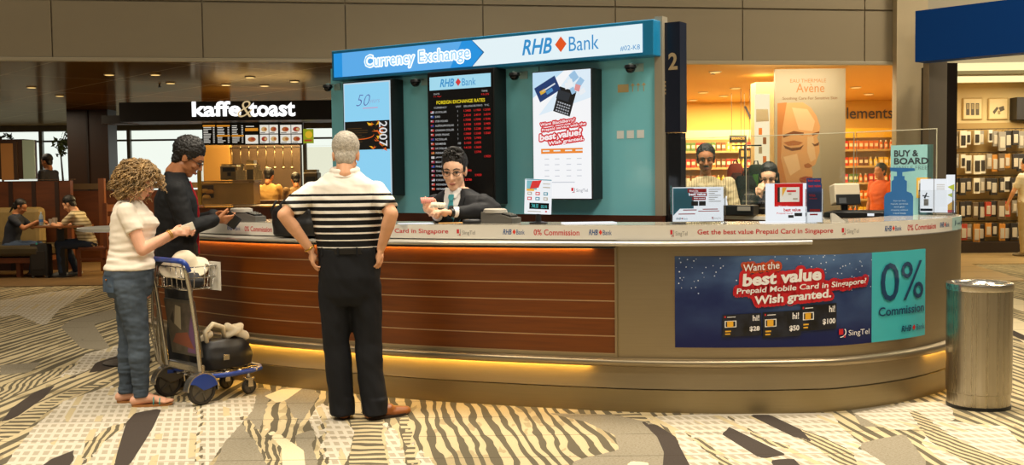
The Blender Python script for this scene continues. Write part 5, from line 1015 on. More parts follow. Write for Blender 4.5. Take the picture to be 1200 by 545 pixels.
def machine(name, label, px0, px1, py0, py1, d, c_, depth=.4):
    o = thing(name, label, 'coffee machine', (0, 0, 0)); pbox('housing', px0, px1, py0, py1, d, depth, mat(name + '_body', c_, .4, .2), o, .02); w_ = px1 - px0; h = py1 - py0
    pbox('top_tray', px0 + w_ * .06, px1 - w_ * .06, py0 - h * .10, py0, d + .05, depth * .7, mat('machine_tray', '#7a6a4a', .35, .5), o); pbox('panel', px0 + w_ * .15, px1 - w_ * .15, py0 + h * .15, py0 + h * .42, d - .012, .012, BLACK, o); pbox('spout', px0 + w_ * .42, px0 + w_ * .58, py0 + h * .48, py0 + h * .72, d - .05, .05, mat('machine_spout', '#3a3228', .3, .7), o); return o
machine('coffee_machine', 'tan coffee machine standing behind the pastry case', 258, 278, 194, 211, 17.6, '#8f7a50'); machine('water_boiler', 'narrow grey water boiler left of the back-turned barista', 288, 298, 192, 235.2, 18.22, '#7d6c4c', .3); machine('espresso_grinder', 'dark grinder at the right of the coffee bar by the second barista', 356, 372, 202, 235.2, 18.22, '#4a3c28', .35)
pbox('trim_4', 236, 398, 234, 240, 18.2, .4, mat('workbench_brown', '#4d3418', .5))['kind'] = 'structure'
for i in range(7):
    px = 279 + i * 2.6 if i < 4 else 300 + (i - 4) * 2.6; p = atd(px, 211, 17.55); hh = .16 + .05 * (i % 3); q = MB(); n_ = 4 + i % 3
    prof = []
    for k in range(n_): prof += [(.030, hh * k / n_), (.034, hh * (k + .9) / n_)]
    q.lathe([(0, 0)] + prof + [(.03, hh), (0, hh * .98)], n=16); o = q.build('cup_stack', mat('paper_cup', '#cdbb94', .7), None, 40, p); tag(o, '%s stack of paper cups from the left on the coffee bar back shelf' % ORD[i], 'cups', 'stacks of paper cups')
# ================================================================== seating corner at the far left
BRN = mat('booth_brown', '#5a2f14', .45, var=.25, vscale=2, stretch=(1, 1, 6)); BRD = mat('booth_dark', '#38200f', .45, var=.2, vscale=2)
pbox('wall_booth', -60, 82, 211.5, 330, 18.7, .12, BRN)['kind'] = 'structure'; pbox('trim_5', -60, 83, 210, 212, 18.66, .2, mat('booth_cap', '#7a5630', .45))['kind'] = 'structure'
pbox('wall_booth_high', -60, 28, 163, 211, 18.9, .5, BRD)['kind'] = 'structure'; pbox('wall_booth_low', 82, 236, 222, 332, 20.4, .12, BRN)['kind'] = 'structure'; pbox('trim_6', 82, 236, 213.5, 222, 20.35, .25, mat('booth_ledge', '#5d4a30', .5))['kind'] = 'structure'
for px in (14, 41, 68): pbox('trim_7', px - .4, px + .4, 213, 330, 18.685, .02, mat('booth_seam', '#2a1508', .5))['kind'] = 'structure'
o = thing('picture_panel', 'tan lit panel set in the dark booth wall at the left edge', 'panel'); pbox('panel', 2, 17, 168, 211, 18.86, .04, mat('panel_tan', '#a8743c', .4), o); pbox('panel_frame', 16.5, 19, 166, 211, 18.84, .06, mat('panel_frame', '#3a2412', .5), o)
q = MB(); a = atd(28, 210, 18.76); b = atd(40, 164, 18.76); q.box(((a.x + b.x) / 2, 18.76, (a.z + b.z) / 2), (b.x - a.x, .03, b.z - a.z)); o = q.build('frosted_screen', mat('frosted_green', '#93a596', .35), None); tag(o, 'pale green frosted screen panel standing on the brown booth wall', 'screen')
pbox('wall_post', 118.5, 121.5, 209, 326, 18.3, .08, mat('post_wood', '#6e3c18', .45))['kind'] = 'structure'
# bench
bn_ = thing('bench', 'dark olive leather bench with wooden feet and tan back cushion at the left edge', 'bench'); LTH = mat('leather_olive', '#40361e', .4, var=.2, vscale=3); WDC = mat('chair_wood', '#6b3614', .45, var=.2, vscale=4)
pbox('seat', -45, 45, 288, 302, 17.1, 1.0, LTH, bn_, .05); pbox('seat_rail', -45, 44, 302, 309, 17.15, .9, WDC, bn_); pbox('backrest', -45, 46, 243, 290, 18.2, .3, mat('cushion_tan', '#8a7444', .7, var=.1), bn_, .08)
for px in (21.5, -20): pbox('leg', px - 2, px + 2, 308, 327.5, 17.25, .10, WDC, bn_); 
pbox('leg', 38, 42, 308, 325, 17.85, .10, WDC, bn_)
# cafe table with bottle and cups
tb = thing('cafe_table', 'small wooden cafe table on a dark pedestal between the two seated guests', 'table'); pbox('table_top', 38, 91, 265, 267.5, 17.05, .65, mat('table_wood', '#7c4a20', .4), tb); pbox('pedestal', 69, 75, 267.5, 324, 17.3, .12, BLACK, tb); a = atd(72, 324, 17.36); q = MB(); q.lathe([(0, 0), (.24, 0), (.24, .012), (.05, .03), (0, .03)], (a.x, 17.36, .012), 24); q.build('foot_plate', BLACK, tb, 40)
ztb = atd(50, 265, 17.05).z
p = atd(48.5, 262, 17.3); q = MB(); q.lathe([(0, 0), (.032, 0), (.034, .01), (.034, .13), (.028, .16), (.013, .19), (.013, .205), (0, .205)], n=18); o = q.build('water_bottle', mat('bottle_clear', '#8d9ba6', .15, spec=.6), None, 40, (p.x, 17.3, ztb)); tag(o, 'clear water bottle with a blue label on the cafe table', 'bottle'); q = MB(); q.lathe([(.0345, .06), (.0352, .062), (.0352, .10), (.0345, .102)], n=18); q.build('label_band', mat('label_blue', '#3c6aa0', .5), o); q = MB(); q.lathe([(0, .203), (.015, .203), (.015, .222), (0, .222)], n=14); q.build('cap', mat('cap_white', '#cfd4d8', .5), o)
for px, lb, s_ in ((60, 'pale cup on the cafe table, nearer the bottle', 1.0), (64.5, 'taller pale cup on the cafe table, beside the hand of the seated man', 1.2)):
    p = atd(px, 262, 17.3 + .1 * s_); q = MB(); q.lathe([(0, 0), (.028, 0), (.04, .10 * s_), (.037, .10 * s_), (.026, .01), (0, .01)], n=18); o = q.build('cup', mat('cup_pale', '#a9a293', .5), None, 40, (p.x, p.y, ztb)); tag(o, lb, 'cup', 'cups on the cafe table')
p = atd(54, 262, 17.2); q = MB(); q.box((0, 0, .006), (.10, .06, .012), .3, .003); o = q.build('mobile_phone', mat('phone_white', '#b9b4a8', .4), None, None, (p.x, 17.2, ztb)); tag(o, 'small pale phone lying between bottle and cups', 'phone')
# suitcase
st_ = thing('suitcase', 'small black suitcase on wheels standing at the end of the leather bench', 'suitcase', atz(49, 326, .0)); q = MB(); q.slab([((0, 0, .05), .15, .10), ((0, 0, .10), .155, .11), ((0, 0, .50), .155, .11), ((0, 0, .56), .14, .095)], 24, 6); q.build('shell', mat('suitcase_black', '#1a1713', .6), st_, 50)
q = MB(); q.tube([(-.07, .05, .55), (-.07, .05, .60), (.07, .05, .60), (.07, .05, .55)], .008, 8); q.build('handle', BLACK, st_, True); q = MB(); q.box((0, -.112, .30), (.22, .012, .30), None, .005); q.build('front_pocket', mat('suitcase_pocket', '#221d17', .6), st_)
for x in (-.11, .11): q = MB(); q.cyl((x - .015, -.05, .03), (x + .015, -.05, .03), .03, .03, 16); q.build('wheel', mat('wheel_pale', '#6e6a60', .5), st_, 40)
q = MB(); q.box((-.02, -.09, .565), (.03, .02, .02)); q.build('luggage_tag', mat('tag_teal', '#3fb0a8', .5), st_)
# chair of the man
ch = thing('cafe_chair', 'wooden cafe chair with slatted sides under the man in the striped shirt', 'chair')
pbox('seat', 91, 124, 289.5, 294, 17.25, .44, WDC, ch, .01); 
for px, d in ((92.5, 17.28), (92.5, 17.62), (122.5, 17.28), (122.5, 17.62)): pbox('leg', px - 1.4, px + 1.4, 293, 324.5 if d < 17.5 else 322.5, d, .045, WDC, ch)
for d in (17.28, 17.62): pbox('back_post', 121.5, 124.5, 238, 292, d, .045, WDC, ch); pbox('stretcher', 93, 123, 302.5, 305, d, .03, WDC, ch)
for py in (240, 254, 268): pbox('back_slat', 122, 124, py, py + 8, 17.3, .36, WDC, ch)
# potted trees by the windows
def leafy(label, px, py, d, r, n, seed):
    o = thing('potted_tree', label, 'plant', (0, 0, 0)); rr = random.Random(seed); c = atd(px, py, d); q = MB(); lf = MB()
    q.tube([V((c.x, d, .3)), V((c.x + .05, d, c.z * .6)), c], [.03, .025, .012], 8)
    for i in range(9):
        a = rr.uniform(0, 6.28); e = c + V((math.cos(a) * r * rr.uniform(.5, 1), math.sin(a) * r * .6, rr.uniform(-.8, .8) * r)); q.tube([c - V((0, 0, r * .5)), c.lerp(e, .5) + V((0, 0, .06)), e], [.012, .008, .004], 6)
        for k in range(n):
            t = c.lerp(e, rr.uniform(.35, 1.05)) + V([rr.uniform(-.12, .12) for _ in range(3)]) * r * 1.6; u = V([rr.uniform(-1, 1) for _ in range(3)]).normalized(); w_ = u.cross(V([rr.uniform(-1, 1) for _ in range(3)])).normalized(); s_ = rr.uniform(.04, .085)
            lf.add([t - u * s_, t + w_ * s_ * .4, t + u * s_, t - w_ * s_ * .4], [(0, 1, 2, 3)])
    q.build('trunk', mat('trunk_brown', '#4a3620', .7), o, True); lf.build('foliage', mat('leaf_green', '#4d5a2a', .6, var=.3, vscale=5), o)
    q = MB(); q.lathe([(0, .012), (.16, .012), (.20, .40), (.18, .40), (.15, .36), (0, .36)], (c.x, d, 0), 24); q.build('pot', mat('pot_brown', '#4d3624', .6), o, 40)
leafy('leafy tree before the bright window, just left of the brown column', 70, 166, 23, .42, 18, 3); leafy('leafy tree tip before the window at the far left edge', -1, 158, 23.6, .28, 16, 5)
# ================================================================== drugstore on the right
def panel_text(): pass
po = thing('face_poster', 'tall cream skincare poster with a large face of a woman with closed eyes', 'poster'); DP = 14.95
pbox('board', 908, 991, 80, 338, DP, .06, mat('poster_cream', '#eed7a8', .5), po)
pf = lambda u, v, off: (lambda p: V((p.x, DP - off, p.z)))(atd(u, v, DP))
SK = [mat('poster_skin', '#e0a568', .5, var=.12, vscale=1.2), mat('poster_skin_dark', '#c8803e', .5), mat('poster_skin_light', '#ecc08c', .5), mat('poster_brow', '#7d4a22', .5), mat('poster_lips', '#a84a2e', .5), mat('poster_hair', '#b8733a', .5), mat('poster_shade', '#b46c34', .5)]
q = Flat(pf)
face = [(911, 121), (941, 120), (950, 126), (957, 136), (961, 148), (960, 156), (957.5, 161), (960, 168), (960.5, 178), (957, 188), (955.5, 193), (951, 196), (952.5, 202), (952, 207), (953, 213), (951, 219), (952, 226), (948, 236), (938, 242), (925, 240), (911, 228)]
q.poly(face, .002, 0); q.poly([(911, 121), (922, 120), (917, 150), (915, 185), (922, 215), (930, 240), (911, 228)], .003, 1); q.poly([(928, 126), (946, 128), (955, 142), (952, 154), (936, 152)], .003, 2); q.poly([(946, 160), (953, 160), (956, 186), (950, 190), (946, 178)], .0035, 2); q.poly([(918, 184), (934, 180), (938, 198), (926, 206)], .003, 2)
q.poly([(917, 158.5), (930, 153.5), (942, 155.5), (941, 158.5), (930, 157), (918, 161.5)], .004, 3); q.poly([(951, 156.5), (960, 154), (960, 156.5), (952, 159)], .004, 3)
q.poly([(918, 170), (927, 173.5), (937, 172.5), (942, 169.5), (938, 175.5), (928, 177), (920, 174)], .004, 3); q.poly([(918, 167), (930, 164.5), (941, 167), (936, 170), (924, 171)], .0038, 6); q.poly([(951, 167.5), (955, 169), (960, 166.5), (959, 170.5), (954, 171.5)], .004, 3)
q.poly([(942, 193), (947, 191), (952, 194.5), (948, 197), (943, 196.5)], .004, 6); q.poly([(936, 209), (944, 206.5), (952, 207.5), (952, 212.5), (944, 212)], .004, 4); q.poly([(936, 210), (944, 212.5), (952, 213), (950, 219), (942, 218.5)], .004, 4); q.poly([(936, 209.6), (944, 211.7), (952, 212.3), (952, 213), (944, 213)], .005, 6)
q.build('printed_face', SK, po)
q = Flat(fl_(0, 0, DP)); TX = [mat('poster_text_orange', '#b87838', .5), mat('poster_text_brown', '#8a5a2c', .5)]
for t, x0, x1, y, h, m in (('EAU THERMALE', 926, 968, 97, 4.2, 0), ('Av\u00e8ne', 933, 966, 108.5, 10.5, 0), ('Soothing Care For Sensitive Skin', 917, 981, 118, 4.2, 1)):
    a, b = atd(x0, y, DP), atd(x1, y, DP); q = Flat(fl_(0, 0, DP)); q.text(t, a.x, a.z, b.x - a.x, h * DP / 1250, .003, m, .0); q.build('poster_lettering', TX, po)
o = thing('lightbox_totem', 'narrow white lit display column with product pictures, left of the face poster', 'lightbox'); pbox('column', 886, 907.5, 96, 330, 15.9, .35, mat('totem_cream', '#c8b184', .5), o); pbox('lit_panel', 884.5, 902, 110, 240, 15.88, .02, glow('totem_white', '#ffeec4', .95), o)
q = Flat(lambda u, v, off: (lambda p: V((p.x, 15.88 - off, p.z)))(atd(u, v, 15.88))); q.poly([(886, 128), (900, 128), (901, 142), (886, 143)], .003, 2)
for r_ in range(6): q.rect(889 + (r_ % 2) * 5, 150 + r_ * 11, 893 + (r_ % 2) * 5, 158 + r_ * 11, .003, r_ % 3)
q.build('product_pictures', [mat('pic_orange', '#c87830', .5), mat('pic_brown', '#8a5c34', .5), mat('pic_grey', '#a09884', .5)], o)
q = Flat(fl_(0, 0, 21.98)); a, b = atd(871.5, 140, 21.98), atd(886, 140, 21.98); h = (atd(871, 124.5, 21.98) - a).z; q.text('V', a.x, a.z, b.x - a.x, h, .02, 0, .01); a, b = atd(983, 139.5, 21.98), atd(1046, 139.5, 21.98); q.text('elements', a.x, a.z, b.x - a.x, h * .86, .02, 0, .01); o = q.build('shop_sign_letters', mat('letter_slate', '#4d4f5c', .5)); tag(o, 'dark slate shop name letters high on the yellow back wall, partly behind the poster', 'sign')
# shelving and its goods
SHM = mat('shelf_cream', '#b89a62', .5); SD = 20.7
def kinds():
    out = []
    def base(name, cat):
        o = thing(name, 'x', cat); return o
    for c_, cn in (('#d8701e', 'orange'), ('#e8c040', 'yellow'), ('#c83a24', 'red'), ('#eadfc4', 'white'), ('#7a4a24', 'brown'), ('#5c7a3a', 'green')):
        m = mat('pack_' + cn, c_, .5)
        o = base('medicine_box', 'box'); q = MB(); q.box((0, 0, .085), (.085, .06, .17), None, .004); q.build('carton', m, o); q = MB(); q.box((0, -.031, .09), (.06, .003, .06)); q.build('front_print', mat('pack_label_cream', '#e6d9b4', .6), o); out.append((o, cn, 'box'))
        o = base('lotion_bottle', 'bottle'); q = MB(); q.slab([((0, 0, 0), .034, .024), ((0, 0, .12), .036, .025), ((0, 0, .145), .016, .014), ((0, 0, .15), .014, .014)], 16); q.build('bottle_body', m, o, 40); q = MB(); q.cyl((0, 0, .15), (0, 0, .18), .015, .013, 12); q.build('cap', mat('cap_cream', '#d8ccaa', .5), o, 40); q = MB(); q.box((0, -.026, .07), (.04, .004, .06)); q.build('front_label', mat('pack_label_cream', '#e6d9b4', .6), o); out.append((o, cn, 'bottle'))
    return out
KN = kinds(); used = set()
def place(kind, loc, label, group):
    o = KN[kind][0]
    if kind not in used: used.add(kind); o.location = loc; o['label'] = label; o['group'] = group; return o
    return dup(o, loc, 0, label, group)
rs = random.Random(11)
SN = ['top', 'second', 'third', 'fourth', 'bottom']
for un, (pxa, pxb, lab, unit) in enumerate(((797, 884, 'cream shop shelving full of orange and yellow goods, left of the lightbox totem', 'left shelving'), (988, 1048, 'cream shop shelving full of orange goods, right of the face poster', 'right shelving'))):
    xa, xb = atd(pxa, 200, SD).x - .1, atd(pxb, 200, SD).x + .1; o = thing('shop_shelving', lab, 'shelving', ((xa + xb) / 2, SD, .012)); w_ = xb - xa
    q = MB(); q.box((0, .27, 1.2), (w_, .03, 2.38)); q.build('back_panel', SHM, o)
    for s_ in (-1, 1): q = MB(); q.box((s_ * w_ / 2, .13, 1.2), (.03, .30, 2.38)); q.build('side_panel', SHM, o)
    zs = [1.98, 1.66, 1.34, 1.02, .70]
    for z in zs: q = MB(); q.box((0, .12, z - .015), (w_ - .03, .28, .025)); q.box((0, -.025, z - .012), (w_ - .03, .006, .04)); q.build('shelf_board', SHM, o)
    q = MB(); q.box((0, .05, 2.30), (w_, .02, .18)); q.build('header', mat('shelf_header_%d' % un, '#e6b83c' if un else '#d8c08a', .5), o)
    n_ = int(w_ / .098)
    for si, z in enumerate(zs):
        run = None
        for k in range(n_):
            if k % 2 == 0 or run is None: run = rs.choice([0, 0, 0, 1, 1, 2, 2, 3, 4, 4, 5, 6, 8, 10])
            cn, kd = KN[run][1:]; x = (xa + xb) / 2 - w_ / 2 + .07 + k * .098
            place(run, (x, SD + .07, z + .013), '%s %s, %s from the left on the %s shelf of the %s' % (cn, 'carton' if kd == 'box' else 'lotion bottle', ORD[k] if k < 20 else 'last', SN[si], unit), 'goods on the drugstore shelves')
for k, (b_, *_r) in enumerate(KN):
    if k not in used:
        for c in list(b_.children): bpy.data.objects.remove(c)
        bpy.data.objects.remove(b_)
# hanging signs, backpacks
for px0, px1, py0, py1, d, lb, c_, t in ((855, 875, 158.5, 167.5, 19.5, 'small black hanging sign reading BRANDS left of the lightbox totem', '#1d140c', 'BRANDS'), (866, 881, 174, 186, 18.6, 'small framed yellow picture sign under the black hanging sign', '#3a2a18', '')):
    o = thing('hanging_sign', lb, 'sign'); pbox('board', px0, px1, py0, py1, d, .03, mat('hang_' + c_, c_, .5), o); q = Flat(fl_(0, 0, d)); a, b = atd(px0 + 2.5, py1 - 2.5, d), atd(px1 - 2.5, py0 + 2.5, d)
    if t: q.text(t, a.x, a.z + .02, b.x - a.x, (b.z - a.z) * .75, .003, 0, .02)
    else: q.rect(a.x, a.z, b.x, b.z, .003, 1); q.rect(a.x + .08, a.z + .04, b.x - .08, b.z - .05, .004, 2)
    q.build('sign_print', [mat('print_gold', '#d8b060', .5), mat('print_paleyellow', '#d8b46a', .5), mat('print_umber', '#6a4a2a', .5)], o); q = MB()
    for x in (a.x, b.x): q.cyl((x, d + .015, b.z + .03), (x, d + .015, 3.045), .004, .004, 6)
    q.build('hanger_wire', mat('wire_dark', '#3a3024', .4), o)
def backpack(label, px, py, d, c1, c2, s_):
    p = atd(px, py, d); o = thing('backpack', label, 'backpack', p); q = MB(); q.slab([((0, 0, -.22 * s_), .13 * s_, .08 * s_), ((0, 0, -.1 * s_), .15 * s_, .10 * s_), ((0, 0, .1 * s_), .14 * s_, .09 * s_), ((0, 0, .21 * s_), .09 * s_, .06 * s_)], 20, 3); remesh(q, 'pack_body', mat('pack_' + c1, c1, .7), o, .02, 3); q = MB(); q.slab([((0, -.10 * s_, -.16 * s_), .09 * s_, .03 * s_), ((0, -.105 * s_, .0), .095 * s_, .03 * s_), ((0, -.095 * s_, .05 * s_), .07 * s_, .02 * s_)], 16, 3); q.build('front_pocket', mat('pack_' + c2, c2, .7), o, 40); q = MB(); q.tube([(-.03, 0, .2 * s_), (-.02, 0, .26 * s_), (.02, 0, .26 * s_), (.03, 0, .2 * s_)], .01, 8); q.build('loop', BLACK, o, True); return o, p
rk = thing('bag_stand', 'dark floor stand carrying backpacks between the two shop staff', 'stand'); a = atd(875, 200, 14.42); q = MB(); q.cyl((a.x, 14.5, .03), (a.x, 14.5, 1.95), .02, .02, 12); q.build('pole', BLACK, rk, True); q = MB(); q.lathe([(0, .012), (.25, .012), (.25, .03), (0, .035)], (a.x, 14.5, 0), 28); q.build('base', BLACK, rk, 40); q = MB()
for z in (1.93, 1.62): q.tube([(a.x - .2, 14.42, z), (a.x + .2, 14.42, z)], .01, 8)
q.build('arm', BLACK, rk, True)
backpack('orange-red backpack on the bag stand, upper left', 862, 206, 14.4, '#a8401c', '#5a2412', .8); backpack('green and black backpack on the bag stand, upper right', 886, 208, 14.36, '#2a3420', '#4a7a2a', .85); backpack('plain dark backpack hanging lowest on the bag stand, between the two shop staff', 873, 227, 14.3, '#1c1a16', '#26231d', 1.15)
for px, py, lb in ((835.5, 82.5, 'dark ceiling sprinkler in the yellow shop ceiling'), (187, 98, 'dark ceiling sprinkler in the bronze cafe ceiling')):
    z = 3.05; p = atz(px, py, z); o = thing('ceiling_sprinkler', lb, 'sprinkler', p); q = MB(); q.cyl((0, 0, -.05), (0, 0, 0), .012, .02, 12); q.build('stem', BLACK, o, 40); q = MB(); q.cyl((0, 0, -.058), (0, 0, -.052), .035, .035, 16); q.build('deflector', mat('sprinkler_dark', '#3a2c1c', .4, .5), o, 40)
# ================================================================== accessories shop at the far right
P0 = V((atd(1082, 40, 13.5).x, 13.45, 0)); P1 = V((atd(1330, 40, 12.0).x, 11.6, 0)); dd = (P1 - P0); q = MB(); q.box((P0 + P1) / 2 + V((0, .15, 3.245)), (dd.length, .28, .635), math.atan2(dd.y, dd.x)); o = q.build('shop_sign', mat('fascia_blue', '#00479c', .5, spec=.25)); tag(o, 'plain deep blue shop fascia board at the upper right corner', 'sign board')
q = MB(); q.prism([V((a, b, 2.95)) for a, b in ((5.95, 14.35), (14, 13.8), (14, 17.0), (7.0, 17.0))], (0, 0, .04)); struct(q.build('ceiling_light_panel', glow('cove_light', '#ffedb0', 1.15)))
for px, kd, lb in ((1140, 0, 'square cream wall panel showing three phone cases above the racks'), (1170, 1, 'square cream wall panel showing two small handsets, right of the phone case panel')):
    dI = 20.46; o = thing('picture_panel', lb, 'wall panel', (0, 0, 0), 0, 'picture panels above the racks'); pbox('frame', px - 12, px + 12, 114.5, 140.5, dI, .03, mat('icon_frame', '#c4a566', .5), o, .02); pbox('face', px - 10.5, px + 10.5, 116, 139, dI - .006, .006, mat('icon_face', '#e6cf98', .5), o); q = Flat(lambda u, v, off: (lambda p: V((p.x, dI - .006 - off, p.z)))(atd(u, v, dI)))
    if kd == 0:
        for k in range(3): q.rect(px - 8 + k * 5.6, 121, px - 4 + k * 5.6, 135, .004, 0); q.rect(px - 7.4 + k * 5.6, 122, px - 4.8 + k * 5.6, 128, .006, 1)
    else: q.poly([(px - 7, 131), (px - 2, 125), (px + 0, 127), (px - 5, 134)], .004, 0); q.poly([(px, 126), (px + 6, 124), (px + 7, 129), (px + 2, 131)], .004, 0); q.rect(px - 1, 130, px + 2, 134, .004, 1)
    q.build('picture', [mat('icon_dark', '#55482e', .5), mat('icon_mid', '#a08a58', .5)], o)
rack = thing('accessory_rack', 'wall rack with five rails of hanging phone accessories at the right edge', 'rack', (9.6, 20.3, .012)); q = MB(); q.box((0, .12, 1.25), (2.9, .03, 2.4)); q.build('back_board', mat('rack_board', '#a8884c', .6), rack)
PZ = [2.33, 1.89, 1.45, 1.0, .58]; PN = ['top', 'second', 'middle', 'fourth', 'lowest']
for z in PZ: q = MB(); q.tube([(-1.42, -.02, z), (1.42, -.02, z)], .008, 6); q.build('rail', mat('rail_dark', '#2a241c', .4, .5), rack, True)
q = MB(); q.box((0, -.12, .10), (2.9, .45, .20)); q.build('plinth_shelf', mat('rack_plinth', '#2a1d12', .5), rack)
pk = []
for c_, cn in (('#d9cfb8', 'white'), ('#2b2622', 'black'), ('#8a8274', 'grey'), ('#a83a22', 'red'), ('#5c4a34', 'brown'), ('#b87a2c', 'orange')):
    o = thing('accessory_pack', 'x', 'pack'); q = MB(); q.box((0, 0, -.19), (.125, .05, .32), None, .006); q.build('card', mat('acc_' + cn, c_, .5), o); q = MB(); q.box((0, -.03, -.21), (.085, .016, .19), None, .008); q.build('blister', mat('blister_' + cn, '#3a342c' if cn == 'white' else '#b8ad98', .25), o); q = MB(); q.tube([(0, .03, -.01), (0, -.03, -.01), (0, -.05, .004)], .004, 6); q.build('hook', MATS['rail_dark'], o); pk.append([o, cn, False])
rs = random.Random(4)
for r_, z in enumerate(PZ):
    for k in range(18):
        i = rs.choice([0, 1, 1, 1, 2, 2, 3, 4, 4, 1, 5]) if not (r_ == 0 and k < 9) else rs.choice([0, 2, 2, 1, 4]); o, cn, u_ = pk[i]; loc = (8.40 + k * .122 + rs.uniform(-.015, .015), 20.20 - .055 * (k % 2) + rs.uniform(-.01, .01), z + rs.uniform(-.0, .03) - .02); lb = '%s accessory pack, %s from the left on the %s rail of the wall rack' % (cn, ORD[k], PN[r_])
        if not u_: o.location = loc; o['label'] = lb; o['group'] = 'accessory packs on the wall rack'; pk[i][2] = True
        else: d_ = dup(o, loc, R(rs.uniform(-9, 9)), lb, 'accessory packs on the wall rack'); sc = rs.uniform(.72, 1.12); d_.scale = (sc * rs.uniform(.8, 1.15), 1, sc)
# ------------------------------------------------------------------ people
SKIN = mat('skin_light', '#d9a27c', .5, var=.08, vscale=14, spec=.35)
SKIN_PINK = mat('skin_pink', '#dba587', .5, var=.08, vscale=14, spec=.35)
SKIN_TAN = mat('skin_tan', '#a86f48', .5, var=.08, vscale=14, spec=.35)
SKIN_STAFF = mat('skin_warm', '#e6b797', .45, var=.06, vscale=14, spec=.4)
HAIR_BLACK = mat('hair_black', '#15110e', .45, var=.3, vscale=60, bump=.5, bscale=140)
HAIR_GREY = mat('hair_grey', '#b8afa0', .6, var=.25, vscale=70, bump=.8, bscale=160)
HAIR_BLOND = mat('hair_blond', '#94764a', .5, var=.55, vscale=18)
EYE_W = mat('eye_white', '#d8d0c4', .3); EYE_D = mat('eye_dark', '#120c08', .2); LIPS = mat('lip_skin', '#b06a58', .45)
DARKFRAME = mat('glasses_frame', '#1a1613', .3)

def wrinkle(a, sx=9, sz=22, seed=0.0):
    def f(p):
        q = V((p.x * sx + seed, p.y * sx, p.z * sz + p.x * 6))
        return a * (noise.noise(q) + .5 * noise.noise(q * 2.1))
    return f

class Head:
    def __init__(s, c, rot, k=1.0): s.c = V(c); s.M = rot; s.k = k
    def p(s, x, y, z): return s.c + s.M @ (V((x, y, z)) * s.k)
    def ell(s, mb, c, r, rx=0):
        mb.ell(s.p(*c), [q * s.k for q in r], s.M @ Matrix.Rotation(rx, 3, 'X'), 20, 12)
    def shape(s, mb, fem=False):
        j = .92 if fem else 1.0
        s.ell(mb, (0, -.012, .035), (.074, .094, .084)); s.ell(mb, (0, .024, -.03), (.060 * j, .066, .082)); s.ell(mb, (0, .03, .03), (.064, .062, .06))
        s.ell(mb, (0, .056, -.092), (.033 * j, .028, .024)); s.ell(mb, (0, .010, -.058), (.060 * j, .062, .042)); s.ell(mb, (0, .035, -.078), (.046 * j, .045, .030))
        mb.cap(s.p(0, .088, .012), s.p(0, .108, -.024), .008 * s.k, .0125 * s.k); s.ell(mb, (.012, .096, -.028), (.010, .012, .008)); s.ell(mb, (-.012, .096, -.028), (.010, .012, .008))
        for x in (-1, 1):
            mb.cap(s.p(.014 * x, .084, .030), s.p(.046 * x, .070, .030), .009 * s.k, .008 * s.k)
            s.ell(mb, (.040 * x, .066, -.022), (.022, .020, .018))
            s.ell(mb, (.073 * x, -.008, -.005), (.010, .022, .033)); s.ell(mb, (.078 * x, -.014, .004), (.006, .018, .024))
        s.ell(mb, (0, .085, -.058), (.024, .012, .007)); s.ell(mb, (0, .084, -.067), (.019, .011, .007))
        mb.cap(s.p(0, -.034, -.05), s.p(0, -.045, -.14), .046 * s.k * j, .048 * s.k * j)
    def face(s, parent, brow=None, lid=True):
        for x in (-1, 1):
            m = MB(); m.ell(s.p(.031 * x, .077, .008), [.0138 * s.k, .0098 * s.k, .0050 * s.k], s.M, 14, 8)
            e = m.build('eye', EYE_W, parent, True)
            m = MB(); m.ell(s.p(.031 * x, .0845, .007), [.0058 * s.k, .0035 * s.k, .0048 * s.k], s.M, 12, 6); m.build('iris', EYE_D, e, True)
            m = MB(); m.tube([s.p(.014 * x, .088, .013), s.p(.03 * x, .0885, .0145), s.p(.047 * x, .078, .010)], .0030 * s.k, 6); m.build('eyelid', EYE_D, parent, True)
            m = MB(); m.tube([s.p(.012 * x, .093, .030), s.p(.03 * x, .089, .037), s.p(.052 * x, .074, .031)], [.0035 * s.k, .0042 * s.k, .002 * s.k], 6); m.build('eyebrow', brow or HAIR_BLACK, parent, True)
        m = MB(); m.tube([s.p(-.023, .091, -.0615), s.p(-.008, .098, -.060), s.p(0, .0985, -.061), s.p(.008, .098, -.060), s.p(.023, .091, -.0615)], [.002 * s.k, .005 * s.k, .0045 * s.k, .005 * s.k, .002 * s.k], 8)
        m.tube([s.p(-.018, .091, -.067), s.p(0, .0965, -.069), s.p(.018, .091, -.067)], [.002 * s.k, .005 * s.k, .002 * s.k], 8); m.build('mouth', LIPS, parent, True)
    def glasses(s, parent):
        m = MB()
        for x in (-1, 1):
            m.tube([s.p(.033 * x + .023 * math.cos(a), .099 - .004 * abs(math.cos(a)), .006 + .015 * math.sin(a)) for a in [i * math.pi / 8 for i in range(16)]], .0018 * s.k, 6, True)
            m.tube([s.p(.056 * x, .095, .01), s.p(.074 * x, .06, .012), s.p(.080 * x, -.01, .012)], .0018 * s.k, 6)
        m.tube([s.p(-.011, .099, .010), s.p(0, .103, .013), s.p(.011, .099, .010)], .0018 * s.k, 6)
        m.build('glasses', DARKFRAME, parent, True)
    def hair_short(s, parent, m, vox=.006, puff=1.0, rough=.004, name='hair', tilt=.32):
        mb = MB(); s.ell(mb, (0, -.034, .056), (.080 * puff, .096 * puff, .086 * puff), tilt)
        s.ell(mb, (0, -.062, -.025), (.064, .046, .066)); s.ell(mb, (0, -.02, .10), (.06 * puff, .07 * puff, .04 * puff))
        for x in (-1, 1): s.ell(mb, (.068 * x, .008, .022), (.012, .02, .03))
        return remesh(mb, name, m, parent, vox, 2, .5, lambda p: rough * noise.noise(p * 75) + rough * .8 * noise.noise(V((p.x * 160, p.y * 160, p.z * 50))))

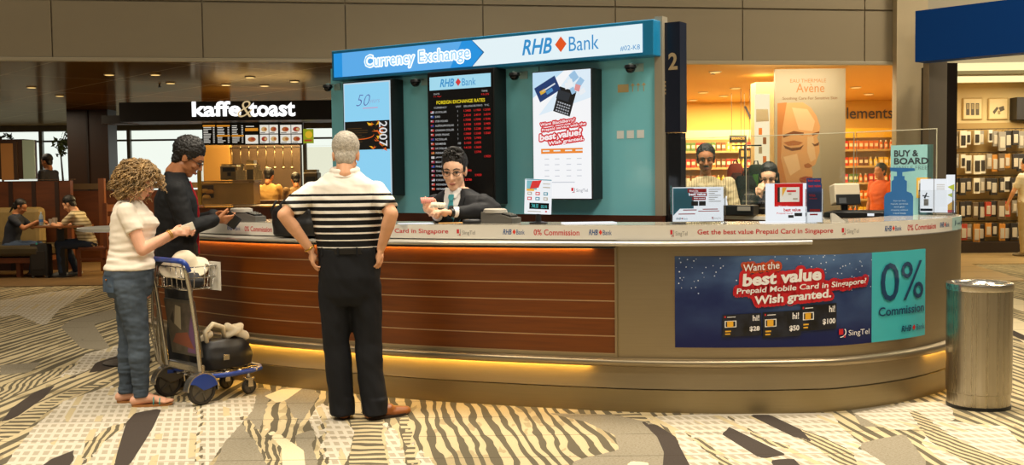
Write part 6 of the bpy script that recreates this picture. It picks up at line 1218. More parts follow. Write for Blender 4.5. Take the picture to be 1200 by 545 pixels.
def hand(mb, w, d, n, right, curl=.5, k=1.0, spread=.06, thumb=.35):
    w = V(w); d = V(d).normalized(); n = V(n); n = (n - d * n.dot(d)).normalized(); t = d.cross(n) * (1 if right else -1)
    L = [.070, .078, .072, .056]; X = [.027, .009, -.009, -.026]
    for i in range(4):
        kn = w + (d * (.088 - .004 * abs(i - 1)) + t * X[i]) * k
        mb.cap(w + (d * .012 + t * X[i] * .55) * k, kn, .0145 * k, .0125 * k, 10, 3)
        q = kn; a = 0.0; sd = (d + t * (X[i] / .027) * spread).normalized()
        for j, f in enumerate((.45, .32, .25)):
            a += (curl if not isinstance(curl, (list, tuple)) else curl[i]) * (1.0 if j else .8)
            e = q + (sd * math.cos(a) + n * math.sin(a)) * L[i] * f * k
            r = (.0098, .0088, .0078)[j] * k * (.9 if i == 3 else 1)
            mb.cap(q, e, r, r * .93, 10, 3); q = e
    mb.ell(w + d * .05 * k + n * .006 * k, (.028 * k,) * 3)
    b = w + (d * .022 + t * .024 + n * .004) * k; td = (d * .62 + t * .62 + n * thumb).normalized(); e = b + td * .042 * k; e2 = e + (td * .7 + d * .45 + n * thumb * .6).normalized() * .034 * k
    mb.cap(b, e, .0145 * k, .0115 * k, 10, 3); mb.cap(e, e2, .011 * k, .009 * k, 10, 3)
    return w + d * .085 * k + n * .03 * k

def torso_y(secs, x, z, off=0.0):
    """y of the front of a lofted torso at (x, z)"""
    for a, b in zip(secs, secs[1:]):
        if a[0][2] <= z <= b[0][2] or b is secs[-1]:
            t = (z - a[0][2]) / max(1e-6, b[0][2] - a[0][2]); t = min(max(t, 0), 1)
            cx = a[0][0] * (1 - t) + b[0][0] * t; cy = a[0][1] * (1 - t) + b[0][1] * t; rx = a[1] * (1 - t) + b[1] * t; ry = a[2] * (1 - t) + b[2] * t
            u = min(.98, abs((x - cx) / (rx + off)))
            return cy + (ry + off) * (1 - u ** 2.3) ** (1 / 2.3)
    return 0
def patch(mb, secs, poly, off, th=.004, n=10):
    """thin cloth piece lying on a torso: poly = rows [(z, x0, x1)...]"""
    rows = []
    for z, x0, x1 in poly:
        rows.append([V((x0 + (x1 - x0) * i / n, torso_y(secs, x0 + (x1 - x0) * i / n, z, off), z)) for i in range(n + 1)])
    for a, b in zip(rows, rows[1:]):
        for i in range(n): mb.prism([a[i], a[i + 1], b[i + 1], b[i]], (0, -th, 0))
def grow(secs, d): return [(q[0], q[1] + d, q[2] + d) + tuple(q[3:]) for q in secs]
def foot(mb, ank, yaw, L=.25, k=1.0, shoe=True):
    d = V((-math.sin(yaw), math.cos(yaw), 0)); a = V((ank[0], ank[1], 0)); up = V((0, 0, 1)); h = .042 * k
    mb.cap(a - d * .055 * k + up * h, a + d * .07 * k + up * (h + .004), .040 * k, .040 * k); mb.cap(a + d * .06 * k + up * .034 * k, a + d * (L - .085) * k + up * .027 * k, .040 * k, .027 * k)
    s = d.cross(up)
    mb.cap(a + d * .09 * k + s * .018 * k + up * .026, a + d * (L - .105) * k + s * .012 * k + up * .024, .027 * k, .023 * k); mb.cap(a + d * .09 * k - s * .018 * k + up * .026, a + d * (L - .105) * k - s * .012 * k + up * .024, .027 * k, .023 * k)
    mb.cap(a + up * .05 * k, a + up * .11 * k, .040 * k, .036 * k)

def simple_person(label, group, px, foot_or_d, rotdeg, H, J, skin, hair, top, bottom, shoe, vox=.02, hands=True, hairkind='short', long_sleeve=False, fem=False, seated=False, loc=None, face=False, extra=None, bodyw=1.0, headrot=None, sleeve_end=None):
    """a figure farther back; J overrides joints in figure space (x right, y forward, z up)"""
    k = H / 1.75
    P = dict(pelvis=(0, 0, .95), chest=(0, 0, 1.28), neck=(0, -.01, 1.47), head=(0, .02, 1.63), shL=(-.19, -.01, 1.42), shR=(.19, -.01, 1.42), elL=(-.23, 0, 1.13), elR=(.23, 0, 1.13), wrL=(-.22, .08, .89), wrR=(.22, .08, .89),
             hdL=(0, .2, -1), hdR=(0, .2, -1), hnL=(1, 0, 0), hnR=(-1, 0, 0), hipL=(-.095, 0, .9), hipR=(.095, 0, .9), knL=(-.1, .01, .49), knR=(.1, .01, .49), anL=(-.1, -.02, .07), anR=(.1, -.02, .07), yawL=.12, yawR=-.12, curl=.35)
    P.update(J); S = lambda q: V(P[q]) * k
    w = bodyw
    pel, ch, nk = S('pelvis'), S('chest'), S('neck')
    mid = pel.lerp(ch, .45) - V((0, .0, 0))
    tilt = 0
    secs = [(tuple(pel - V((0, 0, .12 * k)) if not seated else pel - V((0, 0, .08 * k))), .15 * k * w, .11 * k), (tuple(pel), .17 * k * w, .125 * k), (tuple(mid), .15 * k * w, .112 * k), (tuple(ch), .175 * k * w, .122 * k), (tuple(ch.lerp(nk, .55)), .175 * k * w, .10 * k), (tuple(ch.lerp(nk, .88)), .12 * k, .075 * k), (tuple(nk + V((0, 0, .02))), .06 * k, .055 * k)]
    b = MB(); b.slab(secs)
    hd = Head(S('head'), headrot or Matrix.Identity(3), k); hd.shape(b, fem); b.cap(nk - V((0, 0, .05)), nk.lerp(S('head'), .5), .050 * k, .046 * k)
    for s, rt in (('L', False), ('R', True)):
        b.cap(S('sh' + s), S('el' + s), .048 * k, .040 * k); b.cap(S('el' + s), S('wr' + s), .040 * k, .027 * k)
        if hands: hand(b, S('wr' + s), P['hd' + s], P['hn' + s], rt, P['curl'], k)
        b.cap(S('hip' + s), S('kn' + s), .08 * k, .052 * k); b.cap(S('kn' + s), S('an' + s), .052 * k, .036 * k)
    o = remesh(b, 'person', skin, None, vox * .55 if hands else vox, 2, .4)
    tag(o, label, 'person', group)
    if loc is None: loc = atd(px, 200, foot_or_d); loc.z = 0
    o.location = loc; o.rotation_euler = (0, 0, R(rotdeg))
    c = MB(); g = grow(secs, .016 * k); c.slab(g)
    for s in 'LR':
        e = S('el' + s) if not long_sleeve else S('el' + s); c.cap(S('sh' + s), S('sh' + s).lerp(e, 1 if long_sleeve else .62), .064 * k, .058 * k)
        if long_sleeve: c.cap(S('el' + s), S('el' + s).lerp(S('wr' + s), .94), .055 * k, .042 * k)
    remesh(c, 'jacket' if long_sleeve else 'shirt', top, o, vox * .8, 4, .5, wrinkle(.006))
    c = MB(); c.slab(grow(secs[:3], .018 * k)[:2] + [((mid.x, mid.y, pel.z + .1 * k), .165 * k * w, .125 * k)])
    for s in 'LR':
        c.cap(S('hip' + s), S('kn' + s), .098 * k, .075 * k); c.cap(S('kn' + s), S('kn' + s).lerp(S('an' + s), .85), .072 * k, .06 * k); c.cyl(S('kn' + s).lerp(S('an' + s), .7), S('an' + s) - V((0, 0, .02)), .062 * k, .064 * k)
    remesh(c, 'trousers', bottom, o, vox * .8, 4, .5, wrinkle(.006, seed=4))
    for s in 'LR':
        c = MB(); foot(c, S('an' + s) + V((0, .0, 0)), P['yaw' + s], .27, k); sh = remesh(c, 'shoe', shoe, o, .012, 2)
        z = (S('an' + s).z - .07 * k)
        if z > .02: sh.location = (0, 0, z)
    if hairkind == 'short': hd.hair_short(o, hair, vox * .5, 1.04 if face else 1.10, .006, tilt=.46 if face else .32)
    elif hairkind == 'tied':
        h = hd.hair_short(o, hair, vox * .5, 1.03, .002); c = MB(); hd.ell(c, (0, -.11, .0), (.034, .036, .036)); c.cap(hd.p(0, -.115, -.01), hd.p(0.01, -.12, -.16), .028 * k, .012 * k); remesh(c, 'ponytail', hair, o, .01, 2)
    elif hairkind == 'long':
        hd.hair_short(o, hair, vox * .5, 1.04, .002, tilt=.46); c = MB()
        for x in (-1, 1): c.cap(hd.p(.072 * x, -.02, .03), hd.p(.078 * x, -.035, -.16), .026 * k, .03 * k)
        c.cap(hd.p(0, -.07, .02), hd.p(0, -.085, -.18), .06 * k, .055 * k); remesh(c, 'hair_lengths', hair, o, .012, 4)
    if face: hd.face(o)
    o['_'] = 0; del o['_']
    return o, hd, secs, k

def to_local(root_loc, rotdeg, p):
    return Matrix.Rotation(-R(rotdeg), 3, 'Z') @ (V(p) - V(root_loc))

# ---- striped cloth
def stripes(name, base, dark, period, duty_top, duty_bot, z_top, z_bot, axis='Z', z_cut=9.0, rough=.8):
    m = bpy.data.materials.new(name); m.use_nodes = True; nt = m.node_tree; b = nt.nodes['Principled BSDF']; b.inputs['Roughness'].default_value = rough; b.inputs['Specular IOR Level'].default_value = .2
    N = nt.nodes.new; L = nt.links.new
    tc = N('ShaderNodeTexCoord'); sp = N('ShaderNodeSeparateXYZ'); L(tc.outputs['Object'], sp.inputs[0]); z = sp.outputs[axis]
    def M(op, a, c=None):
        n = N('ShaderNodeMath'); n.operation = op
        for i, q in enumerate((a, c)):
            if q is None: continue
            if isinstance(q, (int, float)): n.inputs[i].default_value = q
            else: L(q, n.inputs[i])
        return n.outputs[0]
    fr = M('FRACT', M('DIVIDE', M('ADD', z, 5.0), period))
    mr = N('ShaderNodeMapRange'); L(z, mr.inputs[0]); mr.inputs[1].default_value = z_bot; mr.inputs[2].default_value = z_top; mr.inputs[3].default_value = duty_bot; mr.inputs[4].default_value = duty_top
    k = M('LESS_THAN', fr, mr.outputs[0]); k = M('MULTIPLY', k, M('LESS_THAN', z, z_cut))
    mx = N('ShaderNodeMixRGB'); L(k, mx.inputs[0]); mx.inputs[1].default_value = lin(base); mx.inputs[2].default_value = lin(dark); L(mx.outputs[0], b.inputs['Base Color'])
    n = N('ShaderNodeTexNoise'); n.inputs['Scale'].default_value = 220; bp = N('ShaderNodeBump'); bp.inputs['Strength'].default_value = .15; L(tc.outputs['Object'], n.inputs['Vector']); L(n.outputs['Fac'], bp.inputs['Height']); L(bp.outputs[0], b.inputs['Normal'])
    return m

# ================================================== elderly man in striped polo, seen from behind
def old_man():
    loc = V((-1.05, 6.86, 0)); k = 1.0
    secs = [((0, 0, .80), .130, .09), ((0, 0, .90), .170, .120), ((0, .01, 1.02), .182, .135), ((-.005, .015, 1.14), .186, .14), ((-.012, .01, 1.30), .205, .135), ((-.02, .0, 1.43), .225, .12), ((-.025, .0, 1.51), .20, .095), ((-.025, .015, 1.565), .12, .07), ((-.022, .025, 1.60), .072, .062)]
    sh = {'L': V((-.230, -.01, 1.475)), 'R': V((.180, -.01, 1.475))}; el = {'L': V((-.385, -.14, 1.325)), 'R': V((.292, -.14, 1.325))}; wr = {'L': V((-.235, -.07, 1.10)), 'R': V((.212, -.07, 1.10))}
    b = MB(); b.slab(secs)
    hd = Head((-.018, .06, 1.695), Matrix.Rotation(R(4), 3, 'Z') @ Matrix.Rotation(R(-22), 3, 'X'), 1.06); hd.shape(b)
    b.cap((-.022, .015, 1.55), (-.02, .03, 1.66), .060, .054)
    for s in 'LR':
        x = -1 if s == 'L' else 1
        b.cap(sh[s], el[s], .054, .043); b.cap(el[s], el[s].lerp(wr[s], .35), .043, .044); b.cap(el[s].lerp(wr[s], .3), wr[s], .043, .027)
        hand(b, wr[s], (-.12 * x, .10, -1), (-x, .25, 0), s == 'R', [.35, .45, .5, .6], 1.05)
        b.cap((.09 * x, 0, .88), (.095 * x, 0, .48), .085, .055); b.cap((.095 * x, 0, .48), (.10 * x, -.02, .1), .055, .036)
    o = remesh(b, 'person', SKIN, None, .0055, 2, .4)
    tag(o, 'grey-haired man in a black and white striped polo, back turned, standing at the counter', 'person'); o.location = loc
    hd.hair_short(o, HAIR_GREY, .006, 1.06, .003)
    hd.face(o, HAIR_GREY)
    pm = stripes('polo_stripes', '#e9e2d6', '#141414', .046, .42, .86, 1.45, 1.14, z_cut=1.455)
    c = MB(); g = grow(secs[3:], .02); g = [((0, .012, 1.075), .200, .15), ((0, .012, 1.09), .208, .156)] + g; c.slab(g)
    for s in 'LR': c.cap(sh[s] + V((0, 0, -.015)), sh[s].lerp(el[s], .45), .076, .070); c.cyl(sh[s].lerp(el[s], .35), sh[s].lerp(el[s], .82), .070, .068, 18)
    shirt = remesh(c, 'polo_shirt', pm, o, .007, 5, .5, wrinkle(.007, 8, 18))
    c = MB(); t = [2 * math.pi * i / 20 for i in range(20)]
    c.tube([V((-.022 + .078 * math.cos(a), .020 + .080 * math.sin(a), 1.602 + .012 * math.sin(a))) for a in t], .022, 10, True); c.tube([V((-.022 + .096 * math.cos(a), .016 + .092 * math.sin(a), 1.574 + .014 * math.sin(a))) for a in t], .016, 10, True)
    remesh(c, 'collar', mat('polo_white', '#e9e2d6', .85), o, .006, 2)
    tm = mat('trouser_black', '#17181b', .75, var=.2, vscale=5, spec=.2)
    c = MB(); c.slab([((0, 0, .74), .15, .115), ((0, 0, .80), .185, .14), ((0, 0, .92), .200, .154), ((0, .008, 1.05), .202, .155), ((0, .008, 1.105), .200, .153)])
    for s in 'LR':
        x = -1 if s == 'L' else 1; kn = V((-.095, -.005, .48)) if s == 'L' else V((.108, .0, .48)); hm = V((-.062, -.03, .035)) if s == 'L' else V((.152, -.05, .035))
        c.cap((.095 * x, 0, .86), kn, .112, .088); c.cyl(kn, hm, .088, .082, 20); c.cap(kn + V((0, 0, .03)), kn - V((0, 0, .03)), .088, .088); c.slab([(hm + V((0, .015, -.005)), .082, .098), (hm + V((0, .01, .10)), .080, .086)])
    remesh(c, 'trousers', tm, o, .008, 5, .5, wrinkle(.009, 9, 7, 3))
    c = MB(); c.rings([[V((.206 * r * math.cos(a), .008 + .158 * r * math.sin(a), z)) for a in [2 * math.pi * i / 36 for i in range(36)]] for z, r in ((1.072, 1.0), (1.106, 1.0), (1.106, .95), (1.072, .95))], cap=False, closed=True); c.build('belt', mat('belt_leather', '#14110f', .4), o, 40)
    for x in (-.16, -.05, .07, .17):
        c = MB(); c.box((x, -.15 * math.sqrt(max(0, 1 - (x / .21) ** 2)), 1.089), (.012, .01, .05)); c.build('belt_loop', tm, o)
    for s, a, yaw in (('L', (-.062, .01, 0), .2), ('R', (.170, -.03, 0), -1.05)):
        c = MB(); foot(c, a, yaw, .275, 1.06); sh_ = remesh(c, 'shoe', mat('shoe_tan', '#8a4d1e', .4, var=.15), o, .007, 3)
        d = V((-math.sin(yaw), math.cos(yaw), 0)); c = MB(); M = Matrix.Rotation(yaw, 3, 'Z'); c.slab([(V(a) + d * .065 + V((0, 0, 0.0)), .048, .145, yaw), (V(a) + d * .065 + V((0, 0, .018)), .050, .148, yaw)]); c.build('sole', mat('sole_dark', '#2a1a0e', .7), sh_, 40)
    c = MB(); wv = wr['L'].lerp(el['L'], .05); dv = (el['L'] - wr['L']).normalized(); u, w_ = c.frame(dv); c.tube([wv + (u * math.cos(q) + w_ * math.sin(q)) * .033 for q in t], .006, 8, True); c.build('wrist_watch', mat('gold_metal', '#c9a24a', .3, 1.0), o, True)

# ================================================== woman with curly hair
def woman():
    loc = V((-2.62, 7.36, 0)); rot = -78
    secs = [((0, -.02, .74), .14, .12), ((0, -.03, .84), .172, .150), ((0, -.03, .92), .175, .158), ((0, -.018, 1.02), .150, .140), ((0, -.01, 1.10), .138, .132), ((0, .0, 1.20), .142, .135), ((0, .018, 1.26), .150, .150), ((0, .0, 1.33), .155, .118), ((0, -.015, 1.385), .13, .085), ((0, -.01, 1.42), .065, .06)]
    sh = {'L': V((-.150, -.015, 1.345)), 'R': V((.150, -.015, 1.345))}; el = {'L': V((-.20, .10, 1.10)), 'R': V((.20, .085, 1.085))}; wr = {'L': V((-.10, .30, 1.19)), 'R': V((.12, .275, 1.195))}
    b = MB(); b.slab(secs)
    hd = Head((0, .055, 1.545), Matrix.Rotation(R(-6), 3, 'Z') @ Matrix.Rotation(R(-26), 3, 'X'), .96); hd.shape(b, True); b.cap((0, -.015, 1.38), (0, .02, 1.50), .05, .048)
    for s in 'LR':
        x = -1 if s == 'L' else 1
        b.cap(sh[s], el[s], .049, .040); b.cap(el[s], el[s].lerp(wr[s], .3), .040, .040); b.cap(el[s].lerp(wr[s], .28), wr[s], .040, .024)
        hand(b, wr[s], (-.25 * x, 1, .12), (-x * .9, 0, -.35), s == 'R', [.5, .6, .7, .75], .95, thumb=.5)
    for s, hp, kn, an, yaw in (('L', (-.085, -.04, .84), (-.09, -.055, .46), (-.085, -.085, .09), .1), ('R', (.085, -.02, .84), (.088, .03, .46), (.085, .035, .09), -.05)):
        b.cap(hp, kn, .095, .062); b.cap(kn, an, .06, .036)
        d = V((-math.sin(yaw), math.cos(yaw), 0)); a = V((an[0], an[1], 0)); sd = V((d.y, -d.x, 0)); z = V((0, 0, 1))
        b.cap(a - d * .045 + z * .042, a + d * .05 + z * .055, .034, .036); b.cap(a + d * .03 + z * .055, a + d * .15 + z * .036, .034, .022); b.cap(a + z * .06, a + z * .12, .036, .036)
        for i in range(5):
            r = .0135 if i == 0 else .0095; xs = (-1 if s == 'R' else 1) * (.028 - i * .0145); st = a + d * .12 + sd * xs * .8 + z * .033
            b.cap(st, a + d * (.205 - .012 * abs(i - .5)) + sd * xs * 1.1 + z * .026, r * 1.25, r)
    o = remesh(b, 'person', SKIN_PINK, None, .0055, 2, .4)
    tag(o, 'woman with curly blonde hair, white T-shirt and jeans, standing behind the luggage trolley', 'person'); o.location = loc; o.rotation_euler = (0, 0, R(rot)); hd.face(o, HAIR_BLOND)
    # hair: locks of springy curls from the scalp to the shoulders
    rnd = random.Random(5); h = MB()
    hd.ell(h, (0, -.02, .055), (.088, .104, .094), .35); hd.ell(h, (0, -.075, -.07), (.090, .070, .12)); h = [h]
    cap_ = remesh(h[0], 'hair', HAIR_BLOND, o, .008, 2, .5, lambda p: .010 * noise.noise(p * 45))
    lk = MB()
    for i in range(620):
        az = rnd.uniform(-math.pi, math.pi); pol = rnd.uniform(0, 1.95); fy = math.cos(az)
        if pol > .85 and fy > .45: continue
        dirv = V((math.sin(pol) * math.sin(az), math.sin(pol) * math.cos(az), math.cos(pol)))
        p0 = hd.p(dirv.x * .075, -.018 + dirv.y * .092, .04 + dirv.z * .085); out = hd.M @ dirv
        ln = rnd.uniform(.13, .22) if pol > .7 else rnd.uniform(.09, .15); ph = rnd.uniform(0, 6.3); cr = rnd.uniform(.009, .016); turns = rnd.uniform(2.2, 4.2); pts = []
        p = p0.copy(); v = out * .65 + V((0, -.15, .15)); n = 22
        for j in range(n):
            t = j / (n - 1); v2 = (v * (1 - t) ** 2 + V((out.x * .25, out.y * .2 - .12, -1.0)) * (t * 1.25 + .12)).normalized()
            p = p + v2 * ln / n; u, w_ = lk.frame(v2); a = ph + turns * 2 * math.pi * t
            pts.append(p + (u * math.cos(a) + w_ * math.sin(a)) * cr * min(1, t * 3 + .1))
        lk.tube(pts, [.0058 * (1 - .5 * j / n) for j in range(n)], 5)
    lk.build('hair_curls', HAIR_BLOND, cap_, True)
    tm = mat('tshirt_cream', '#eadfce', .85, spec=.2)
    c = MB(); g = grow(secs[3:], .014); g = [((0, -.025, .945), .186, .168), ((0, -.024, .97), .184, .166)] + g; c.slab(g)
    for s in 'LR': c.cap(sh[s], sh[s].lerp(el[s], .3), .066, .062); c.cyl(sh[s].lerp(el[s], .2), sh[s].lerp(el[s], .52), .062, .060, 16)
    remesh(c, 'tshirt', tm, o, .007, 5, .5, lambda p: (.006 + .010 * max(0, 1 - abs(p.z - 1.03) / .1)) * noise.noise(V((p.x * 7, p.y * 7, p.z * 34))))
    jm = mat('denim_blue', '#47515c', .85, var=.32, vscale=7, bump=.15, bscale=300, spec=.2)
    c = MB(); c.slab([((0, -.03, .76), .16, .14), ((0, -.036, .84), .186, .166), ((0, -.034, .92), .184, .164), ((0, -.026, .975), .170, .152)])
    for hp, kn, an in (((-.085, -.045, .83), (-.09, -.055, .46), (-.085, -.085, .085)), ((.085, -.025, .83), (.088, .03, .46), (.085, .035, .085))):
        hp, kn, an = V(hp), V(kn), V(an); c.cap(hp, kn, .112, .074); c.cap(kn, kn.lerp(an, .35), .072, .074); c.cap(kn.lerp(an, .3), kn.lerp(an, .9), .074, .052); c.cyl(kn.lerp(an, .8), an - V((0, 0, .02)), .053, .054, 16)
    remesh(c, 'jeans', jm, o, .007, 5, .5, lambda p: .006 * noise.noise(V((p.x * 9, p.y * 9, p.z * 26))) + .004 * noise.noise(V((p.x * 20 + 3, p.y * 20, p.z * 45))) + (.006 * noise.noise(V((p.x * 8, p.y * 8, p.z * 80))) if p.z < .3 else 0))
    # back pocket on the near hip
    c = MB(); pts = [V((.165 - .02 * abs(t), -.12 + .0 * t, 0)) for t in (0,)]
    def hipf(a, z, r=1.03): return V((.186 * r * math.cos(a), -.035 + .166 * r * math.sin(a), z))
    rows = [[hipf(R(-68) + R(42) * i / 6, z, 1.035) for i in range(7)] for z in (.80, .83, .87, .905)]
    for a_, b_ in zip(rows, rows[1:]):
        for i in range(6): c.add([a_[i], a_[i + 1], b_[i + 1], b_[i]], [(0, 1, 2, 3)])
    pk = c.build('back_pocket', mat('denim_pocket', '#3d4d5f', .85, var=.3, vscale=12), o, True)
    c = MB(); c.ell(hipf(R(-47), .885, 1.05), (.007,) * 3); c.build('rivet', mat('copper_button', '#a86a35', .35, 1.0), pk, True)
    for s, an, yaw in (('L', (-.085, -.085), .1), ('R', (.085, .035), -.05)):
        d = V((-math.sin(yaw), math.cos(yaw), 0)); a = V((an[0], an[1], 0)); sd = V((d.y, -d.x, 0)); c = MB()
        c.slab([(a + d * .07, .040, .135, yaw), (a + d * .07 + V((0, 0, .014)), .042, .138, yaw)]); sl = c.build('sandal', mat('sandal_sole', '#a9713a', .6), o, 40)
        c = MB()
        for y0, h, w_ in ((.085, .058, .040), (.125, .046, .040)):
            c.tube([a + d * y0 + sd * w_ * math.cos(q) + V((0, 0, .012 + h * math.sin(q))) for q in [math.pi * i / 10 for i in range(11)]], .0045, 6)
        c.build('strap', mat('sandal_teal', '#3f8f86', .5), sl, True)
        c = MB(); c.tube([a + d * (.0 + .045 * math.cos(q)) + sd * .043 * math.sin(q) + V((0, 0, .075)) for q in [2 * math.pi * i / 16 for i in range(16)]], .0055, 6, True); c.tube([a + d * .045 + V((0, 0, .075)), a + d * .10 + V((0, 0, .070)), a + d * .16 + V((0, 0, .040))], .0045, 6); c.build('ankle_strap', mat('sandal_leather', '#b5722f', .5), sl, True)
    c = MB(); dv = (el['R'] - wr['R']).normalized(); wv = wr['R'] + dv * .015; u, w_ = c.frame(dv)
    for q in (0, .012): c.tube([wv + dv * q + (u * math.cos(2 * math.pi * i / 18) + w_ * math.sin(2 * math.pi * i / 18)) * .031 for i in range(18)], .004, 6, True)
    c.build('bracelet', mat('gold_metal', '#c9a24a', .3, 1.0), o, True)
    M = Matrix.Translation(loc) @ Matrix.Rotation(R(rot), 4, 'Z')
    c = MB(); hp = M @ V((.055, .372, 1.225)); c.box(hp, (.014, .085, .055), Matrix.Rotation(R(rot + 8), 3, 'Z') @ Matrix.Rotation(R(20), 3, 'X'), .003); n = c.build('folded_note', mat('paper_note', '#d8d2c0', .8), None)
    tag(n, 'small folded paper note held in the hands of the curly-haired woman', 'paper')

# ================================================== man in the black jacket
def dark_man():
    loc = V((-2.52, 8.0, 0)); rot = -72
    secs = [((0, 0, .82), .155, .115), ((0, 0, .96), .178, .13), ((0, .0, 1.10), .168, .122), ((0, .005, 1.28), .185, .13), ((0, .0, 1.42), .195, .122), ((0, .0, 1.51), .15, .085), ((0, .015, 1.56), .065, .06)]
    sh = {'L': V((-.195, .0, 1.47)), 'R': V((.195, .0, 1.47))}; el = {'L': V((-.25, .09, 1.20)), 'R': V((.25, .08, 1.20))}; wr = {'L': V((-.07, .30, 1.285)), 'R': V((.10, .29, 1.255))}
    b = MB(); b.slab(secs)
    hd = Head((0, .105, 1.715), Matrix.Rotation(R(-12), 3, 'Z') @ Matrix.Rotation(R(-34), 3, 'X'), 1.08); hd.shape(b); b.cap((0, .0, 1.53), (0, .05, 1.66), .058, .050)
    for s in 'LR':
        x = -1 if s == 'L' else 1
        b.cap(sh[s], el[s], .052, .043); b.cap(el[s], wr[s], .042, .027)
        hand(b, wr[s], (-.45 * x, 1, .02 if s == 'L' else -.05), (-x * .7, .0, -.6 if s == 'L' else .5), s == 'R', [.35, .4, .5, .55], 1.08, thumb=.4)
        b.cap((.09 * x, 0, .9), (.1 * x, 0, .5), .085, .055); b.cap((.1 * x, 0, .5), (.1 * x, -.02, .1), .055, .036)
    o = remesh(b, 'person', SKIN_TAN, None, .0058, 2, .4)
    tag(o, 'dark-haired man in a black jacket over a red top, looking down at a wallet', 'person'); o.location = loc; o.rotation_euler = (0, 0, R(rot))
    hd.face(o); hd.glasses(o); hd.hair_short(o, HAIR_BLACK, .006, 1.17, .007, tilt=.36)
    jm = mat('jacket_black', '#17181a', .75, var=.2, vscale=6, spec=.25)
    c = MB(); g = grow(secs[2:-1], .028) + [((0, .005, 1.585), .092, .086), ((0, .008, 1.615), .080, .078)]; g = [((0, 0, .93), .205, .158), ((0, 0, .95), .212, .162)] + g; c.slab(g)
    c.tube([V((.085 * math.cos(a), .012 + .080 * math.sin(a), 1.555 + .012 * math.sin(a))) for a in [math.pi * (-.25 + 1.5 * i / 20) + math.pi / 2 + math.pi / 4 for i in range(0)]] or [V((.088 * math.cos(a), .01 + .083 * math.sin(a), 1.565)) for a in [R(125) + R(290) * i / 20 for i in range(21)]], .020, 8)
    for s in 'LR': c.cap(sh[s], el[s], .078, .070); c.cap(el[s], el[s].lerp(wr[s], .88), .066, .050)
    remesh(c, 'jacket', jm, o, .008, 5, .5, wrinkle(.008, 9, 16))
    fs = grow(secs, .034)
    c = MB(); patch(c, fs, [(1.00, -.03, .045), (1.15, -.035, .05), (1.30, -.045, .055), (1.42, -.055, .06), (1.50, -.05, .055), (1.545, -.035, .04)], .004, .03); c.build('red_top', mat('top_red', '#b0121f', .8), o, 50)
    tm = mat('trouser_dark', '#131315', .8)
    c = MB(); c.slab([((0, 0, .84), .16, .125), ((0, 0, .96), .195, .15), ((0, 0, 1.04), .19, .145)])
    for x in (-1, 1): c.cap((.095 * x, 0, .88), (.105 * x, .01, .5), .112, .088); c.cyl((.105 * x, .01, .52), (.105 * x, -.02, .04), .088, .088, 18)
    remesh(c, 'trousers', tm, o, .009, 4, .5, wrinkle(.008, 9, 8))
    for x in (-1, 1):
        c = MB(); foot(c, (.105 * x, -.01, 0), -.1 * x, .29, 1.05); remesh(c, 'shoe', mat('shoe_black', '#0e0d0d', .4), o, .008, 3)
    M = Matrix.Translation(loc) @ Matrix.Rotation(R(rot), 4, 'Z'); cen = M @ V((.035, .405, 1.245)); r3 = Matrix.Rotation(R(rot - 8), 3, 'Z') @ Matrix.Rotation(R(-38), 3, 'X')
    w = thing('wallet', 'open black leather wallet held by the man in the black jacket', 'wallet', cen); w.rotation_euler = r3.to_euler()
    for x in (-1, 1): q = MB(); q.box((0, 0, 0), (.008, .115, .10), Matrix.Rotation(R(16 * x), 3, 'Z'), .003); q.build('cover', mat('wallet_leather', '#100f0f', .45), w).location = (.012 * x, 0, 0)
    q = MB(); q.box((0, 0.004, .004), (.010, .10, .085)); q.build('cards', mat('wallet_lining', '#1d1b1a', .6), w)

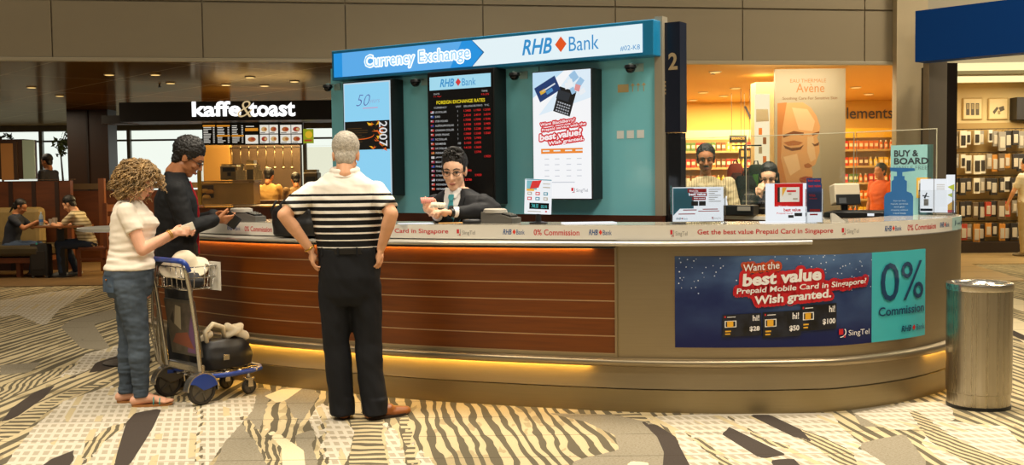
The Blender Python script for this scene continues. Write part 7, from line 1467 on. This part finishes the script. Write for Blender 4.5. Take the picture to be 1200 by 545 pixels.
# ================================================== bureau clerk behind the counter
def clerk():
    loc = V((-.36, 7.98, 0)); rot = 158
    L = lambda px, py, d: to_local(loc, rot, atd(px, py, d))
    secs = [((0, 0, .80), .15, .11), ((0, 0, .92), .17, .125), ((0, .03, 1.07), .16, .118), ((0, .07, 1.22), .18, .125), ((0, .08, 1.33), .19, .115), ((0, .08, 1.42), .150, .085), ((0, .085, 1.475), .066, .062)]
    sh = {'L': V((-.195, .08, 1.355)), 'R': V((.195, .08, 1.355))}
    wr = {'L': L(529, 249, 7.62), 'R': L(511, 252, 7.60)}
    el = {'L': L(578, 246, 7.82), 'R': L(527, 262, 7.88)}
    b = MB(); b.slab(secs)
    hd = Head((0.0, .155, 1.595), Matrix.Rotation(R(14), 3, 'Z') @ Matrix.Rotation(R(-14), 3, 'X'), 1.12); hd.shape(b); b.cap((0, .075, 1.40), (0, .115, 1.56), .054, .048)
    for s in 'LR':
        b.cap(sh[s], el[s], .05, .043); b.cap(el[s], wr[s], .042, .028)
        x = -1 if s == 'L' else 1; b.cap((.09 * x, 0, .9), (.1 * x, 0, .5), .085, .055); b.cap((.1 * x, 0, .5), (.1 * x, -.02, .1), .055, .036)
    e = L(508, 247, 7.55) - wr['L']; hand(b, wr['L'], e, (0, 0, -1), False, [.25, .3, .4, .5], 1.05)
    e = L(497, 240, 7.58) - wr['R']; hand(b, wr['R'], e, (-.6, .5, .2), True, [.4, .55, .7, .8], 1.05)
    o = remesh(b, 'person', SKIN_STAFF, None, .0055, 2, .4)
    tag(o, 'clerk in a dark suit, teal tie and glasses counting banknotes behind the counter', 'person'); o.location = loc; o.rotation_euler = (0, 0, R(rot))
    hd.face(o); hd.glasses(o); hd.hair_short(o, HAIR_BLACK, .006, 1.08, .003, tilt=.42)
    h = MB()
    for i in range(140):
        rr = random.Random(i); a = rr.uniform(0, 6.28); q = rr.uniform(0, 1.15); d = V((math.sin(q) * math.cos(a), math.sin(q) * math.sin(a) , math.cos(q)))
        p = hd.p(d.x * .072, -.018 + d.y * .085, .065 + d.z * .078); h.cyl(p, p + hd.M @ (d * .016 + V((0, .006, .006))), .012, .003, 5)
    h.build('hair_spikes', HAIR_BLACK, o, True)
    jm = mat('suit_black', '#16171b', .7, var=.2, vscale=8, spec=.3)
    c = MB(); g = grow(secs[1:-1], .026); c.slab([((0, 0, .86), .185, .14)] + g + [((0, .085, 1.465), .088, .078)])
    for s in 'LR': c.cap(sh[s], el[s], .075, .066); c.cap(el[s], el[s].lerp(wr[s], .80), .062, .048)
    remesh(c, 'suit_jacket', jm, o, .008, 5, .5, wrinkle(.007, 9, 15))
    fs = grow(secs, .030); dx = .0
    c = MB(); patch(c, fs, [(1.17, -.004, .004), (1.25, -.03, .03), (1.35, -.06, .06), (1.415, -.068, .068), (1.46, -.058, .058)], .003, .03); c.build('shirt_front', mat('shirt_white', '#e4e2e0', .8), o, 50)
    c = MB()
    for x in (-1, 1): patch(c, fs, [(1.40, .004 * x, .035 * x), (1.44, .01 * x, .062 * x), (1.475, .030 * x, .062 * x)], .014, .012, 4)
    c.build('shirt_collar', mat('shirt_white', '#e4e2e0', .8), o)
    c = MB(); patch(c, fs, [(1.15, -.004, .004), (1.19, -.026, .026), (1.34, -.020, .020), (1.385, -.013, .013)], .012, .01, 4); tie = c.build('tie', mat('tie_teal', '#2f8f98', .55), o, 50)
    c = MB(); patch(c, fs, [(1.38, -.013, .013), (1.405, -.022, .022), (1.425, -.02, .02)], .02, .014, 4); c.build('tie_knot', mat('tie_teal', '#2f8f98', .55), tie)
    c = MB()
    for x in (-1, 1): patch(c, fs, [(1.11, .002 * x, .02 * x), (1.21, .018 * x, .06 * x), (1.30, .045 * x, .105 * x), (1.315, .05 * x, .085 * x), (1.40, .070 * x, .10 * x), (1.455, .060 * x, .08 * x)], .010, .010, 5)
    c.build('lapel', jm, o, 50)
    c = MB()
    for x in (-1, 1): c.tube([V((x * a, torso_y(fs, x * a, z, .016), z)) for z, a in ((1.11, .021), (1.21, .061), (1.30, .106))], .0022, 6)
    c.build('lapel_piping', mat('piping_blue', '#2a7fa0', .6), o)
    c = MB(); patch(c, fs, [(1.245, -.135, -.085), (1.265, -.135, -.085)], .016, .008, 3); c.build('name_badge', mat('brass_badge', '#c79a52', .35, .6), o)
    for s in 'LR':
        dv = (wr[s] - el[s]).normalized(); c = MB(); c.cyl(el[s].lerp(wr[s], .80), wr[s] - dv * .012, .040, .037, 18); c.build('shirt_cuff', mat('shirt_white', '#e4e2e0', .8), o, 40)
    dv = (wr['L'] - el['L']).normalized(); c = MB(); c.cyl(wr['L'] - dv * .012, wr['L'] + dv * .012, .036, .035, 18); u, w_ = c.frame(dv); c.cyl(wr['L'] + V((0, .0, .028)), wr['L'] + V((0, 0.008, .042)), .018, .017, 16); c.build('wrist_watch', mat('watch_black', '#141414', .3), o, 40)
    c = MB(); c.slab([((0, 0, .84), .16, .125), ((0, 0, .96), .19, .145), ((0, .01, 1.0), .185, .14)])
    for x in (-1, 1): c.cap((.095 * x, 0, .88), (.105 * x, .01, .5), .105, .08); c.cyl((.105 * x, .01, .52), (.105 * x, -.02, .04), .08, .08, 18)
    remesh(c, 'trousers', jm, o, .012, 4)
    for x in (-1, 1):
        c = MB(); foot(c, (.105 * x, -.01, 0), -.1 * x, .29, 1.05); remesh(c, 'shoe', mat('shoe_black', '#0e0d0d', .4), o, .012, 3)
    nm = [mat('note_pink', '#d98f80', .8, var=.15, vscale=60), mat('note_cream', '#d8cfb8', .8, var=.15, vscale=60)]
    for i, (px, py, d, rz, rx, lab) in enumerate(((501, 235, 7.53, 35, 74, 'pinkish banknote held up in the raised fist of the suited clerk'), (513, 240.5, 7.50, -20, 62, 'cream banknote held between the two hands of the suited clerk'))):
        c = MB(); n = 8; rows = [[V((-.055 + .11 * j / n, y, .005 * math.sin(j * .7))) for j in range(n + 1)] for y in (-.022, .022)]
        for j in range(n): c.prism([rows[0][j], rows[0][j + 1], rows[1][j + 1], rows[1][j]], (0, 0, .001))
        b_ = c.build('banknote', nm[i % 2], None, True); b_.location = atd(px, py, d); b_.rotation_euler = (R(rx), 0, R(rz)); tag(b_, lab, 'banknote', 'banknotes being counted')

old_man(); woman(); dark_man(); clerk()
# ================================================================== people farther back
SEAT = dict(pelvis=(0, 0, .54), chest=(0, .07, .87), neck=(0, .12, 1.06), head=(0, .19, 1.20), shL=(-.19, .10, 1.01), shR=(.19, .10, 1.01), elL=(-.23, .26, .82), elR=(.23, .26, .82), wrL=(-.10, .44, .90), wrR=(.10, .44, .90), hdL=(.3, 1, 0), hdR=(-.3, 1, 0), hnL=(0, 0, -1), hnR=(0, 0, -1), hipL=(-.10, .0, .53), hipR=(.10, .0, .53), knL=(-.11, .44, .53), knR=(.11, .44, .53), anL=(-.11, .42, .07), anR=(.11, .38, .07))
HT = lambda yaw=0, pitch=0: Matrix.Rotation(R(yaw), 3, 'Z') @ Matrix.Rotation(R(pitch), 3, 'X')
DEN = mat('denim_dark', '#2c3648', .85, var=.2, vscale=6); DK = mat('cloth_dark', '#1c1c22', .85); TAN = mat('cloth_tan', '#8a7448', .85)
p = atz(17, 322); simple_person('woman in a dark top with tied hair seated on the leather bench, facing right', None, 17, 17.4, -84, 1.66, {**SEAT, 'elL': (-.22, .30, .84), 'elR': (.22, .30, .84), 'wrL': (-.08, .48, .95), 'wrR': (.08, .48, .95)}, SKIN_TAN, HAIR_BLACK, mat('top_navy', '#20242e', .85), mat('denim_mid', '#3a4a62', .85, var=.2), mat('shoe_brown', '#4a3018', .6), .02, True, 'tied', False, True, True, loc=(atd(13, 300, 17.45).x, 17.45, .012), headrot=HT(0, -28))
simple_person('man in a cream striped shirt seated at the cafe table, facing left', None, 100, 17.4, 88, 1.74, {**SEAT, 'chest': (0, .10, .86), 'neck': (0, .20, 1.06), 'head': (0, .30, 1.18), 'shL': (-.19, .17, 1.0), 'shR': (.19, .17, 1.0), 'elL': (-.22, .36, .82), 'elR': (.22, .36, .82), 'wrL': (-.08, .55, .86), 'wrR': (.10, .55, .86), 'anL': (-.11, .40, .07), 'anR': (.11, .25, .07)}, SKIN, HAIR_BLACK, stripes('shirt_cream_stripes', '#c9bb98', '#8f7f5c', .055, .35, .35, 2, 0), DEN, mat('shoe_white', '#a8a296', .6), .02, True, 'short', False, False, True, loc=(atd(104, 300, 17.45).x, 17.45, .012), headrot=HT(0, -30))
simple_person('dark-haired person in a dark vest standing behind the brown booth wall', None, 56, 20.2, 75, 1.78, {}, SKIN_TAN, HAIR_BLACK, mat('vest_dark', '#23222a', .85), DK, MATS['shoe_black'] if 'shoe_black' in MATS else mat('shoe_black', '#0e0d0d', .4), .022, True, 'short', loc=(atd(56, 200, 20.2).x, 20.2, .28), headrot=HT(0, -12))
BAR = mat('barista_yellow', '#b08a4a', .85)
WORK = dict(elL=(-.24, .12, 1.12), elR=(.24, .12, 1.12), wrL=(-.16, .34, 1.05), wrR=(.16, .34, 1.05), hdL=(.2, 1, -.2), hdR=(-.2, 1, -.2), hnL=(0, 0, -1), hnR=(0, 0, -1))
simple_person('barista in a mustard shirt seen from behind at the coffee bar', None, 316, 18.9, -12, 1.72, {**WORK}, SKIN_TAN, HAIR_BLACK, BAR, DK, MATS['shoe_black'], .022, True, 'short', loc=(atd(315, 200, 19.0).x, 19.0, .012), headrot=HT(0, -18))
simple_person('barista in a dark tan apron bending at the right of the coffee bar', None, 343, 18.9, 18, 1.66, {**WORK, 'neck': (0, .06, 1.46), 'head': (0, .12, 1.60)}, SKIN_TAN, HAIR_BLACK, mat('apron_tan', '#6e5430', .85), DK, MATS['shoe_black'], .022, True, 'short', loc=(atd(347, 200, 18.95).x, 18.95, .012), headrot=HT(0, -25))
DESK = dict(chest=(0, .04, 1.28), neck=(0, .05, 1.47), head=(0, .09, 1.63), shL=(-.20, .03, 1.42), shR=(.20, .03, 1.42))
# shop man behind the back counter
lc = (1.79, 9.85, 0); o, hd, secs, k = simple_person('man with a moustache in a pale striped shirt, standing behind the leaflet stand', None, 825, 9.6, 172, 1.80, {**DESK, 'head': (0, .075, 1.635), 'elL': (-.26, .10, 1.16), 'elR': (.26, .06, 1.15), 'wrL': (-.18, .26, 1.16), 'wrR': (.20, .22, 1.10), 'hdL': (.3, 1, -.1), 'hdR': (-.2, 1, -.2), 'hnL': (0, 0, -1), 'hnR': (0, 0, -1)}, SKIN_TAN, HAIR_BLACK, stripes('shirt_pinstripe', '#c4b592', '#9a8a68', .022, .28, .28, 2, 0, 'X'), DK, MATS['shoe_black'], .010, True, 'short', True, face=True, bodyw=1.06, loc=lc, headrot=HT(0, -10))
q = MB(); q.tube([hd.p(-.024, .092, -.048), hd.p(0, .101, -.043), hd.p(.024, .092, -.048)], [.003, .006, .003], 8); q.build('moustache', HAIR_BLACK, o, True)
q = MB()
for x in (-1, 1): patch(q, grow(secs, .02), [(1.40, .004 * x, .04 * x), (1.45, .012 * x, .07 * x), (1.475, .03 * x, .07 * x)], .012, .012, 4)
q.build('shirt_collar', mat('collar_cream', '#cabc9a', .8), o)
# shop woman
lc = (2.31, 9.50, 0); o, hd, secs, k = simple_person('dark-haired woman in a black top, chin on hand, left of the red display', None, 900, 9.4, 150, 1.64, {**DESK, 'head': (-.01, .11, 1.615), 'elL': (-.22, .12, 1.20), 'elR': (.20, .20, 1.20), 'wrL': (-.12, .24, 1.22), 'wrR': (.04, .24, 1.43), 'hdL': (.6, 1, -.1), 'hdR': (-.15, .1, 1), 'hnL': (0, 0, -1), 'hnR': (-.3, -1, .1), 'curl': .6}, SKIN_STAFF, HAIR_BLACK, stripes('top_black_stripes', '#211f1e', '#5c564c', .06, .22, .22, 2, 0), DK, MATS['shoe_black'], .010, True, 'long', True, True, face=True, bodyw=.92, loc=lc, headrot=HT(12, -22))
simple_person('shopper in an orange top browsing beyond the turquoise board', None, 1031, 16.5, 120, 1.66, {}, SKIN_TAN, HAIR_BLACK, mat('top_orange', '#c0551e', .85), mat('bag_brown', '#7a4a24', .85), MATS['shoe_black'], .02, True, 'short', loc=(atd(1032, 200, 16.6).x, 16.6, .012))
simple_person('shopper in a cream shirt facing the accessory rack at the frame edge', None, 1203, 19.1, 30, 1.76, {'elL': (-.25, .10, 1.14), 'wrL': (-.22, .22, .95)}, SKIN, HAIR_BLACK, mat('shirt_ivory', '#d8ccae', .85), mat('trousers_beige', '#a8946a', .85), mat('shoe_grey', '#8a8070', .6), .02, True, 'short', loc=(atd(1204, 200, 19.1).x, 19.1, .012))
